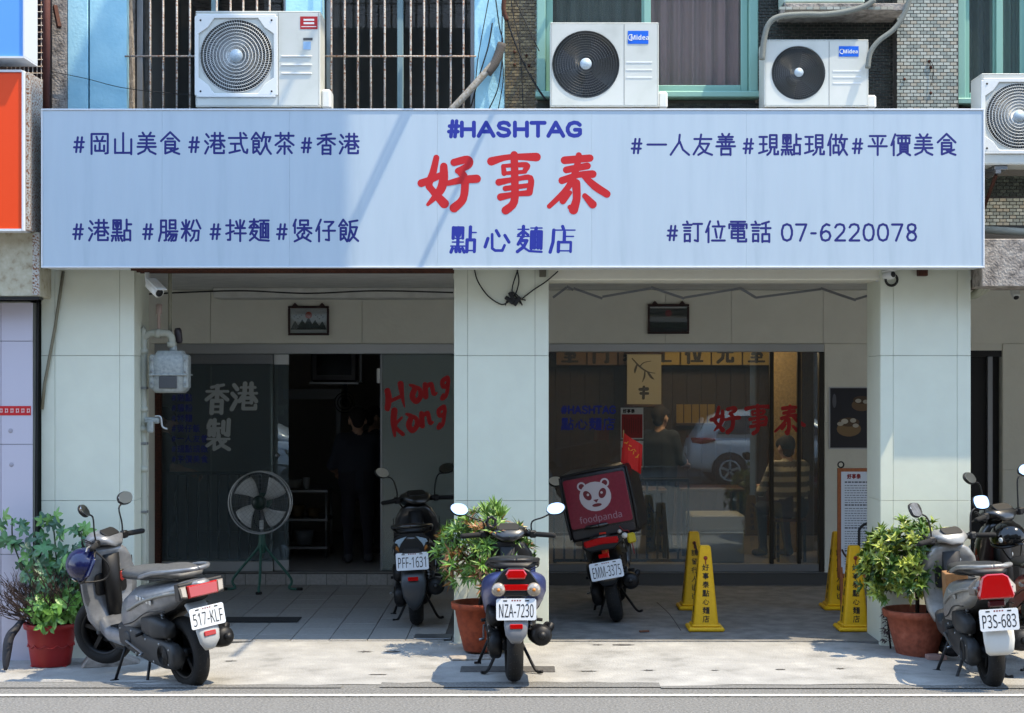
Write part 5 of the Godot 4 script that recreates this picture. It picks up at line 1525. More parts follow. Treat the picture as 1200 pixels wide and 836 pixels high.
# ---------- neighbours ----------
func build_neighbours():
	# left neighbour: clad pillar, concrete lintel, orange and blue lightboxes, rusty cage
	var n = thing("neighbour_pillar", "pinkish white panelled pillar of the next shop, red strip on it", "pillar")
	var rx = at(38, 0, .1).x
	var joints = [-.14, at(0, 650, .1).y, at(0, 521, .1).y, at(0, 400, .1).y, 2.62]
	var pink = plain(Color(.72, .71, .76), .35)
	part("core", boxed(-5.6, rx - .01, -.14, 2.62, -.5, .085), M.panel_joint, n)
	for i in 4:
		for s in [[-5.6, at(0.8, 0, .1).x], [at(0.8, 0, .1).x, rx]]:
			part("panel", boxed(s[0] + .002, s[1] - .002, joints[i] + .002, joints[i + 1] - .002, .0855, .1 + .0006 * (i % 2), .002), pink, n)
	var a = at(-30, 487, .1)
	var b = at(36, 476, .1)
	part("red_strip", boxed(a.x, b.x, a.y, b.y, .1012, .1022), plain(Color(.72, .07, .10), .6), n)
	var st = mb()
	for i in 6:
		for q in [[.0, .35, .8, .12], [.0, -.3, .8, .12], [-.25, 0, .12, .8], [.28, .05, .12, .7]]:
			box(st, Vector3(at(1 + i * 6.4, 0, .1).x + q[0] * .03, (a.y + b.y) / 2 + q[1] * .035, .1026), Vector3(q[2] * .03, q[3] * .04, .0006))
	part("strip_lettering", st, M.white_plastic, n)
	for q in [[12, 505], [13, 545]]:
		st = mb(); lathe(st, [Vector2(.018, 0), Vector2(.014, .002)], at(q[0], q[1], .1014), Basis(Vector3.RIGHT, PI / 2), 10)
		part("smudge", st, plain(Color(.58, .57, .61), .6), n)
	var l = thing("neighbour_lintel", "stained cream lintel box of the next shop over its pillar", "lintel")
	part("box", boxed(-5.6, at(46, 0, .3).x, at(0, 348, .3).y, at(0, 272, .3).y, -.45, .3, .008), grained([[0.0, Color(.52, .46, .36)], [.35, Color(.66, .63, .54)], [1.0, Color(.74, .72, .64)]], .02, .9, .7, 107), l)
	part("rusty_edge", boxed(at(38, 0, .3).x, at(46, 0, .3).x, at(0, 346, .3).y, at(0, 274, .3).y, .3005, .304), M.rust_bar, l)
	part("drip_edge", boxed(-5.6, at(46, 0, .3).x, at(0, 351, .3).y, at(0, 348.3, .3).y, .2, .31), M.dark_steel, l)
	var o = thing("orange_lightbox", "bright orange sign box of the next shop with weathered metal rim", "sign")
	part("face", boxed(-5.0, at(25, 0, .45).x, at(0, 268, .45).y, at(0, 85, .45).y, .40, .45), plain(Color(.88, .26, .02), .45), o)
	part("rim", boxed(at(25.5, 0, .45).x, at(28.5, 0, .45).x, at(0, 271, .45).y, at(0, 83, .45).y, .22, .462, .003), M.white_trim, o)
	part("rim", boxed(-5.0, at(25.4, 0, .45).x, at(0, 271, .45).y, at(0, 268.3, .45).y, .22, .46), M.white_trim, o)
	part("rim", boxed(-5.0, at(25.4, 0, .45).x, at(0, 84.6, .45).y, at(0, 82, .45).y, .22, .46), M.white_trim, o)
	part("side", boxed(at(28.8, 0, .45).x, at(36, 0, .4).x, at(0, 270, .45).y, at(0, 84, .45).y, .1, .43, .004), M.rust_bar, o)
	part("back", boxed(-5.0, at(25, 0, .45).x, at(0, 268, .45).y, at(0, 85, .45).y, .10, .399), M.old_concrete, o)
	o = thing("blue_lightbox", "pale blue sign box above the orange one", "sign")
	part("face", boxed(-5.0, at(27, 0, .5).x, at(0, 66, .5).y, 5.6, .2, .5), plain(Color(.36, .60, .86), .4), o)
	part("rim", boxed(-5.0, at(29, 0, .5).x, at(0, 68.5, .5).y, at(0, 66.3, .5).y, .19, .515), M.white_trim, o)
	part("rim", boxed(at(27.2, 0, .5).x, at(29, 0, .5).x, at(0, 66, .5).y, 5.6, .19, .513), M.white_trim, o)
	var c = thing("rusty_cage", "rusty wire mesh cage between the neighbour's signs and the concrete pier", "cage")
	for i in 9:
		st = mb()
		var x = at(8 + i * 5.0, 0, .02).x
		tube(st, [Vector3(x, at(0, 352, .02).y, .02), Vector3(x, 5.6, .02)], .004, 4)
		part("wire", st, M.rust_bar, c)
	for i in 46:
		st = mb()
		var y = at(0, 350 - i * 8.0, .02).y
		tube(st, [Vector3(at(4, 0, .02).x, y, .026), Vector3(at(50, 0, .02).x, y, .026)], .0035, 4)
		part("cross_wire", st, M.rust_bar, c)
	part("backing", boxed(-5.6, at(50, 0, -.2).x, at(0, 352, -.2).y, 5.6, -.3, -.2), plain(Color(.16, .10, .08), .9), c)
	st = mb(); tube(st, [at(54, 128, -.16), Vector3(at(54, 0, -.16).x, 5.6, -.16)], .03, 10)
	single("down_pipe", st, grained([Color(.30, .15, .12), Color(.42, .24, .20)], .04, .5, .7, 109), "reddish brown down pipe beside the bare concrete pier", "pipe")
	st = mb(); bar(st, at(64, 7, -.27), at(69, 32, -.2), .03, .03)
	single("iron_stub", st, M.rust, "rusty iron stub on the bare concrete pier", "bracket")
	single("gap_board", boxed(at(36, 0, -.45).x, at(52, 0, -.45).x, -.14, 2.7, -.47, -.44), plain(Color(.70, .69, .66), .9), "pale filler board deep in the gap between the two pillars behind the red pot", "board")
	# cable along the joint and the pale strap slanting over the pillar
	st = mb(); tube(st, curve([at(44, 352, .06), at(43, 450, .06), at(42, 600, .06), at(44, 770, .06)], 8), .008, 6)
	single("joint_cable", st, M.cable, "black cable running down the gap beside the neighbour's pillar", "cable")
	st = mb(); tube(st, [at(74, 318, .02), at(64, 385, .02), at(52, 450, .02), at(49, 480, .02)], .012, 6)
	single("slanting_strap", st, plain(Color(.45, .43, .35), .7), "drab strap slanting down the pillar behind the red pot", "strap")
	# right neighbour: beam and pipe beyond the sign
	st = mb(); tube(st, [at(1150, 269, -.1), at(1260, 276, -.1)], .03, 12)
	single("wall_pipe", st, plain(Color(.60, .60, .55), .6), "thick pale pipe along the tiled wall past the signboard", "pipe")

func build_street_things():
	standing_fan()
	cones()
	# menu stand by the last pillar
	var z = -1.55
	var m = thing("menu_stand", "wooden easel with a long white printed menu beside the yellow cones", "menu board")
	var a = at(986, 655, z)
	var b = at(1024, 549, z)
	var wood = grained([Color(.50, .27, .12), Color(.62, .36, .18)], .03, .5, .6, 111)
	part("board", boxed(a.x - .03, b.x + .05, .32, b.y, z - .03, z - .004, .003), wood, m)
	part("sheet", boxed(a.x, b.x + .03, .36, b.y - .03, z - .0035, z), plain(Color(.74, .76, .78), .6), m)
	var st = mb()
	write_line(st, "好事泰", a.x + .05, a.x + .17, b.y - .05, b.y - .09, z + .0003, .008)
	part("lettering", st, plain(Color(.45, .06, .05), .6), m)
	st = mb()
	var lr = RandomNumberGenerator.new(); lr.seed = 5
	var y = b.y - .12
	var row = 0
	while y > .44:
		var head: bool = row % 9 == 0
		var x = a.x + .03
		var wmax: float = .22 if head else .26
		while x < a.x + wmax:
			var ww = lr.randf_range(.012, .03)
			box(st, Vector3(x + ww / 2, y, z + .0005), Vector3(ww, .011 if head else .005, .0006))
			x += ww + .006
		y -= .03 if head else .021
		row += 1
	part("printed_rows", st, plain(Color(.12, .13, .16), .7), m)
	for s in [a.x, b.x + .02]:
		st = mb(); bar(st, Vector3(s, .012, z + .05), Vector3(s, .60, z - .045), .03, .025)
		part("leg", st, wood, m)
	st = mb(); bar(st, Vector3((a.x + b.x) / 2, .012, z - .45), Vector3((a.x + b.x) / 2, 1.0, z - .05), .03, .025)
	part("leg", st, wood, m)
	st = mb(); tube(st, circle_pts(Vector3(a.x + .0, b.y + .03, z - .015), .025, 14), .007, 6, true)
	part("ring", st, M.black, m)
	# black crook of a walking cane on the stand
	st = mb(); tube(st, curve([at(1007, 700, z + .12), at(1007, 630, z + .12), at(1008, 620, z + .12), at(1013, 615, z + .12), at(1020, 613, z + .12)], 5), .012, 8)
	single("bent_rail", st, M.black, "black bent tube standing before the white menu sheet", "tube")
	# leaning black pole by the red pot
	st = mb()
	var pts = [at(6, 768, .62), at(10, 750, .55), at(20, 735, .48), at(30, 720, .42)]
	pts[0].y = lie(pts[0].x, .62) + .02
	tube(st, curve(pts, 5), [.012, .022, .029, .033, .035, .035, .034, .033, .031, .029, .027, .024, .021, .018, .015, .012], 10)
	single("furled_umbrella", st, plain(Color(.09, .10, .14), .7), "dark furled umbrella leaning on the neighbour's pillar by the red pot", "umbrella")
	# concrete kerb ramp wedge at the foot of the pillar
	var w = on_ground(103, 768)
	w.y = lie(-3.15, .35)
	st = mb()
	prism(st, v2([-.2, 0, .26, 0, .2, .045, -.03, .14, -.12, .12]), .22, Transform3D(Basis(Vector3.UP, .25), Vector3(-3.12, w.y, .30)), .01)
	single("kerb_ramp", st, M.old_concrete, "broken wedge of concrete at the foot of the pillar by the red pot", "ramp")
	# mat
	var p = on_ground(312, 729)
	single("door_mat", boxed(p.x - .36, p.x + .28, .0135, .022, p.z - .14, p.z + .14, .004), grained([Color(.09, .09, .09), Color(.16, .16, .16)], .2, .3, .95, 113, 1.0), "dark rubber mat on the arcade tiles behind the grey scooter", "mat")
	# flattened cardboard under the centre pot, and scraps
	p = on_ground(552, 773)
	st = mb(); box(st, Vector3(p.x, .012, p.z), Vector3(.30, .016, .16), Basis(Vector3.UP, .2), .004)
	single("flat_stone", st, M.old_concrete, "flat grey slab under the leafy centre pot", "slab")
	single("threshold_plate", boxed(-.86, -.57, .0135, .022, -.35, -.12, .003), M.steel, "pale metal plate on the floor beside the middle pillar", "plate")
	var sc = on_ground(755, 743)
	st = mb(); box(st, Vector3(sc.x, .02, sc.z), Vector3(.08, .014, .03), Basis(Vector3.UP, .3), .003)
	single("brick_scrap", st, plain(Color(.42, .26, .18), .9), "small reddish brick scrap lying near the delivery scooter", "scrap")
	cars()

func standing_fan():
	var o = Vector3(at(305, 0, -3.05).x, .012, -3.05)
	var f = thing("standing_fan", "large round standing fan on green tripod legs before the glass", "fan", o)
	var green = plain(Color(.20, .38, .33), .45)
	var hub_y = at(0, 589, -3.05).y - .012
	var r = .295
	var c = Vector3(0, hub_y, .06)
	var st = mb()
	tube(st, circle_pts(c, r, 48), .008, 6, true); tube(st, circle_pts(c + Vector3(0, 0, -.12), r, 48), .007, 6, true)
	part("guard_ring", st, M.alu, f)
	st = mb()
	for s in [1, -1]:
		for i in 6: tube(st, circle_pts(c + Vector3(0, 0, -.06 + s * (.06 + .03 * (1 - pow(i / 5.0, 2)))), lerpf(.07, r - .03, i / 5.0), 36), .0012, 3, true)
		for i in 40:
			var d = Vector3(cos(TAU * i / 40), sin(TAU * i / 40), 0)
			tube(st, [c + d * .05 + Vector3(0, 0, -.06 + s * .09), c + d * r * .7 + Vector3(0, 0, -.06 + s * .078), c + d * r + Vector3(0, 0, -.06 + s * .06)], .0010, 3)
	part("wire_guard", st, M.steel, f)
	for i in 4:
		var rr = []
		var a0 = TAU * i / 4 + .55
		for k in 6:
			var u = k / 5.0
			var rad = lerpf(.05, r * .88, u)
			var mid = a0 + .25 * u
			var half = lerpf(.30, .44, sin(u * PI * .62))
			var ring = PackedVector3Array()
			for side in [1, -1]:
				for j in 5:
					var tt = (j / 4.0) if side == 1 else (1 - j / 4.0)
					var an = mid + lerpf(-half, half, tt)
					ring.append(c + Vector3(cos(an) * rad, sin(an) * rad, -.06 + lerpf(-.03, .03, tt) + side * .002))
			rr.append(ring)
		st = mb(); rings(st, rr)
		part("blade", st, plain(Color(.74, .75, .74), .4), f)
	st = mb(); lathe(st, [Vector2(.0, .035), Vector2(.055, .03), Vector2(.072, .015), Vector2(.072, 0)], c + Vector3(0, 0, .0), Basis(Vector3.RIGHT, PI / 2), 24)
	part("badge_cap", st, plain(Color(.05, .16, .13), .4), f)
	st = mb(); lathe(st, [Vector2(.05, 0), Vector2(.08, .03), Vector2(.08, .14), Vector2(.05, .2)], c + Vector3(0, 0, -.14), Basis(Vector3.RIGHT, -PI / 2), 20)
	part("motor", st, green, f)
	st = mb(); tube(st, [Vector3(0, .32, -.1), Vector3(0, hub_y - .03, -.1)], .016, 10); tube(st, [Vector3(0, hub_y - .06, -.1), c + Vector3(0, 0, -.16)], .02, 8)
	part("pole", st, M.steel, f)
	st = mb(); lathe(st, [Vector2(.03, -.08), Vector2(.034, -.06), Vector2(.034, .1), Vector2(.026, .12)], Vector3(0, .44, -.1), Basis(), 14)
	part("collar", st, green, f)
	for q in [[-1, .0, -.36], [1, .0, .36], [0, .22, .02]]:
		st = mb()
		var foot = Vector3(q[2], .014, q[1] - .1 + (.0 if q[0] != 0 else .1))
		tube(st, curve([Vector3(q[0] * .02, .46, -.1), Vector3(q[0] * .06, .38, -.1 + q[1] * .3), lerp(Vector3(q[0] * .06, .38, -.1), foot, .72), foot + Vector3(-q[0] * .1, .012, 0) if q[0] != 0 else foot + Vector3(0, .05, 0), foot], 5), .013, 8)
		var leg = part("leg", st, green, f)
		st = mb(); box(st, foot, Vector3(.06, .026, .035), Basis(), .006)
		part("foot", st, M.rubber, leg)
	st = mb(); box(st, Vector3(0, hub_y - .22, -.07), Vector3(.04, .09, .03), Basis(), .006)
	part("switch_box", st, M.white_plastic, f)
	st = mb(); tube(st, curve([Vector3(0, hub_y - .26, -.07), Vector3(-.07, hub_y - .2, -.08), Vector3(-.09, hub_y, -.12), Vector3(-.03, hub_y, -.25)], 5), .004, 5)
	part("cord", st, M.cable, f)

func cones():
	var yellow = grained([Color(.82, .62, .015), Color(.88, .68, .02)], .02, .5, .45, 117)
	var front = [["好事泰點心麵店", "front yellow floor cone of the pair nearer the delivery scooter", 826, 743], ["好事泰點心麵店", "front yellow floor cone of the pair beside the terracotta pot", 1001, 743]]
	var back = [["請留行人通道", "rear yellow floor cone of the pair nearer the delivery scooter", 813, 718], ["請留行人通道", "rear yellow floor cone of the pair beside the menu stand", 982, 718]]
	for q in front + back:
		var p = on_ground(q[2], q[3] - 3)
		p.y = .012
		var c = thing("warning_cone", q[1], "cone", p, 0, "yellow floor cones")
		var st = mb()
		box(st, Vector3(0, .018, 0), Vector3(.29, .036, .29), Basis(), .012)
		box(st, Vector3(0, .045, 0), Vector3(.23, .02, .23), Basis(), .008)
		part("base", st, yellow, c)
		st = mb()
		var rr = []
		for k in [[.050, .102], [.30, .078], [.64, .048], [.672, .044], [.682, .034]]:
			var ring = PackedVector3Array()
			for v in round_rect(k[1] * 2, k[1] * 2, k[1] * .25, 3): ring.append(Vector3(v.x, k[0], v.y))
			rr.append(ring)
		rings(st, rr, true, false)
		part("body", st, yellow, c)
		# lettering on the street face and on the side faces
		var tilt = atan((.102 - .048) / .59)
		var n: int = q[0].length()
		for face in 4:
			var turn = Basis(Vector3.UP, face * PI / 2)
			for i in n:
				var yy: float = lerpf(.51, .10, float(i) / (n - 1)) if n == 7 else lerpf(.50, .12, float(i) / (n - 1))
				var off: float = lerpf(.102, .048, (yy - .05) / .59)
				var sz = .052
				var xf = Transform3D(turn, Vector3.ZERO) * Transform3D(Basis(Vector3.RIGHT, -tilt), Vector3(0, yy, off + .0015)) * Transform3D(Basis(), Vector3(-sz / 2, sz / 2, 0))
				st = mb(); write_glyph(st, q[0][i], xf, sz, sz, .0058, .00002)
				part("character", st, M.black, c)
		st = mb()
		for s in [0]:
			lathe(st, [Vector2(.016, 0), Vector2(.016, .004), Vector2(.008, .006)], Vector3(0, .585, .0545), Basis(Vector3.RIGHT, PI / 2 - tilt), 12)
		part("eyelet", st, plain(Color(.50, .12, .03), .6), c)
		st = mb(); box(st, Vector3(0, .56, .058), Vector3(.008, .05, .004), Basis(Vector3.RIGHT, -tilt))
		part("tag", st, plain(Color(.50, .14, .03), .6), c)
	# chain between the cones of the pair
	for k in 2:
		var a = on_ground(front[k][2], front[k][3] - 3) + Vector3(0, .60, -.05)
		var b = on_ground(back[k][2], back[k][3] - 3) + Vector3(0, .60, .06)
		var st = mb()
		tube(st, curve([a, a.lerp(b, .5) + Vector3(0, -.06, 0), b], 8), .009, 6)
		single("barrier_rope", st, plain(Color(.20, .09, .06), .8), "sagging dark rope between the two yellow cones %s" % ["nearer the delivery scooter", "beside the terracotta pot"][k], "rope", "ropes between cones")

# ---------- plants ----------
func leaf(st: SurfaceTool, base: Vector3, dir: Vector3, up: Vector3, l: float, w: float, fold := .25, droop := .15):
	# a folded blade of six triangles
	var side = dir.cross(up).normalized()
	var n = side.cross(dir).normalized()
	var m = base + dir * l * .5 + n * l * .02
	var tip = base + dir * l - n * l * droop
	var q = base + dir * l * .22
	var a = m + side * w * .5 + n * w * fold
	var b = m - side * w * .5 + n * w * fold
	var c = q + side * w * .3 + n * w * fold * .6
	var d = q - side * w * .3 + n * w * fold * .6
	for t in [[base, c, q], [base, q, d], [q, c, a], [q, a, m], [q, m, b], [q, b, d], [m, a, tip], [m, tip, b]]:
		for v in t: st.add_vertex(v)

func pot(o: Node3D, m, r0: float, r1: float, h: float, rim_h := .04):
	var st = mb()
	lathe(st, [Vector2(r0 * .96, 0), Vector2(r0, .012), Vector2(lerpf(r0, r1, .55), h * .5), Vector2(lerpf(r0, r1, .86), h - rim_h), Vector2(r1 * 1.07, h - rim_h + .004), Vector2(r1 * 1.1, h - .008), Vector2(r1 * 1.08, h), Vector2(r1 * .96, h), Vector2(r1 * .9, h - .05)], Vector3.ZERO, Basis(), 36)
	part("pot", st, m, o)
	st = mb(); lathe(st, [Vector2(r1 * .92, h - .06), Vector2(r1 * .6, h - .045), Vector2(.0, h - .04)], Vector3.ZERO, Basis(), 20)
	part("soil", st, grained([Color(.09, .07, .05), Color(.18, .14, .10)], .1, .3, .95, 121, 1.0), o)

func branch(st: SurfaceTool, a: Vector3, dir: Vector3, l: float, r: float, depth: int, tips: Array, g: RandomNumberGenerator, spread := .6):
	var mid = a + dir * l * .5 + Vector3(g.randf_range(-1, 1), g.randf_range(-1, 1), g.randf_range(-1, 1)) * l * .08
	var b = a + dir * l
	tube(st, [a, mid, b], [r, r * .85, r * .7], 5)
	tips.append([b, dir])
	if depth == 0: return
	for i in g.randi_range(2, 3):
		var d = (dir + Vector3(g.randf_range(-1, 1), g.randf_range(-.4, .9), g.randf_range(-1, 1)) * spread).normalized()
		branch(st, mid.lerp(b, g.randf_range(.3, 1.0)), d, l * g.randf_range(.6, .85), r * .62, depth - 1, tips, g, spread)

func leaf_mat(c: Color, back: Color) -> StandardMaterial3D:
	var m = plain(c, .42)
	m.vertex_color_use_as_albedo = true
	m.albedo_color = Color.WHITE
	m.backlight_enabled = true; m.backlight = back
	return m

func bush(o: Node3D, c: Vector3, rad: Vector3, whorls: int, l: float, w: float, cols: Array, seed_: int, trunk_from: Vector3, irregular := .12, per := 7):
	# whorls of leaves over a ball of twigs; each whorl points outward
	var g = RandomNumberGenerator.new(); g.seed = seed_
	var noise = FastNoiseLite.new(); noise.seed = seed_; noise.frequency = 1.6
	var wood = mb()
	var tips = []
	tube(wood, curve([trunk_from, trunk_from.lerp(c, .45) + Vector3(.02, 0, .01), c - Vector3(0, rad.y * .35, 0)], 4), .016, 6)
	for i in 5:
		var d = Vector3(cos(TAU * i / 5 + .4), .9, sin(TAU * i / 5 + .4)).normalized()
		branch(wood, trunk_from.lerp(c, .7), d, rad.x * .55, .010, 2, tips, g)
	part("trunk", wood, grained([Color(.14, .10, .07), Color(.25, .19, .14)], .06, .3, .9, 123), o)
	var st = mb()
	st.set_smooth_group(-1)
	for i in whorls:
		var d = Vector3(g.randfn(), g.randfn() * .95 + .12, g.randfn()).normalized()
		var deep = g.randf()
		var rr: float = (1.0 if deep > .35 else g.randf_range(.45, .95)) * (1.0 + irregular * 2.2 * noise.get_noise_3dv(d * 1.1))
		if d.y < -.75: continue
		var p = c + Vector3(d.x * rad.x, d.y * rad.y, d.z * rad.z) * rr
		var col: Color = cols[g.randi() % cols.size()]
		var out = (d + Vector3(0, .35, 0)).normalized()
		var sx = out.cross(Vector3(.31, .2, .93)).normalized()
		var sy = out.cross(sx)
		for k in per:
			var an = TAU * k / per + g.randf() * .7
			var open = g.randf_range(.45, 1.15)
			var ld = (out * cos(open) + (sx * cos(an) + sy * sin(an)) * sin(open)).normalized()
			var cc = col * g.randf_range(.75, 1.25)
			st.set_color(Color(cc.r, cc.g, cc.b))
			leaf(st, p, ld, out + Vector3(.01, .02, .03), l * g.randf_range(.7, 1.15), w * g.randf_range(.8, 1.2))
	part("foliage", st, leaf_mat(Color.WHITE, Color(.25, .35, .08)), o)

func build_plants():
	# round bush in the terracotta pot by the last pillar
	var terracotta = grained([[0.0, Color(.42, .22, .15)], [.5, Color(.58, .30, .21)], [1.0, Color(.66, .40, .31)]], .02, .6, .8, 127, .15)
	var p = Vector3(at(1075, 0, .32).x, lie(2.95, .32) + .006, .32)
	var o = thing("potted_bush", "round glossy bush in a wide terracotta pot beside the silver scooter", "plant", p, 0, "potted plants")
	pot(o, terracotta, .155, .235, .34, .055)
	bush(o, Vector3(-.06, .66, .02), Vector3(.33, .29, .30), 620, .078, .028, [Color(.06, .12, .015), Color(.13, .20, .025), Color(.04, .09, .015), Color(.22, .28, .04), Color(.32, .36, .06)], 11, Vector3(0, .30, 0), .22)
	single("pot_saucer_brick", boxed(p.x + .02, p.x + .16, p.y - .006, p.y + .03, p.z + .14, p.z + .24, .004), plain(Color(.62, .50, .46), .9), "pale brick chocking the terracotta pot", "brick")
	# leafy shrub with reddish tips in the slim pot behind the blue scooter
	var rust = grained([[0.0, Color(.38, .15, .07)], [.5, Color(.55, .235, .11)], [1.0, Color(.62, .30, .17)]], .02, .6, .75, 128, .12)
	p = Vector3(at(562, 0, .42).x, .02, .42)
	o = thing("potted_shrub", "leafy shrub with reddish tips in a slim orange pot behind the blue scooter", "plant", p, 0, "potted plants")
	pot(o, rust, .12, .195, .36, .05)
	bush(o, Vector3(.02, .70, .0), Vector3(.30, .29, .27), 330, .10, .019, [Color(.09, .19, .03), Color(.13, .25, .04), Color(.06, .14, .03), Color(.18, .28, .06), Color(.34, .17, .07)], 13, Vector3(0, .32, 0), .22, 7)
	# extra shoot at the top
	var g = RandomNumberGenerator.new(); g.seed = 5
	var st = mb(); st.set_smooth_group(-1)
	for i in 12:
		var pp = Vector3(.10 + g.randf_range(-.06, .06), .98 + g.randf_range(-.07, .10), g.randf_range(-.05, .05))
		for k in 7:
			st.set_color(Color(.16, .28, .05) * g.randf_range(.7, 1.2))
			leaf(st, pp, Vector3(g.randfn() * .7, 1, g.randfn() * .7).normalized(), Vector3(.2, .3, 1), .11, .02)
	part("shoot", st, leaf_mat(Color.WHITE, Color(.25, .35, .08)), o)
	# red plastic pot with dead twigs and a lobed vine
	var red = plain(Color(.55, .075, .075), .5)
	p = Vector3(-3.55, lie(-3.55, .30) + .006, .30)
	o = thing("potted_vine", "red plastic pot with dry twigs and a climbing lobed vine", "plant", p, 0, "potted plants")
	pot(o, red, .145, .185, .32, .045)
	st = mb()
	var swag = []
	for k in 96:
		var an = TAU * k / 96
		swag.append(Vector3(cos(an) * .1695, .165 - .022 * absf(sin(an * 6.0)), sin(an) * .1695))
	tube(st, swag, .0055, 5, true)
	part("swag_relief", st, red, o)
	for k in 3:
		st = mb(); box(st, Vector3(cos(TAU * k / 3 + .5) * .12, -.003, sin(TAU * k / 3 + .5) * .12), Vector3(.06, .02, .06), Basis(Vector3.UP, TAU * k / 3), .004)
		part("pot_foot", st, red, o)
	g.seed = 21
	st = mb()
	var tips = []
	for i in 44:
		var an = g.randf() * TAU
		var d = Vector3(cos(an) * g.randf_range(.2, 1.0), 1.0, sin(an) * g.randf_range(.2, .9)).normalized()
		if i % 3 == 0: d = (d + Vector3(-.8, -.1, .3)).normalized()
		branch(st, Vector3(cos(an) * .08, .26, sin(an) * .08), d, g.randf_range(.17, .26), .0075, 3, tips, g, .75)
	part("dry_twigs", st, grained([Color(.13, .09, .075), Color(.26, .19, .16)], .08, .2, .95, 131), o)
	# vine: stems and broad five-lobed leaves
	var stems = [[[.02, .3, .05], [.05, .6, .02], [.02, .95, -.02], [-.02, 1.12, -.05]], [[.04, .3, .05], [.16, .55, .06], [.24, .85, .05], [.22, 1.05, .0]], [[.0, .3, .08], [-.14, .6, .05], [-.28, .9, .0], [-.30, 1.1, -.02]], [[.02, .3, .08], [.12, .55, .12], [.20, .68, .12], [.28, .72, .10]], [[.0, .3, .05], [.06, .5, .14], [.12, .72, .1], [.14, .86, .06]], [[-.02, .3, .05], [-.05, .6, .1], [-.1, .78, .1], [-.12, 1.0, .02]], [[.05, .3, .08], [.2, .45, .12], [.3, .5, .15]], [[.0, .32, .1], [.02, .42, .18], [.06, .48, .2]]]
	var fl = mb(); fl.set_smooth_group(-1)
	for s in stems:
		var pts = []
		for q in s: pts.append(Vector3(q[0], q[1], q[2]))
		var line = curve(pts, 6)
		st = mb(); tube(st, line, .006, 5)
		part("stem", st, plain(Color(.16, .22, .08), .7), o)
		for i in range(3, line.size(), 1 if s.size() < 4 else 2):
			for rep in 3:
				var b: Vector3 = line[i] + Vector3(g.randf_range(-.09, .09), g.randf_range(-.05, .05), g.randf_range(-.04, .06))
				var col: Color = [Color(.04, .115, .05), Color(.06, .16, .055), Color(.03, .09, .045), Color(.11, .24, .05)][g.randi() % 4]
				if s.size() == 3: col = Color(.11, .26, .045)
				fl.set_color(col * g.randf_range(.8, 1.2))
				lobed(fl, b, Vector3(g.randf_range(-1.2, 1.2), g.randf_range(-.1, .9), 1.0).normalized(), g.randf_range(.04, .085), g.randf() * .8 - .4)
	for i in 10:
		fl.set_color(Color(.12, .27, .05) * g.randf_range(.7, 1.2))
		lobed(fl, Vector3(g.randf_range(-.08, .14), g.randf_range(.3, .5), .18 + g.randf_range(0, .05)), Vector3(g.randf_range(-.5, .5), .5, 1.0).normalized(), g.randf_range(.055, .08), g.randf() * .8)
	part("foliage", fl, leaf_mat(Color.WHITE, Color(.2, .35, .08)), o)
	# small dark succulent drooping by the terracotta pot
	p = Vector3(at(1044, 0, .14).x, lie(2.75, .14) + .005, .14)
	o = thing("drooping_plant", "small dark leaved plant squeezed between the pillar and the terracotta pot", "plant", p)
	st = mb(); tube(st, curve([Vector3(0, 0, 0), Vector3(-.02, .15, .02), Vector3(-.03, .27, .03)], 4), .008, 5)
	part("stem", st, plain(Color(.12, .08, .06), .8), o)
	st = mb(); st.set_smooth_group(-1)
	for i in 60:
		st.set_color(Color(.07, .045, .05) * g.randf_range(.6, 1.5))
		leaf(st, Vector3(-.03 + g.randf_range(-.02, .03), g.randf_range(.06, .3), .03), Vector3(g.randfn() - .4, g.randf_range(-.6, .6), g.randfn() * .6 + .3).normalized(), Vector3(.1, 1, .2), .05, .02)
	part("foliage", st, leaf_mat(Color.WHITE, Color(.1, .06, .06)), o)

func lobed(st: SurfaceTool, c: Vector3, n: Vector3, r: float, roll: float):
	var x = Vector3.UP.cross(n).normalized().rotated(n, roll)
	var y = n.cross(x)
	var ring = []
	for i in 20:
		var a = TAU * i / 20 - PI / 2
		var lobes = .72 + .28 * cos(5.0 * (a - PI / 2))
		var rr = r * (lobes if i != 0 else .25)
		ring.append(c + (x * cos(a) + y * sin(a)) * rr - n * r * .25 * pow(rr / r, 2))
	for i in 20:
		for v in [c, ring[i], ring[(i + 1) % 20]]: st.add_vertex(v)

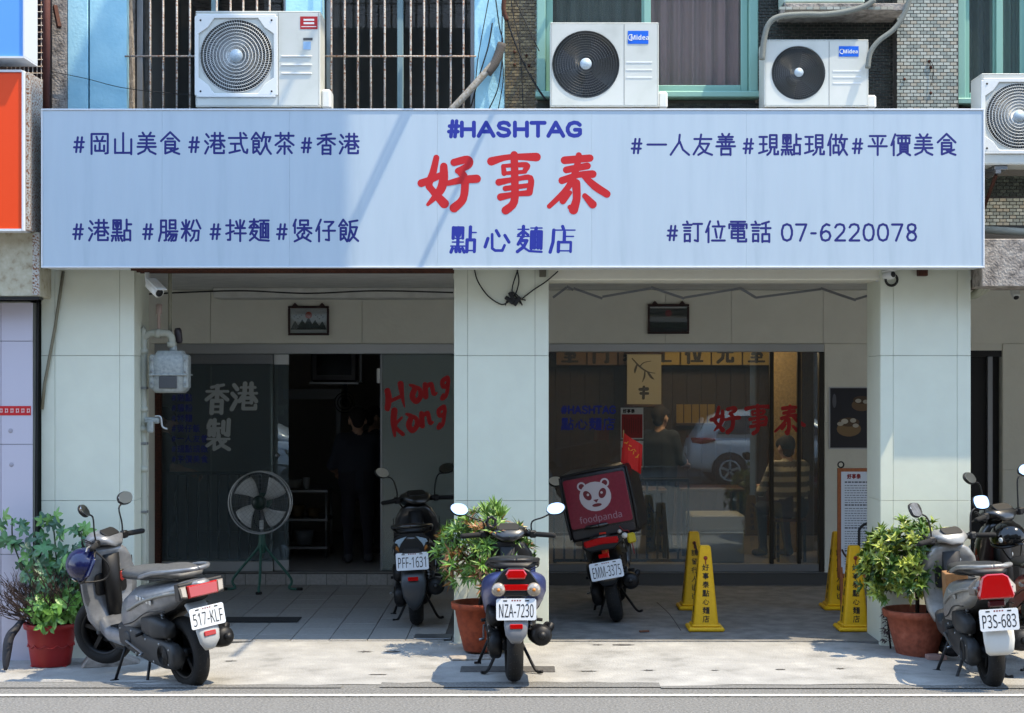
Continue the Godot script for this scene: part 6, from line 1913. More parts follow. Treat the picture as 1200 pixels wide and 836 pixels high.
# ---------- two cars parked on the camera's side of the street; the shop glass mirrors them ----------
func car(label: String, paint: Color, c: Vector3, tail_left: bool):
	# length along x; the side that the glass mirrors faces -z
	var o = thing("parked_car", label, "car", c, 0.0 if tail_left else PI, "cars parked across the street")
	var m = coated(paint, .3)
	var L = 4.25
	var W = .87
	# lower body: sections along x from the tail (x = 0)
	var st = mb()
	var rr = []
	for s in [[.0, .42, .62, .72], [.06, .34, .92, .80], [.35, .26, 1.0, .86], [1.0, .24, 1.0, .87], [2.2, .22, .98, .87], [3.1, .22, .96, .87], [3.8, .24, .86, .84], [4.15, .30, .74, .76], [4.25, .40, .60, .66]]:
		rr.append(oval(Vector3(s[0], (s[1] + s[2]) / 2, 0), Vector3(0, 0, s[3]), Vector3(0, (s[2] - s[1]) / 2, 0), 4.5, 20))
	rings(st, rr)
	part("body", st, m, o)
	st = mb(); rr = []
	for s in [[.12, .88, .98, .66], [.32, .88, 1.34, .66], [.75, .88, 1.49, .64], [1.5, .88, 1.54, .64], [2.3, .88, 1.47, .64], [2.75, .88, 1.22, .68], [3.2, .88, .96, .72]]:
		rr.append(oval(Vector3(s[0], s[1], 0), Vector3(0, 0, s[3] + .08), Vector3(0, s[2] - s[1], 0), 3.0, 24, Vector3(0, .02, 0)))
	rings(st, rr)
	part("roof", st, m, o)
	# side glass, both sides
	var dark = plain(Color(.03, .035, .04), .06)
	for side in [-1, 1]:
		for w in [[[.55, 1.03, 1.42, 1.03, 1.42, 1.40, .9, 1.38, .72, 1.28]], [[1.5, 1.02, 2.72, 1.0, 2.35, 1.28, 2.05, 1.39, 1.5, 1.41]]]:
			st = mb()
			var rr2 = []
			for k in 2:
				var ring = PackedVector3Array()
				for i in range(0, w[0].size(), 2):
					var yy: float = w[0][i + 1]
					ring.append(Vector3(w[0][i], yy, side * (lerpf(.775, .565, (yy - .98) / .46) + .022 * k)))
				rr2.append(ring)
			rings(st, rr2, true, false)
			part("side_window", st, dark, o)
		part("door_handle", boxed(2.3, 2.48, .86, .89, side * .868, side * .895, .006), m, o)
		part("door_handle", boxed(1.25, 1.43, .88, .91, side * .872, side * .897, .006), m, o)
		st = mb(); rings(st, [oval(Vector3(.06, .86, side * .58), Vector3(0, 0, .14), Vector3(0, .10, 0), 2.5), oval(Vector3(.3, .90, side * .79), Vector3(0, 0, .085), Vector3(0, .06, 0), 2.5), oval(Vector3(.5, .92, side * .845), Vector3(0, 0, .03), Vector3(0, .02, 0))])
		part("tail_light", st, plain(Color(.55, .03, .03), .2), o)
		st = mb(); rings(st, [oval(Vector3(4.2, .66, side * .52), Vector3(0, 0, .12), Vector3(0, .07, 0), 2.5), oval(Vector3(3.85, .74, side * .78), Vector3(0, 0, .07), Vector3(0, .05, 0), 2.5)])
		part("headlight", st, plain(Color(.75, .76, .78), .1), o)
		st = mb(); box(st, Vector3(2.68, 1.0, side * .93), Vector3(.14, .12, .2), Basis(), .04)
		part("door_mirror", st, m, o)
		for x in [.78, 3.42]:
			st = mb(); lathe(st, [Vector2(.20, -.11), Vector2(.30, -.10), Vector2(.318, -.06), Vector2(.318, .06), Vector2(.30, .10), Vector2(.20, .11)], Vector3(x, .318, side * .77), Basis(Vector3.RIGHT, PI / 2), 28)
			var wheel = part("wheel", st, M.rubber, o)
			st = mb()
			tube(st, circle_pts(Vector3(x, .318, side * .882), .195, 24), .02, 6, true)
			for i in 5:
				var d = Vector3(cos(TAU * i / 5 + .3), sin(TAU * i / 5 + .3), 0)
				bar(st, Vector3(x, .318, side * .88) + d * .02, Vector3(x, .318, side * .88) + d * .19, .05, .02, Vector3.BACK)
			part("rim", st, M.alu, wheel)
			st = mb(); lathe(st, [Vector2(.355, -.02), Vector2(.355, .02)], Vector3(x, .325, side * .858), Basis(Vector3.RIGHT, PI / 2), 28)
			part("wheel_arch", st, M.black, o)
	st = mb(); rings(st, [oval(Vector3(.18, 1.0, 0), Vector3(0, 0, .62), Vector3(-.0, .03, 0)), oval(Vector3(.36, 1.36, 0), Vector3(0, 0, .56), Vector3(0, .03, 0))], false)
	part("rear_window", st, dark, o)
	part("plate", boxed(-.012, .01, .62, .76, -.2, .2), M.white_plastic, o)

func cars():
	car("white hatchback parked across the street, mirrored in the wide shop glass", Color(.78, .80, .82), Vector3(3.25, -.02, 13.0), true)
	car("silver grey car parked across the street, mirrored beside the standing fan", Color(.74, .77, .80), Vector3(-7.7, -.02, 13.0), true)

# ---------- scooters: x to the rider's right, y up, forward is -z; f below is the distance forward ----------
func sp(x: float, y: float, f: float) -> Vector3: return Vector3(x, y, -f)

func along(st: SurfaceTool, secs: Array, e := 3.0, n := 18):
	# sections across the length: [f, y, half width, half height up, half height down]
	var rr = []
	for s in secs:
		rr.append(oval(sp(0, s[1], s[0]), Vector3(s[2], 0, 0), Vector3(0, s[3], 0), e, n, Vector3(0, s[4] if s.size() > 4 else s[3], 0)))
	rings(st, rr)

func upright(st: SurfaceTool, secs: Array, e := 3.0, n := 18):
	# sections stacked in height: [y, f, half width, half depth]
	var rr = []
	for s in secs: rr.append(oval(sp(0, s[0], s[1]), Vector3(s[2], 0, 0), Vector3(0, 0, s[3]), e, n))
	rings(st, rr)

func wheel(o: Node3D, called: String, c: Vector3, turn: float, r: float, w: float, rim_m):
	var st = mb()
	var b = Basis(Vector3.BACK, PI / 2)
	lathe(st, [Vector2(r - .075, -w * .42), Vector2(r - .04, -w * .5), Vector2(r - .012, -w * .36), Vector2(r, -w * .12), Vector2(r, w * .12), Vector2(r - .012, w * .36), Vector2(r - .04, w * .5), Vector2(r - .075, w * .42), Vector2(r - .08, 0), Vector2(r - .075, -w * .42)], Vector3.ZERO, b, 40)
	var t = part(called, st, M.rubber, o)
	t.position = c; t.rotation.y = turn
	# tread grooves
	st = mb()
	for i in 30:
		var a = TAU * i / 30
		for s in [-1, 1]:
			bar(st, Vector3(s * w * .05, cos(a) * (r - .0015), sin(a) * (r - .0015)), Vector3(s * w * .34, cos(a + .09) * (r - .014), sin(a + .09) * (r - .014)), .006, .006, Vector3(0, cos(a), sin(a)))
	var tr = part("tread", st, M.black, t)
	tr.set_meta("kind", "stuff")
	st = mb(); lathe(st, [Vector2(r - .085, -w * .42), Vector2(r - .07, -w * .40), Vector2(r - .07, w * .40), Vector2(r - .085, w * .42), Vector2(r - .095, 0), Vector2(r - .085, -w * .42)], Vector3.ZERO, b, 32)
	lathe(st, [Vector2(.035, -w * .5), Vector2(.045, 0), Vector2(.035, w * .5)], Vector3.ZERO, b, 16)
	for i in 5:
		var d = Vector3(0, cos(TAU * i / 5), sin(TAU * i / 5))
		bar(st, d * .03, d * (r - .085), .03, .03, Vector3.RIGHT)
	part("rim", st, rim_m, t)
	st = mb(); lathe(st, [Vector2(.09, -.002), Vector2(.09, .002)], Vector3(w * .36, 0, 0), b, 24)
	part("brake_disc", st, M.steel, t)

func plate(o: Node3D, text: String, c: Vector3, tilt: float, w := .26, h := .14, white := Color(.80, .82, .84)):
	var b = Basis(Vector3.RIGHT, tilt)
	var st = mb(); prism(st, round_rect(w, h, .014), .003, Transform3D(b, c), .0008)
	var p = part("licence_plate", st, plain(white, .4), o)
	var l = letters("plate_lettering", text, h * .56, Transform3D(b, c + b * Vector3(0, -h * .06, .0018)), plain(Color(.02, .025, .05), .5), p)
	var have: float = l.mesh.get_aabb().size.x
	l.transform = Transform3D(b * Basis.from_scale(Vector3(w * .86 / have, 1.08, 1)), c + b * Vector3(0, -h * .07, .0018))
	st = mb()
	for x in [-.25, .25]: box(st, c + b * Vector3(x * w * 1.1, h * .40, .002), Vector3(.026, .008, .002), b)
	part("plate_bolt", st, M.dark_steel, p)
	st = mb()
	for k in 4: box(st, c + b * Vector3((k - 1.5) * .017, h * .41, .0019), Vector3(.010, .009, .0006), b)
	part("plate_mark", st, plain(Color(.45, .12, .14), .5), p)

func lens(o: Node3D, called: String, poly: PackedVector2Array, c: Vector3, b: Basis, depth: float, m):
	var st = mb(); prism(st, poly, depth, Transform3D(b, c), minf(.008, depth * .35))
	return part(called, st, m, o)

func scooter(k: Dictionary) -> Node3D:
	var o = thing("scooter", k.label, "scooter", k.at, 0, "parked scooters")
	o.basis = Basis(Vector3.UP, deg_to_rad(k.yaw)) * Basis(Vector3.BACK, deg_to_rad(k.get("lean", 0.0)))
	var body = k.body
	var trim = k.trim
	var mech = k.get("mech", plain(Color(.075, .075, .08), .5, .4))
	var seatm = k.get("seat", plain(Color(.055, .055, .06), .55))
	var steer: float = deg_to_rad(k.get("steer", 0.0))
	var R = .243
	var st: SurfaceTool
	var bar_y: float = k.get("bar", .965)
	var wide: float = k.get("wide", 1.0)
	var up = func(y: float) -> float: return y if y < .4 else .4 + (y - .4) * (bar_y - .4) / .565
	wheel(o, "front_wheel", sp(0, R, .62), steer, R, .095, k.get("rim", mech))
	wheel(o, "rear_wheel", sp(0, R, -.62), 0, R, k.get("tyre", .11), k.get("rim", mech))
	# frame parts low down
	st = mb(); along(st, [[-.12, .34, .15, .06, .09], [.05, .30, .165, .045, .08], [.25, .30, .16, .04, .07], [.36, .34, .15, .06, .08]], 4.0)
	part("floorboard", st, trim, o)
	st = mb(); along(st, [[-.10, .25, .10, .05], [.2, .215, .12, .035], [.34, .26, .10, .04]], 4.0)
	part("belly_pan", st, mech, o)
	# rear body
	var rs: Array = k.get("rear", [[-.93, .73, .05, .03], [-.86, .705, .10, .055], [-.68, .655, .145, .09, .10], [-.42, .60, .165, .10, .14], [-.22, .55, .165, .13, .18], [-.06, .48, .155, .12, .17], [.02, .42, .13, .08, .12]])
	st = mb(); along(st, rs.map(func(q): return [q[0], q[1], q[2] * wide, q[3], q[4] if q.size() > 4 else q[3]]), 3.2, 22)
	part("rear_cowl", st, body, o)
	# side trim strip under the seat
	for s in [-1, 1]:
		st = mb(); tube(st, curve([sp(s * .10 * wide, .70, -.88), sp(s * .152 * wide, .665, -.66), sp(s * .170 * wide, .60, -.40), sp(s * .168 * wide, .52, -.18)], 5), .012, 6)
		part("side_trim", st, k.get("strip", trim), o)
	# undertail and inner guard
	st = mb(); along(st, [[-.84, .645, .085, .03], [-.6, .56, .10, .05], [-.3, .44, .12, .08], [-.05, .36, .12, .06]], 3.0)
	part("inner_guard", st, mech, o)
	# seat in two steps
	st = mb(); along(st, [[-.80, .785, .075, .018], [-.74, .79, .115, .034, .03], [-.55, .792, .14, .042, .04], [-.42, .785, .143, .035, .045], [-.34, .765, .142, .034, .05], [-.15, .755, .13, .036, .05], [.0, .745, .10, .03, .05], [.08, .725, .06, .02, .03]].map(func(q): return [q[0], q[1], q[2] * wide, q[3], q[4] if q.size() > 4 else q[3]]), 2.7, 22)
	part("seat", st, seatm, o)
	st = mb()
	for s in [-1, 1]: tube(st, curve([sp(s * .145 * wide, .755, -.36), sp(s * .16, .80, -.55), sp(s * .15, .825, -.74), sp(s * .08, .835, -.87), sp(0, .836, -.895)], 5), .015, 8)
	part("grab_rail", st, k.get("rail", trim), o)
	# leg shield and nose
	st = mb(); upright(st, [[.30, .40, .15, .05], [.38, .45, .185, .055], [.52, .475, .20, .045], [.68, .475, .205, .05], [.80, .45, .185, .065], [.88, .43, .14, .07], [.92, .42, .09, .05]].map(func(q): return [up.call(q[0]), q[1], q[2], q[3]]), 3.0, 22)
	part("leg_shield", st, k.get("shield", trim), o)
	st = mb(); along(st, [[.44, .64, .21, .20, .24], [.52, .64, .195, .20, .20], [.62, .66, .15, .15, .12], [.70, .69, .09, .08, .06], [.735, .70, .04, .03]].map(func(q): return [q[0], up.call(q[1]), q[2], q[3] * (bar_y - .4) / .565, q[4] if q.size() > 4 else q[3]]), 2.6, 22)
	part("front_cowl", st, body, o)
	lens(o, "headlight", v2([-.11, .02, -.04, -.06, .04, -.06, .11, .02, .07, .05, -.07, .05]), sp(0, up.call(.74), .70), Basis(Vector3.RIGHT, -.5) * Basis(Vector3.UP, PI), .03, plain(Color(.55, .57, .60), .08))
	for s in [-1, 1]:
		st = mb(); box(st, sp(s * .165, .66, .60), Vector3(.06, .035, .06), Basis(Vector3.UP, s * .6), .012)
		part("front_signal", st, plain(Color(.65, .38, .10), .2), o)
	st = mb(); upright(st, [[.36, .40, .05, .05], [.62, .395, .06, .05], [up.call(.86), .40, .07, .06]], 2.5)
	part("steering_column", st, mech, o)
	st = mb(); lathe(st, [Vector2(.022, -.004), Vector2(.022, .01), Vector2(.012, .012)], sp(.05, .74, .395), Basis(Vector3.RIGHT, PI / 2), 14)
	part("ignition_lock", st, M.alu, o)
	lens(o, "glove_panel", round_rect(.24, .16, .03), sp(0, .62, .418), Basis(Vector3.RIGHT, .08), .012, mech)
	# front fender round the steered wheel
	st = mb()
	var rr = []
	for i in 9:
		var a = lerpf(-.45, 1.95, i / 8.0)
		var rad = Vector3(0, cos(a), sin(a))
		var c = sp(0, R, .62) + (rad * (R + .028)).rotated(Vector3.UP, steer)
		rr.append(oval(c, (Vector3(.066 - .012 * absf(i - 4) / 4, 0, 0)).rotated(Vector3.UP, steer), (rad * .022).rotated(Vector3.UP, steer), 3.0, 12))
	rings(st, rr)
	part("front_fender", st, body, o)
	for s in [-1, 1]:
		st = mb(); tube(st, [sp(0, R, .62) + Vector3(s * .07, 0, 0).rotated(Vector3.UP, steer), sp(s * .06, .58, .50)], [.018, .022], 8)
		part("fork_leg", st, M.steel, o)
	# handlebar unit, turned with the front wheel
	st = mb(); along(st, [[-.10, -.03, .05, .02], [-.07, .0, .115, .035], [.0, .015, .15, .05], [.09, .0, .12, .06], [.14, -.02, .06, .04]], 2.6, 20)
	var hb = part("handlebar_cowl", st, k.get("dash", body), o)
	hb.position = sp(0, bar_y, .42); hb.rotation.y = steer
	st = mb(); prism(st, round_rect(.17, .085, .03, 5), .014, Transform3D(Basis(Vector3.RIGHT, -1.0), sp(0, .052, -.035)), .004)
	part("gauge_bezel", st, M.black, hb)
	st = mb(); prism(st, round_rect(.14, .062, .024, 5), .004, Transform3D(Basis(Vector3.RIGHT, -1.0), sp(0, .060, -.031)), .001)
	part("gauge", st, k.get("gauge", plain(Color(.55, .56, .56), .12)), hb)
	for s in [-1, 1]:
		st = mb(); tube(st, [sp(s * .11, .0, .0), sp(s * .19, .0, -.04), sp(s * .21, .0, -.05)], [.02, .022, .018], 8)
		part("bar_end", st, mech, hb)
		st = mb(); tube(st, [sp(s * .205, .0, -.05), sp(s * .215, .0, -.054), sp(s * .33, -.006, -.095), sp(s * .345, -.007, -.10)], [.016, .0195, .0195, .015], 10)
		part("grip", st, M.rubber, hb)
		st = mb(); box(st, sp(s * .185, .0, -.035), Vector3(.055, .055, .05), Basis(), .01)
		part("switch_block", st, mech, hb)
		st = mb(); tube(st, curve([sp(s * .19, -.01, .0), sp(s * .25, -.015, -.005), sp(s * .33, -.02, -.05), sp(s * .345, -.02, -.055)], 4), .006, 6)
		part("brake_lever", st, M.alu if k.get("bright_lever", false) else mech, hb)
		if k.get("mirrors", true):
			var mp: Array = k.get("mirror_at", [.30, .20])
			st = mb(); tube(st, curve([sp(s * .175, .02, -.03), sp(s * .18, .09, -.03), sp(s * (mp[0] - .06), mp[1] - .03, -.025), sp(s * mp[0], mp[1], -.02)], 4), .0065, 6)
			var ms = part("mirror_stem", st, mech, hb)
			var mshape = v2([-.062, -.018, -.03, -.042, .03, -.038, .064, -.004, .058, .028, .02, .044, -.03, .036, -.058, .012] if k.get("sharp_mirror", true) else [-.045, -.04, 0, -.052, .045, -.04, .056, 0, .045, .04, 0, .05, -.045, .04, -.056, 0], 1.12)
			var cv = []
			for i in mshape.size() + 1: cv.append(Vector3(mshape[i % mshape.size()].x, mshape[i % mshape.size()].y, 0))
			mshape = PackedVector2Array()
			for q in curve(cv, 4).slice(0, -1): mshape.append(Vector2(q.x, q.y))
			if s < 0:
				for i in mshape.size(): mshape[i].x = -mshape[i].x
			var ml = Transform3D(Basis(Vector3.UP, s * -.28) * Basis(Vector3.RIGHT, k.get("mirror_tip", -.42)), sp(s * (mp[0] + .035), mp[1] + .03, -.02))
			st = mb(); prism(st, mshape, .026, ml, .009)
			part("mirror_shell", st, mech, ms)
			var inner = PackedVector2Array()
			for v in mshape: inner.append(v * .9)
			st = mb(); prism(st, inner, .002, ml * Transform3D(Basis(), Vector3(0, 0, .0145)))
			part("mirror_glass", st, M.mirror, ms)
	# engine, drive case, air box on the left; silencer on the right
	st = mb()
	rr = []
	for q in [[.02, .33, .08], [-.16, .30, .10], [-.36, .27, .095], [-.56, .255, .10], [-.70, .25, .085], [-.74, .25, .05]]:
		rr.append(oval(sp(-.125, q[1], q[0]), Vector3(.045, 0, 0), Vector3(0, q[2], 0), 3.5, 16))
	rings(st, rr)
	part("drive_case", st, k.get("case", mech), o)
	st = mb(); along(st, [[-.05, .30, .09, .09], [-.2, .30, .10, .10], [-.36, .32, .08, .08]], 3.5)
	part("engine_block", st, mech, o)
	st = mb()
	rings(st, [oval(sp(-.125, .43, -.34), Vector3(.05, 0, 0), Vector3(0, .06, 0), 4.0, 14), oval(sp(-.13, .43, -.5), Vector3(.055, 0, 0), Vector3(0, .075, 0), 4.0, 14), oval(sp(-.125, .42, -.66), Vector3(.04, 0, 0), Vector3(0, .05, 0), 4.0, 14)])
	part("air_box", st, k.get("case", mech), o)
	st = mb()
	for i in 9: tube(st, circle_pts(sp(-.174, .255, -.60), .02 + .006 * i, 20, Basis(Vector3.UP, PI / 2)), .0025, 3, true)
	part("case_ribs", st, mech, o)
	st = mb()
	var m0 = sp(.165, .27, -.28)
	var m1 = sp(.175, .34, -.86)
	var md = (m1 - m0).normalized()
	tube(st, [m0, m0 + md * .06, m0 + md * .14, m0 + md * .5, m1 - md * .02, m1], [.025, .05, .068, .072, .066, .05], 18)
	part("silencer", st, k.get("exhaust", mech), o)
	st = mb(); tube(st, [m1 - md * .01, m1 + md * .04], [.026, .024], 12)
	part("tail_pipe", st, M.black, o)
	st = mb()
	rings(st, [oval(m0.lerp(m1, .25) + Vector3(.045, .03, 0), Vector3(.02, -.01, 0), Vector3(.03, .05, 0), 3.0, 12), oval(m0.lerp(m1, .82) + Vector3(.05, .03, 0), Vector3(.022, -.01, 0), Vector3(.03, .05, 0), 3.0, 12)])
	part("heat_shield", st, k.get("shield_steel", mech), o)
	for s in [-1, 1]:
		var ss = mb()
		tube(ss, [sp(s * .115, .30, -.63), sp(s * .11, .56, -.52)], .014, 8)
		var shock = part("shock_absorber", ss, M.steel, o)
		ss = mb()
		var hel = []
		for i in 57:
			var u = i / 56.0
			var p = sp(s * .115, .34, -.613).lerp(sp(s * .11, .52, -.537), u)
			hel.append(p + Vector3(cos(u * TAU * 7), 0, sin(u * TAU * 7)) * .024)
		tube(ss, hel, .0045, 5)
		part("spring", ss, k.get("spring", M.dark_steel), shock)
	# rear mudguard below the tail
	st = mb()
	rr = []
	for q in k.get("guard", [[.60, -.80, .075], [.50, -.90, .075], [.42, -.94, .08], [.36, -.95, .07], [.31, -.945, .035]]):
		rr.append(oval(sp(0, q[0], q[1]), Vector3(q[2], 0, 0), Vector3(0, .012, .02), 3.0, 12))
	rings(st, rr)
	part("rear_mudguard", st, k.get("guard_m", trim), o)
	var gq: Array = k.get("reflector", [.415, -.965])
	lens(o, "rear_reflector", round_rect(.085, .032, .006), sp(0, gq[0], gq[1]), Basis(Vector3.RIGHT, -.1), .012, plain(Color(.62, .03, .03), .12))
	plate(o, k.plate, sp(k.get("plate_x", 0.0), k.get("plate_y", .525), -.955), -.12, k.get("plate_w", .26), k.get("plate_h", .14))
	# stands
	for s in [-1, 1]:
		st = mb(); tube(st, curve([sp(s * .06, .22, -.22), sp(s * .12, .10, -.27), sp(s * .17, .012, -.31), sp(s * .21, .012, -.34)], 4), .011, 8)
		part("centre_stand_leg", st, mech, o)
	if k.get("side_stand", true):
		st = mb(); tube(st, [sp(-.12, .25, .02), sp(-.22, .012, .05)], .011, 8); box(st, sp(-.225, .01, .055), Vector3(.05, .012, .035))
		part("side_stand", st, mech, o)
	scooter_trimmings(o, k, hb, mech, seatm, wide, up)
	tail(o, k)
	return o

func scooter_trimmings(o: Node3D, k: Dictionary, hb: Node3D, mech, seatm, wide: float, up: Callable):
	var st: SurfaceTool
	var gap = M.black
	var tf = hb.transform
	# control cables from the bars into the column
	for q in [[-.17, .0, .09], [.17, -.01, .08], [.15, -.02, .10], [-.14, -.02, .11]]:
		st = mb(); tube(st, curve([tf * sp(q[0], q[1], -.01), tf * sp(q[0] * .95, q[1] + .03, q[2]), tf * sp(q[0] * .45, -.09, q[2] + .01), sp(q[0] * .2, up.call(.80), .46)], 5), .0045, 5)
		part("control_cable", st, M.cable, o)
	# seat piping and panel gaps
	for s in [-1, 1]:
		st = mb(); tube(st, curve([sp(s * .09 * wide, .765, -.79), sp(s * .138 * wide, .765, -.6), sp(s * .142 * wide, .742, -.34), sp(s * .128 * wide, .725, -.13), sp(s * .09 * wide, .715, .02)], 5), .004, 5)
		part("seat_piping", st, gap, o)
		st = mb(); tube(st, curve([sp(s * .150 * wide, .56, -.68), sp(s * .166 * wide, .53, -.45), sp(s * .158 * wide, .44, -.22), sp(s * .148 * wide, .40, -.05)], 5), .004, 5)
		part("panel_gap", st, gap, o)
		st = mb(); tube(st, curve([sp(s * .205, up.call(.80), .47), sp(s * .206, .62, .49), sp(s * .19, .42, .465)], 5), .004, 5)
		part("panel_gap", st, gap, o)
		st = mb(); tube(st, [sp(s * .14, .37, -.30), sp(s * .21, .365, -.32)], .012, 8)
		part("passenger_peg", st, M.rubber, o)
		# side badge: a slanting strip and short bars of lettering
		st = mb()
		for i in 5: box(st, sp(s * (.1665 * wide), .605 + .004 * i, -.52 + i * .045), Vector3(.006, .030, .032), Basis(Vector3.RIGHT, .18), .002)
		part("side_badge", st, k.get("badge", M.alu), o)
	# floor mat ribs
	st = mb()
	for i in 6: box(st, sp(0, .347, .02 + i * .045), Vector3(.24, .008, .02), Basis(), .003)
	part("floor_ribs", st, M.rubber, o)
	# drive case: bolts, kick lever, cover ring
	for q in [[.0, .37], [-.16, .37], [-.36, .335], [-.55, .325], [-.68, .30], [-.66, .20], [-.45, .195], [-.2, .22]]:
		st = mb(); lathe(st, [Vector2(.009, 0), Vector2(.009, .006), Vector2(.005, .009)], sp(-.160, q[1], q[0]), Basis(Vector3.BACK, PI / 2), 8)
		part("case_bolt", st, M.steel, o)
	st = mb(); tube(st, [sp(-.175, .30, -.12), sp(-.19, .30, -.12), sp(-.195, .245, -.36), sp(-.225, .24, -.37)], .008, 7)
	part("kick_lever", st, M.steel, o)
	st = mb(); lathe(st, [Vector2(.055, 0), Vector2(.055, .012), Vector2(.04, .018)], sp(-.160, .31, -.10), Basis(Vector3.BACK, PI / 2), 18)
	part("fan_cover", st, k.get("case", mech), o)
	# silencer bracket and bolts
	st = mb(); bar(st, sp(.12, .31, -.55), sp(.15, .42, -.50), .03, .012)
	part("silencer_bracket", st, M.steel, o)
	for q in [-.45, -.62]:
		st = mb(); lathe(st, [Vector2(.010, 0), Vector2(.010, .006)], sp(.245, .345 - (q + .45) * .12, q), Basis(Vector3.BACK, -PI / 2), 8)
		part("shield_bolt", st, M.steel, o)
	# brake hose to the front wheel, bag hook
	st = mb(); tube(st, curve([sp(.05, up.call(.72), .50), sp(.10, .5, .58), sp(.08, .30, .60)], 4), .005, 5)
	part("brake_hose", st, M.cable, o)
	st = mb(); tube(st, curve([sp(0, up.call(.70), .39), sp(0, up.call(.70), .355), sp(0, up.call(.67), .35), sp(0, up.call(.665), .37)], 3), .005, 6)
	part("bag_hook", st, M.steel, o)

func tail(o: Node3D, k: Dictionary):
	var red = M.tail_red
	var clear = M.lens_clear
	var b = Basis(Vector3.RIGHT, -.12)
	match k.tail:
		"stacked":     # two red bars between round clear signals, in a dark mask
			lens(o, "tail_mask", v2([-.15, .02, -.13, .05, -.09, .105, -.05, .125, .05, .125, .09, .105, .13, .05, .15, .02, .12, -.045, .07, -.06, -.07, -.06, -.12, -.045]), sp(0, .665, -.912), b, .06, plain(Color(.06, .06, .065), .35))
			lens(o, "tail_light", v2([-.055, -.03, .055, -.03, .07, .0, .05, .032, -.05, .032, -.07, .0]), sp(0, .748, -.925), b, .05, red)
			lens(o, "tail_light", v2([-.075, -.02, .075, -.02, .08, .02, -.08, .02]), sp(0, .665, -.942), b, .012, red)
			for s in [-1, 1]:
				var st = mb(); lathe(st, [Vector2(.046, -.02), Vector2(.046, .0), Vector2(.036, .014), Vector2(.0, .02)], sp(s * .115, .652, -.945), Basis(Vector3.RIGHT, PI / 2 - .12), 18)
				var sg = part("turn_signal", st, clear, o)
				st = mb(); lathe(st, [Vector2(.012, 0), Vector2(.008, .01)], sp(s * .115, .652, -.962), Basis(Vector3.RIGHT, PI / 2), 10)
				part("bulb", st, plain(Color(.75, .45, .12), .3), sg)
		"chevron":     # dark tail with two pale slanting strips
			lens(o, "tail_mask", v2([-.15, .05, -.09, .095, .09, .095, .15, .05, .11, -.05, .05, -.07, -.05, -.07, -.11, -.05]), sp(0, .685, -.90), b, .07, plain(Color(.05, .05, .055), .3))
			for s in [-1, 1]:
				lens(o, "tail_light", v2([s * .035, .06, s * .12, .035, s * .135, .01, s * .115, .005, s * .10, -.03, s * .085, .0]), sp(0, .70, -.938), b, .012, plain(Color(.50, .56, .60), .15))
				lens(o, "turn_signal", v2([s * .10, -.045, s * .13, -.02, s * .125, .01, s * .105, -.005]), sp(0, .68, -.94), b, .02, plain(Color(.50, .32, .14), .2))
			lens(o, "tail_lip", v2([-.09, -.02, .09, -.02, .06, .03, -.06, .03]), sp(0, .635, -.925), b, .05, plain(Color(.10, .10, .11), .35))
		"bar":         # one wide bowed red bar
			lens(o, "tail_mask", v2([-.15, .05, .15, .05, .16, -.02, .10, -.06, -.10, -.06, -.16, -.02]), sp(0, .69, -.90), b, .08, plain(Color(.04, .04, .045), .35))
			lens(o, "tail_light", v2([-.145, .0, -.14, .032, 0, .045, .14, .032, .145, .0, .13, -.022, 0, -.012, -.13, -.022]), sp(0, .695, -.935), b, .03, red)
		"block":       # broad rectangular red lamp with clear ends
			lens(o, "tail_mask", v2([-.16, .055, .16, .055, .165, -.05, -.165, -.05]), sp(0, .70, -.88), b, .07, plain(Color(.07, .07, .075), .4))
			lens(o, "tail_light", v2([-.105, -.042, .105, -.042, .11, .04, -.11, .04]), sp(0, .70, -.915), b, .05, red)
			for s in [-1, 1]: lens(o, "turn_signal", v2([s * .108, -.04, s * .155, -.03, s * .16, .038, s * .112, .039]), sp(0, .70, -.905), b, .045, clear)
		"shield":      # big tapered red lamp with clear flanks
			lens(o, "tail_light", v2([-.105, -.07, .105, -.07, .115, -.05, .085, .07, .05, .09, -.05, .09, -.085, .07, -.115, -.05]), sp(0, .70, -.905), b, .07, red)
			for s in [-1, 1]: lens(o, "turn_signal", v2([s * .118, -.055, s * .16, -.05, s * .165, .0, s * .12, .05, s * .09, .07]), sp(0, .70, -.885), Basis(Vector3.UP, s * .5) * b, .05, clear)
			lens(o, "lower_lens", round_rect(.11, .045, .012), sp(0, .60, -.915), b, .03, plain(Color(.25, .03, .05), .2))

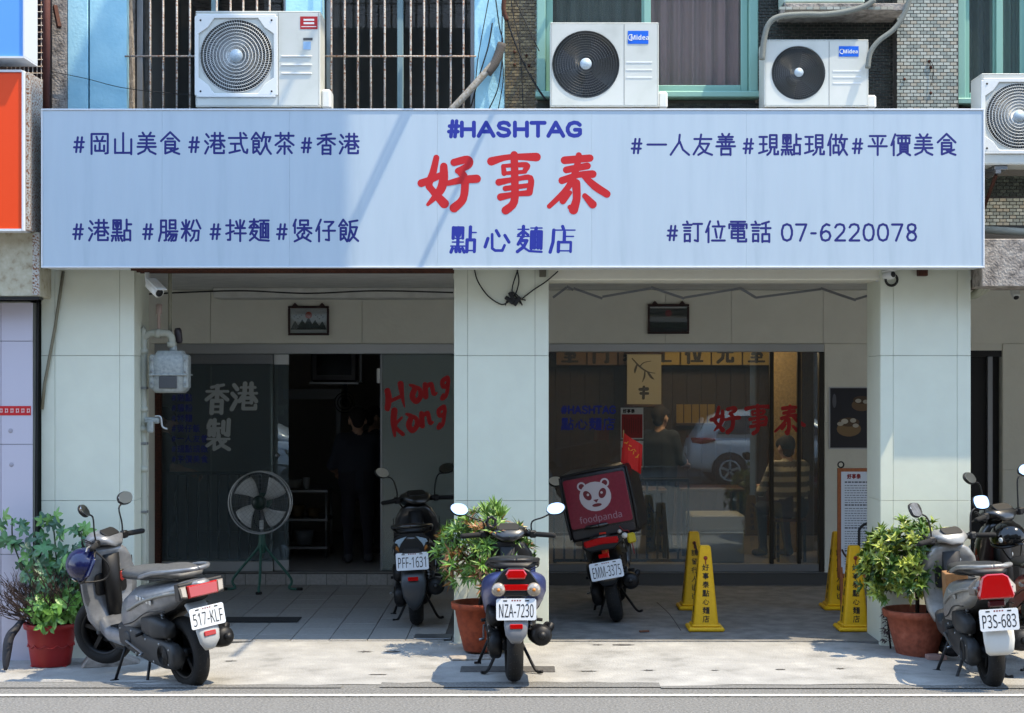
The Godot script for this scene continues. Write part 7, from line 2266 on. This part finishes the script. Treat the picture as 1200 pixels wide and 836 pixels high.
func build_scooters():
	M.mirror = plain(Color(.92, .94, .96), .02, 1.0)
	M.tail_red = coated(Color(.62, .015, .02), .15)
	M.lens_clear = plain(Color(.62, .58, .53), .06, .45)
	var dusty_grey = grained([[0.0, Color(.36, .37, .385)], [.5, Color(.45, .46, .475)], [1.0, Color(.54, .545, .55)]], .012, .5, .34, 141, 0, 5, .08, .3)
	var black_trim = grained([Color(.055, .055, .06), Color(.095, .095, .10)], .03, .4, .5, 143)
	var blue = grained([Color(.17, .22, .42), Color(.22, .27, .49)], .02, .4, .32, 145, 0, 4, .08, .4)
	dusty_grey.clearcoat_enabled = true; dusty_grey.clearcoat = .35; dusty_grey.clearcoat_roughness = .2
	blue.clearcoat_enabled = true; blue.clearcoat = .5
	var jet = coated(Color(.035, .037, .042), .35)
	var silver = grained([[0.0, Color(.44, .44, .43)], [.5, Color(.55, .55, .54)], [1.0, Color(.60, .60, .585)]], .015, .5, .4, 147, 0, 4, .08, .35)
	var grey_guard = plain(Color(.44, .45, .47), .5)
	# blue scooter, straight from behind, before the middle pillar
	scooter({"label": "blue and black scooter parked before the orange pot, round clear signals", "at": Vector3(-.10, .012, 1.02), "yaw": 3.0, "body": blue, "trim": black_trim, "guard_m": grey_guard, "tail": "stacked", "plate": "NZA-7230", "dash": jet, "mirror_at": [.32, .15], "bar": .89, "wide": 1.2, "steer": 2.0, "rear": [[-.93, .73, .05, .03], [-.88, .70, .125, .065], [-.72, .65, .175, .10, .11], [-.45, .60, .178, .11, .15], [-.22, .55, .168, .13, .18], [-.06, .48, .155, .12, .17], [.02, .42, .13, .08, .12]], "shield": black_trim})
	# grey scooter in three-quarter view
	scooter({"label": "dusty grey scooter leaning on its stand beside the red pot", "at": Vector3(-2.62, -.03, 1.18), "yaw": 40.0, "lean": 7.0, "body": dusty_grey, "trim": dusty_grey, "seat": grained([Color(.24, .24, .24), Color(.36, .36, .35)], .02, .4, .55, 142), "strip": plain(Color(.50, .50, .48), .4), "guard_m": plain(Color(.62, .63, .63), .5), "tail": "block", "plate": "517-KLF", "steer": 32.0, "plate_w": .25, "plate_h": .135, "sharp_mirror": true, "mirror_at": [.23, .22], "bar": .93, "wide": 1.08, "case": plain(Color(.16, .165, .17), .6, .2), "bright_lever": true})
	# dark scooter inside the arcade before the sliding leaf
	scooter({"label": "black scooter in the arcade before the red brush letters", "at": Vector3(-.90, .016, -1.50), "yaw": 2.0, "lean": 3.0, "body": jet, "trim": jet, "guard_m": plain(Color(.17, .185, .20), .4), "tail": "chevron", "plate": "PFF-1631", "steer": 22.0, "plate_y": .56, "mirror_at": [.27, .22], "bright_lever": true, "exhaust": plain(Color(.05, .05, .055), .6), "guard": [[.56, -.80, .07], [.46, -.90, .10], [.38, -.94, .105], [.28, -.95, .09], [.20, -.93, .05], [.17, -.92, .02]], "reflector": [.42, -.975]})
	# delivery scooter under its bag
	scooter({"label": "black delivery scooter leaning under a big crimson bag", "at": Vector3(.83, .016, -1.72), "yaw": -4.0, "lean": 11.0, "body": jet, "trim": jet, "guard_m": jet, "tail": "bar", "plate": "EMM-3375", "steer": 14.0, "plate_y": .47, "plate_w": .27, "plate_h": .145, "reflector": [.59, -.955], "mirror_at": [.33, .20], "guard": [[.60, -.80, .10], [.50, -.90, .11], [.40, -.93, .10], [.34, -.92, .05]]})
	delivery_bag()
	# silver scooter by the terracotta pot
	var ss = scooter({"label": "silver scooter with a cardboard-filled footwell beside the terracotta pot", "at": Vector3(3.14, -.02, 1.08), "yaw": -2.5, "lean": 4.0, "wide": 1.1, "bar": .90, "body": silver, "trim": plain(Color(.20, .205, .21), .5), "seat": plain(Color(.13, .13, .135), .5), "shield": silver, "rail": silver, "strip": silver, "dash": silver, "guard_m": plain(Color(.78, .78, .76), .5), "tail": "shield", "plate": "P3S-683", "plate_w": .25, "plate_h": .14, "plate_y": .50, "steer": 26.0, "sharp_mirror": false, "mirror_at": [.26, .20], "reflector": [.36, -.93], "guard": [[.50, -.86, .085], [.44, -.90, .10], [.36, -.92, .10], [.29, -.92, .09], [.27, -.915, .07]], "mech": plain(Color(.13, .13, .135), .6, .2), "case": plain(Color(.17, .175, .18), .6, .2)})
	var bx = mb()
	var tf: Transform3D = ss.transform
	box(bx, tf * sp(-.02, .50, .22), Vector3(.16, .36, .12), tf.basis * Basis(Vector3.RIGHT, .08), .004)
	single("cardboard_box", bx, grained([Color(.50, .36, .22), Color(.58, .43, .28)], .02, .3, .85, 149), "upright brown cardboard carton in the silver scooter's footwell", "box")
	# red and black scooter behind it
	var redm = coated(Color(.42, .03, .03), .3)
	var rs = scooter({"label": "black scooter with red trim behind the silver one, helmet on it", "at": Vector3(3.72, -.03, .60), "yaw": 4.0, "lean": 5.0, "body": redm, "trim": jet, "dash": jet, "shield": jet, "strip": redm, "guard_m": jet, "tail": "stacked", "plate": "N", "steer": 26.0, "bar": 1.05, "mirror_at": [.26, .27], "gauge": plain(Color(.10, .14, .22), .1)})
	helmet(rs.transform * sp(-.06, .90, .10), Basis(Vector3.UP, .6) * Basis(Vector3.BACK, .35), plain(Color(.035, .037, .04), .12), "glossy black open helmet hung on the red and black scooter")
	var gs: Node3D = get_node("scooter_001")
	helmet(gs.transform * sp(-.24, .80, .30), Basis(Vector3.UP, .5) * Basis(Vector3.BACK, 1.2), plain(Color(.06, .08, .24), .18), "dark blue helmet hung on the dusty grey scooter's bar")
	var st = mb(); box(st, gs.transform * sp(.06, .66, .36), Vector3(.045, .06, .02), Basis(Vector3.BACK, .7), .005)
	single("key_charm", st, plain(Color(.62, .18, .14), .5), "pinkish red charm hanging at the dusty grey scooter's lock", "charm")
	# wrapped phone mount on the blue scooter's bar
	var bs: Node3D = get_node("scooter")
	st = mb()
	for i in 7:
		var a = TAU * i / 7
		box(st, bs.transform * sp(-.12 + cos(a) * .03, .98 + sin(a) * .035, .36), Vector3(.02, .055, .018), Basis(Vector3.BACK, a), .004)
	single("phone_mount", st, plain(Color(.10, .10, .11), .4), "clawed black phone mount on the blue scooter's handlebar", "mount")

func helmet(c: Vector3, b: Basis, m, label: String):
	var h = thing("helmet", label, "helmet", c)
	h.basis = b
	var st = mb()
	var rr = []
	for i in 9:
		var t = lerpf(-.12, .5 * PI, i / 8.0)
		rr.append(oval(Vector3(0, sin(t) * .125, 0), Vector3(maxf(.004, cos(t) * .122), 0, 0), Vector3(0, 0, maxf(.004, cos(t) * .145)), 2.0, 24))
	rings(st, rr)
	part("shell", st, m, h)
	st = mb(); tube(st, circle_pts(Vector3(0, -.02, 0), .125, 28, Basis(Vector3.RIGHT, PI / 2)), .010, 6, true)
	part("edge_trim", st, M.black, h)
	st = mb(); rings(st, [oval(Vector3(0, -.0, .13), Vector3(.09, 0, 0), Vector3(0, .006, 0), 3.0, 12), oval(Vector3(0, -.012, .185), Vector3(.06, 0, 0), Vector3(0, .005, 0), 3.0, 12)])
	part("peak", st, m, h)
	st = mb(); tube(st, curve([Vector3(-.12, -.02, .02), Vector3(-.05, -.16, .03), Vector3(.05, -.16, .03), Vector3(.12, -.02, .02)], 5), .007, 5)
	part("chin_strap", st, M.black, h)
	st = mb(); lathe(st, [Vector2(.02, 0), Vector2(.018, .003)], Vector3(-.118, .035, .03), Basis(Vector3.BACK, PI / 2 - .3), 14)
	part("sticker", st, M.white_plastic, h)

func delivery_bag():
	var sc: Node3D = get_node("scooter_003")
	var tf: Transform3D = sc.transform
	var b = thing("delivery_bag", "big crimson delivery bag with a white panda face on the leaning scooter", "bag")
	b.transform = tf * Transform3D((Basis(Vector3.UP, -.16) * Basis(Vector3.RIGHT, .03)).scaled(Vector3.ONE * 1.16), sp(.08, .735, -.60))
	var w = .50
	var h = .48
	var d = .46
	var crimson = grained([Color(.40, .085, .15), Color(.47, .115, .19)], .03, .5, .3, 151, .25, 4, .03)
	var dark = grained([Color(.045, .035, .045), Color(.09, .06, .075)], .04, .4, .45, 153, .35, 4, .03)
	var st = mb()
	# soft box: slightly bulged faces
	var rr = []
	for s in [[0.0, .97], [.03, 1.0], [.24, 1.025], [.45, 1.0], [.48, .96]]:
		var ring = PackedVector3Array()
		for v in round_rect(w * s[1], d * s[1], .035, 4): ring.append(Vector3(v.x, s[0], v.y))
		rr.append(ring)
	rings(st, rr)
	part("bag_shell", st, dark, b)
	st = mb(); prism(st, round_rect(w * .9, h * .74, .02, 3), .006, Transform3D(Basis(), Vector3(0, h * .56, d * .513)), .002)
	var face = part("printed_face", st, crimson, b)
	st = mb(); prism(st, round_rect(w * .9, h * .12, .015, 3), .006, Transform3D(Basis(), Vector3(0, h * .10, d * .505)), .002)
	part("reflective_band", st, plain(Color(.16, .15, .16), .35), b)
	for s in [-1, 1]:
		st = mb(); tube(st, curve([Vector3(s * w * .49, .02, d * .49), Vector3(s * w * .505, .24, d * .505), Vector3(s * w * .485, .47, d * .485)], 4), .009, 6)
		part("piping", st, M.black, b)
	st = mb(); tube(st, curve([Vector3(-w * .48, .475, d * .47), Vector3(0, .485, d * .49), Vector3(w * .48, .475, d * .47)], 4), .009, 6)
	part("piping", st, M.black, b)
	# panda face print
	var z0 = d * .513 + .0034
	var white = plain(Color(.66, .63, .64), .5)
	var pk = plain(Color(.36, .05, .11), .5)
	var print_ = func(poly: PackedVector2Array, c: Vector2, lift: float, m, called: String):
		var s2 = mb(); flat_poly(s2, poly, Transform3D(Basis(), Vector3(c.x, c.y, z0 + lift)))
		part(called, s2, m, face)
	var ell = func(a: float, bb: float, rot := 0.0) -> PackedVector2Array:
		var out = PackedVector2Array()
		for i in 22: out.append(Vector2(cos(TAU * i / 22) * a, sin(TAU * i / 22) * bb).rotated(rot))
		return out
	var pc = Vector2(-.01, h * .625)
	for s in [-1, 1]:
		print_.call(ell.call(.032, .032), pc + Vector2(s * .085, .085), .0, white, "panda_ear")
		print_.call(ell.call(.020, .020), pc + Vector2(s * .085, .085), .0004, pk, "panda_ear_inner")
	print_.call(ell.call(.115, .105), pc, .0008, white, "panda_head")
	for s in [-1, 1]:
		print_.call(ell.call(.026, .038, s * -.5), pc + Vector2(s * .055, .015), .0012, pk, "panda_eye_patch")
		print_.call(ell.call(.009, .009), pc + Vector2(s * .05, .02), .0016, white, "panda_eye")
	print_.call(v2([-.02, .008, .02, .008, 0, -.016]), pc + Vector2(0, -.03), .0012, pk, "panda_nose")
	print_.call(ell.call(.035, .012), pc + Vector2(0, -.062), .0012, pk, "panda_mouth")
	letters("bag_lettering", "foodpanda", .046, Transform3D(Basis(), Vector3(0, h * .305, z0 + .001)), plain(Color(.55, .42, .46), .5), b, 1.0)
	# straps and flag
	st = mb(); box(st, Vector3(-.02, -.13, d * .52), Vector3(.05, .34, .006), Basis(Vector3.BACK, -.06), .002)
	part("orange_strap", st, plain(Color(.80, .17, .05), .5), b)
	st = mb()
	for i in 7: box(st, Vector3(-.022 + .0035 * i, -.25 + .04 * i, d * .52 + .0038), Vector3(.016, .016, .001), Basis(Vector3.BACK, .7))
	part("strap_print", st, plain(Color(.80, .50, .20), .5), b)
	var f = thing("pennant", "small red pennant with gold lettering on the delivery bag", "flag")
	f.transform = b.transform * Transform3D(Basis(Vector3.BACK, -.19), Vector3(.20, .46, .05))
	st = mb(); tube(st, [Vector3(0, 0, 0), Vector3(0, .26, 0)], .005, 6)
	part("stick", st, plain(Color(.62, .50, .30), .5), f)
	st = mb()
	rr = []
	for i in 7:
		var u = i / 6.0
		rr.append(PackedVector3Array([Vector3(.004 + u * .13, .24 - u * .09, .022 * sin(u * 5.0)), Vector3(.004 + u * .13, .24 - u * .09, .022 * sin(u * 5.0) + .002), Vector3(-.02 + u * .14, .03 - u * .09, .022 * sin(u * 5.0 + .6) + .002), Vector3(-.02 + u * .14, .03 - u * .09, .022 * sin(u * 5.0 + .6))]))
	rings(st, rr, true, false)
	part("cloth", st, plain(Color(.75, .06, .03), .6), f)
	st = mb()
	for i in 9: box(st, Vector3(.02 + .011 * i, .17 - .012 * i + .02 * sin(i * 2.4), .030), Vector3(.022, .006, .001), Basis(Vector3.BACK, i * .9))
	part("flag_lettering", st, plain(Color(.85, .55, .12), .6), f)
	# charms by the tail light
	var ch = thing("charm_cluster", "white and yellow charms hanging by the delivery scooter's tail light", "charm")
	for q in [[.20, .72, .026, Color(.74, .73, .70)], [.165, .76, .018, Color(.62, .60, .58)]]:
		st = mb(); lathe(st, [Vector2(0, -q[2]), Vector2(q[2] * .8, -q[2] * .6), Vector2(q[2], 0), Vector2(q[2] * .8, q[2] * .6), Vector2(0, q[2])], tf * sp(q[0], q[1], -.93), Basis(), 14)
		part("ball", st, plain(q[3], .4), ch)
	st = mb(); box(st, tf * sp(.25, .69, -.93), Vector3(.07, .085, .03), Basis(Vector3.BACK, .25), .014)
	part("yellow_tag", st, plain(Color(.68, .60, .08), .5), ch)
	st = mb(); tube(st, curve([tf * sp(.17, .80, -.9), tf * sp(.2, .76, -.93), tf * sp(.24, .74, -.93), tf * sp(.25, .56, -.94)], 5), .004, 5)
	part("cord", st, plain(Color(.45, .06, .06), .7), ch)

# ---------- people: tapered capsules joined by a smooth minimum, meshed as surface nets ----------
func blob(st: SurfaceTool, bones: Array, cell: float, soft: float, paint: Callable):
	var lo = Vector3(1e9, 1e9, 1e9)
	var hi = -lo
	for b in bones:
		var r: float = maxf(b[2], b[3]) + cell * 2.5
		for p in [b[0], b[1]]:
			lo = lo.min(p - Vector3.ONE * r); hi = hi.max(p + Vector3.ONE * r)
	var nx = int((hi.x - lo.x) / cell) + 2
	var ny = int((hi.y - lo.y) / cell) + 2
	var nz = int((hi.z - lo.z) / cell) + 2
	var field = PackedFloat32Array(); field.resize(nx * ny * nz); field.fill(9.0)
	var near = PackedInt32Array(); near.resize(nx * ny * nz)
	var best = PackedFloat32Array(); best.resize(nx * ny * nz); best.fill(9.0)
	for bi in bones.size():
		var A: Vector3 = bones[bi][0]
		var B: Vector3 = bones[bi][1]
		var ra: float = bones[bi][2]
		var rb: float = bones[bi][3]
		var R = maxf(ra, rb) + soft + cell * 2.0
		var l = A.min(B) - Vector3.ONE * R - lo
		var h = A.max(B) + Vector3.ONE * R - lo
		var ab = B - A
		var l2 = maxf(ab.length_squared(), 1e-9)
		for x in range(maxi(0, int(l.x / cell)), mini(nx, int(h.x / cell) + 2)):
			for y in range(maxi(0, int(l.y / cell)), mini(ny, int(h.y / cell) + 2)):
				for z in range(maxi(0, int(l.z / cell)), mini(nz, int(h.z / cell) + 2)):
					var p = lo + Vector3(x, y, z) * cell
					var t = clampf((p - A).dot(ab) / l2, 0.0, 1.0)
					var d = p.distance_to(A + ab * t) - lerpf(ra, rb, t)
					var i = (x * ny + y) * nz + z
					if d < best[i]:
						best[i] = d; near[i] = bi
					var f = field[i]
					if f > 8.0: field[i] = d
					else:
						var k = maxf(soft - absf(f - d), 0.0) / soft
						field[i] = minf(f, d) - k * k * soft * 0.25
	var vert = {}
	var pos = PackedVector3Array()
	var col = PackedColorArray()
	var off = [0, nz, ny * nz, ny * nz + nz, 1, nz + 1, ny * nz + 1, ny * nz + nz + 1]
	var cor = [Vector3(0, 0, 0), Vector3(0, 1, 0), Vector3(1, 0, 0), Vector3(1, 1, 0), Vector3(0, 0, 1), Vector3(0, 1, 1), Vector3(1, 0, 1), Vector3(1, 1, 1)]
	var edges = [[0, 1], [2, 3], [4, 5], [6, 7], [0, 2], [1, 3], [4, 6], [5, 7], [0, 4], [1, 5], [2, 6], [3, 7]]
	for x in nx - 1:
		for y in ny - 1:
			var row = (x * ny + y) * nz
			for z in nz - 1:
				var i = row + z
				if field[i] > cell * 3.0: continue
				var mask = 0
				for c in 8:
					if field[i + off[c]] < 0.0: mask |= 1 << c
				if mask == 0 or mask == 255: continue
				var s = Vector3.ZERO
				var n = 0
				for e in edges:
					var a: float = field[i + off[e[0]]]
					var b: float = field[i + off[e[1]]]
					if (a < 0.0) != (b < 0.0):
						s += cor[e[0]].lerp(cor[e[1]], a / (a - b)); n += 1
				vert[i] = pos.size()
				var p = lo + (Vector3(x, y, z) + s / n) * cell
				pos.append(p)
				col.append(paint.call(near[i], p))
	st.set_smooth_group(0)
	var face = func(a: int, b: int, c: int, d: int, flip: bool):
		if not (vert.has(a) and vert.has(b) and vert.has(c) and vert.has(d)): return
		var q = [vert[a], vert[b], vert[c], vert[a], vert[c], vert[d]] if not flip else [vert[a], vert[c], vert[b], vert[a], vert[d], vert[c]]
		for v in q:
			st.set_color(col[v]); st.add_vertex(pos[v])
	for i in vert.keys():
		var inside = field[i] < 0.0
		var sx = ny * nz
		var sy = nz
		if (field[i + sx] < 0.0) != inside: face.call(i, i - sy, i - sy - 1, i - 1, not inside)
		if (field[i + sy] < 0.0) != inside: face.call(i, i - 1, i - sx - 1, i - sx, not inside)
		if (field[i + 1] < 0.0) != inside: face.call(i, i - sx, i - sx - sy, i - sy, not inside)

func hand_bones(w: Vector3, dir: Vector3, palm: Vector3, side: float, skin: int) -> Array:
	# palm from the wrist along dir; fingers curl towards `palm`; the thumb leaves the side
	var out = []
	var across = dir.cross(palm).normalized() * side
	var k = w + dir * .085
	out.append([w, w + dir * .03, .024, .026, skin])
	for i in 4:
		var o = across * ((i - 1.5) * .019)
		out.append([w + dir * .03 + o * .8, k + o, .014, .0115, skin])
		var l: float = [.030, .036, .033, .024][i]
		var j1 = k + o + (dir * .9 + palm * .45).normalized() * l
		var j2 = j1 + (dir * .5 + palm * .85).normalized() * l * .75
		var j3 = j2 + (dir * .1 + palm).normalized() * l * .55
		out.append([k + o, j1, .0105, .0095, skin]); out.append([j1, j2, .0095, .0085, skin]); out.append([j2, j3, .0085, .0075, skin])
	var t0 = w + dir * .03 - across * .028
	var t1 = t0 + (dir * .7 - across * .6 + palm * .3).normalized() * .035
	out.append([w + dir * .015 - across * .012, t0, .015, .013, skin]); out.append([t0, t1, .0125, .011, skin]); out.append([t1, t1 + (dir + palm * .5).normalized() * .026, .011, .009, skin])
	return out

func person(label: String, at_: Vector3, yaw: float, p: Dictionary):
	# p.joints: positions in the body's own frame, facing -z; p.cloth: colours by body region
	var o = thing("person", label, "person", at_, deg_to_rad(yaw))
	var j: Dictionary = p.joints
	var C: Array = p.colors          # 0 top, 1 trousers, 2 shoes, 3 skin
	var bones = []
	var hip: Vector3 = j.hip
	var chest: Vector3 = j.chest
	for s in [-1, 0, 1]:
		var sd = Vector3(s * .075, 0, 0)
		bones.append([hip + sd, hip.lerp(chest, .5) + sd * .9, .125, .108, 1 if s != 0 else 0])
		bones.append([hip.lerp(chest, .25) + sd, chest + sd * 1.25, .115, .118, 0])
	bones.append([chest + Vector3(-.15, .10, 0), chest + Vector3(.15, .10, 0), .062, .062, 0])
	bones.append([chest + Vector3(0, .10, .0), j.neck, .06, .05, 3])
	for s in [0, 1]:
		var sg = -1.0 if s == 0 else 1.0
		bones.append([hip + Vector3(sg * .085, -.02, 0), j.knee[s], .092, .064, 1])
		bones.append([j.knee[s], j.ankle[s], .062, .042, 1])
		bones.append([j.ankle[s] + Vector3(0, -.03, .03), j.toe[s], .042, .034, 2])
		bones.append([chest + Vector3(sg * .185, .085, 0), j.elbow[s], .056, .044, 0])
		bones.append([j.elbow[s], j.elbow[s].lerp(j.wrist[s], .45), .042, .038, 0 if p.get("long", false) else 3])
		bones.append([j.elbow[s].lerp(j.wrist[s], .45), j.wrist[s], .038, .027, 3])
	var st = mb()
	var stripes: Array = p.get("stripes", [])
	var paint = func(bi: int, v: Vector3) -> Color:
		var id: int = bones[bi][4]
		if id == 0 and stripes.size() > 0 and fposmod(v.y, .105) < .048: return stripes[0]
		return C[id]
	blob(st, bones, .0135, .05, paint)
	var head: Vector3 = j.head
	var hb = Basis(Vector3.UP, deg_to_rad(p.get("head_turn", 0.0))) * Basis(Vector3.RIGHT, deg_to_rad(p.get("head_nod", 0.0)))
	var H = func(x, y, z): return head + hb * Vector3(x, y, z)
	var hbones = [[H.call(0, .035, .012), H.call(0, .02, -.018), .090, .086, 3], [H.call(0, -.04, -.02), H.call(0, -.07, -.045), .066, .045, 3], [H.call(0, .0, -.098), H.call(0, -.025, -.112), .012, .016, 3], [H.call(-.083, -.01, .01), H.call(-.086, -.035, .008), .018, .012, 3], [H.call(.083, -.01, .01), H.call(.086, -.035, .008), .018, .012, 3], [H.call(-.018, -.062, -.083), H.call(.018, -.062, -.083), .009, .009, 4], [H.call(-.034, .005, -.088), H.call(-.030, .005, -.088), .012, .012, 5], [H.call(.034, .005, -.088), H.call(.030, .005, -.088), .012, .012, 5], [j.neck, H.call(0, -.05, .01), .05, .055, 3]]
	blob(st, hbones, .0075, .02, func(bi, v): return C[3] if hbones[bi][4] == 3 else (Color(.32, .11, .09) if hbones[bi][4] == 4 else Color(.03, .025, .02)))
	for s in [0, 1]:
		var w: Vector3 = j.wrist[s]
		var d: Vector3 = (w - j.elbow[s]).normalized()
		var pm = (Vector3(0, -1, 0) - d * d.dot(Vector3(0, -1, 0)))
		if pm.length() < .2: pm = Vector3(0, 0, -1)
		blob(st, hand_bones(w, d, pm.normalized(), 1.0 if s == 0 else -1.0, 3), .0055, .008, func(_b, _v): return C[3])
	var m = plain(Color.WHITE, .85); m.vertex_color_use_as_albedo = true
	part("body", st, m, o)
	st = mb()
	var hair = [[H.call(0, .06, .018), H.call(0, .045, -.02), .088, .078, 0], [H.call(0, .02, .04), H.call(0, -.03, .05), .078, .062, 0], [H.call(-.05, .05, -.035), H.call(.05, .05, -.035), .052, .052, 0]]
	if p.get("bun", false): hair.append([H.call(0, .03, .12), H.call(0, .0, .12), .045, .04, 0])
	blob(st, hair, .008, .03, func(_b, _v): return p.get("hair", Color(.012, .011, .011)))
	part("hair", st, m, o)
	return o

func build_people():
	var skin = Color(.42, .26, .18)
	var navy = Color(.018, .020, .032)
	var stand = {"hip": Vector3(0, .86, 0), "chest": Vector3(0, 1.20, 0), "neck": Vector3(0, 1.385, 0), "head": Vector3(0, 1.49, -.01), "knee": [Vector3(-.10, .47, -.02), Vector3(.10, .47, .0)], "ankle": [Vector3(-.10, .08, .02), Vector3(.11, .08, .0)], "toe": [Vector3(-.12, .035, -.14), Vector3(.13, .035, -.16)], "elbow": [Vector3(-.27, 1.02, -.02), Vector3(.26, 1.02, -.04)], "wrist": [Vector3(-.20, .95, -.24), Vector3(.18, .98, -.26)]}
	var a = at(419, 0, -4.55)
	person("person in dark clothes standing in the open doorway, seen from behind", Vector3(a.x, .128, -4.55), 12.0, {"joints": stand, "colors": [navy, Color(.015, .015, .02), Color(.05, .05, .055), skin], "head_nod": -12.0})
	a = at(438, 0, -5.5)
	person("person in black behind the one in the doorway, hair tied up, facing sideways", Vector3(a.x, .128, -5.5), -60.0, {"joints": stand, "colors": [Color(.015, .015, .02), Color(.02, .02, .025), Color(.03, .03, .03), skin], "bun": true, "head_nod": -8.0})
	a = at(181, 0, -4.0)
	person("person in black standing inside the glass behind the gas pipe", Vector3(a.x + .05, .128, -4.25), -80.0, {"joints": stand, "colors": [Color(.012, .012, .014), Color(.015, .015, .018), Color(.03, .03, .03), skin]})
	a = at(777, 0, -5.2)
	person("person in dark clothes standing beside the price lists inside the glass", Vector3(a.x, .128, -5.6), -35.0, {"joints": stand, "colors": [Color(.02, .025, .035), Color(.015, .015, .02), Color(.03, .03, .03), skin]})
	# seated diner on a stool
	var z = -4.75
	a = at(925, 0, z)
	var seat = .46
	var sit = {"hip": Vector3(0, seat + .10, .02), "chest": Vector3(0, seat + .44, -.02), "neck": Vector3(0, seat + .62, -.05), "head": Vector3(0, seat + .725, -.07), "knee": [Vector3(-.12, seat + .07, -.42), Vector3(.13, seat + .07, -.40)], "ankle": [Vector3(-.12, .09, -.38), Vector3(.14, .09, -.30)], "toe": [Vector3(-.13, .035, -.56), Vector3(.16, .035, -.48)], "elbow": [Vector3(-.26, seat + .26, -.14), Vector3(.25, seat + .26, -.12)], "wrist": [Vector3(-.16, seat + .30, -.36), Vector3(.15, seat + .31, -.36)]}
	person("person in a grey and cream striped top seated inside the glass, seen from behind", Vector3(a.x, .128, z), 18.0, {"joints": sit, "colors": [Color(.10, .095, .085), Color(.03, .03, .045), Color(.05, .05, .05), skin], "stripes": [Color(.46, .42, .33)], "long": true})
	var s = thing("stool", "dark stool under the diner in the striped top", "stool", Vector3(a.x, .128, z))
	part("seat", boxed(-.17, .17, seat - .04, seat - .008, -.15, .17, .008), M.wood, s)
	for x in [-.14, .14]:
		for zz in [-.12, .14]:
			part("leg", boxed(x - .014, x + .014, 0, seat - .041, zz - .014, zz + .014), M.dark_steel, s)
	# lit tube in the dining room, above the menu boards
	var t = thing("tube_lamp", "lit fluorescent tube on the dining room ceiling above the menu boards", "lamp")
	part("fitting", boxed(1.2, 2.9, 2.68, 2.749, -5.05, -4.95, .006), M.white_trim, t)
	var gl = plain(Color(.9, .9, .86), .4)
	gl.emission_enabled = true; gl.emission = Color(1.0, .93, .78); gl.emission_energy_multiplier = 2.5
	var st = mb(); tube(st, [Vector3(1.25, 2.655, -5.0), Vector3(2.85, 2.655, -5.0)], .018, 10)
	part("glowing_tube", st, gl, t)
	for x in [1.5, 2.05, 2.6]:
		var l = OmniLight3D.new(); l.name = "tube_light"; l.light_energy = .34; l.light_color = Color(1.0, .90, .72); l.omni_range = 9.0; l.omni_attenuation = 2.0; l.light_size = .15; l.shadow_enabled = true
		l.position = Vector3(x, 2.58, -5.0)
		t.add_child(l, true)
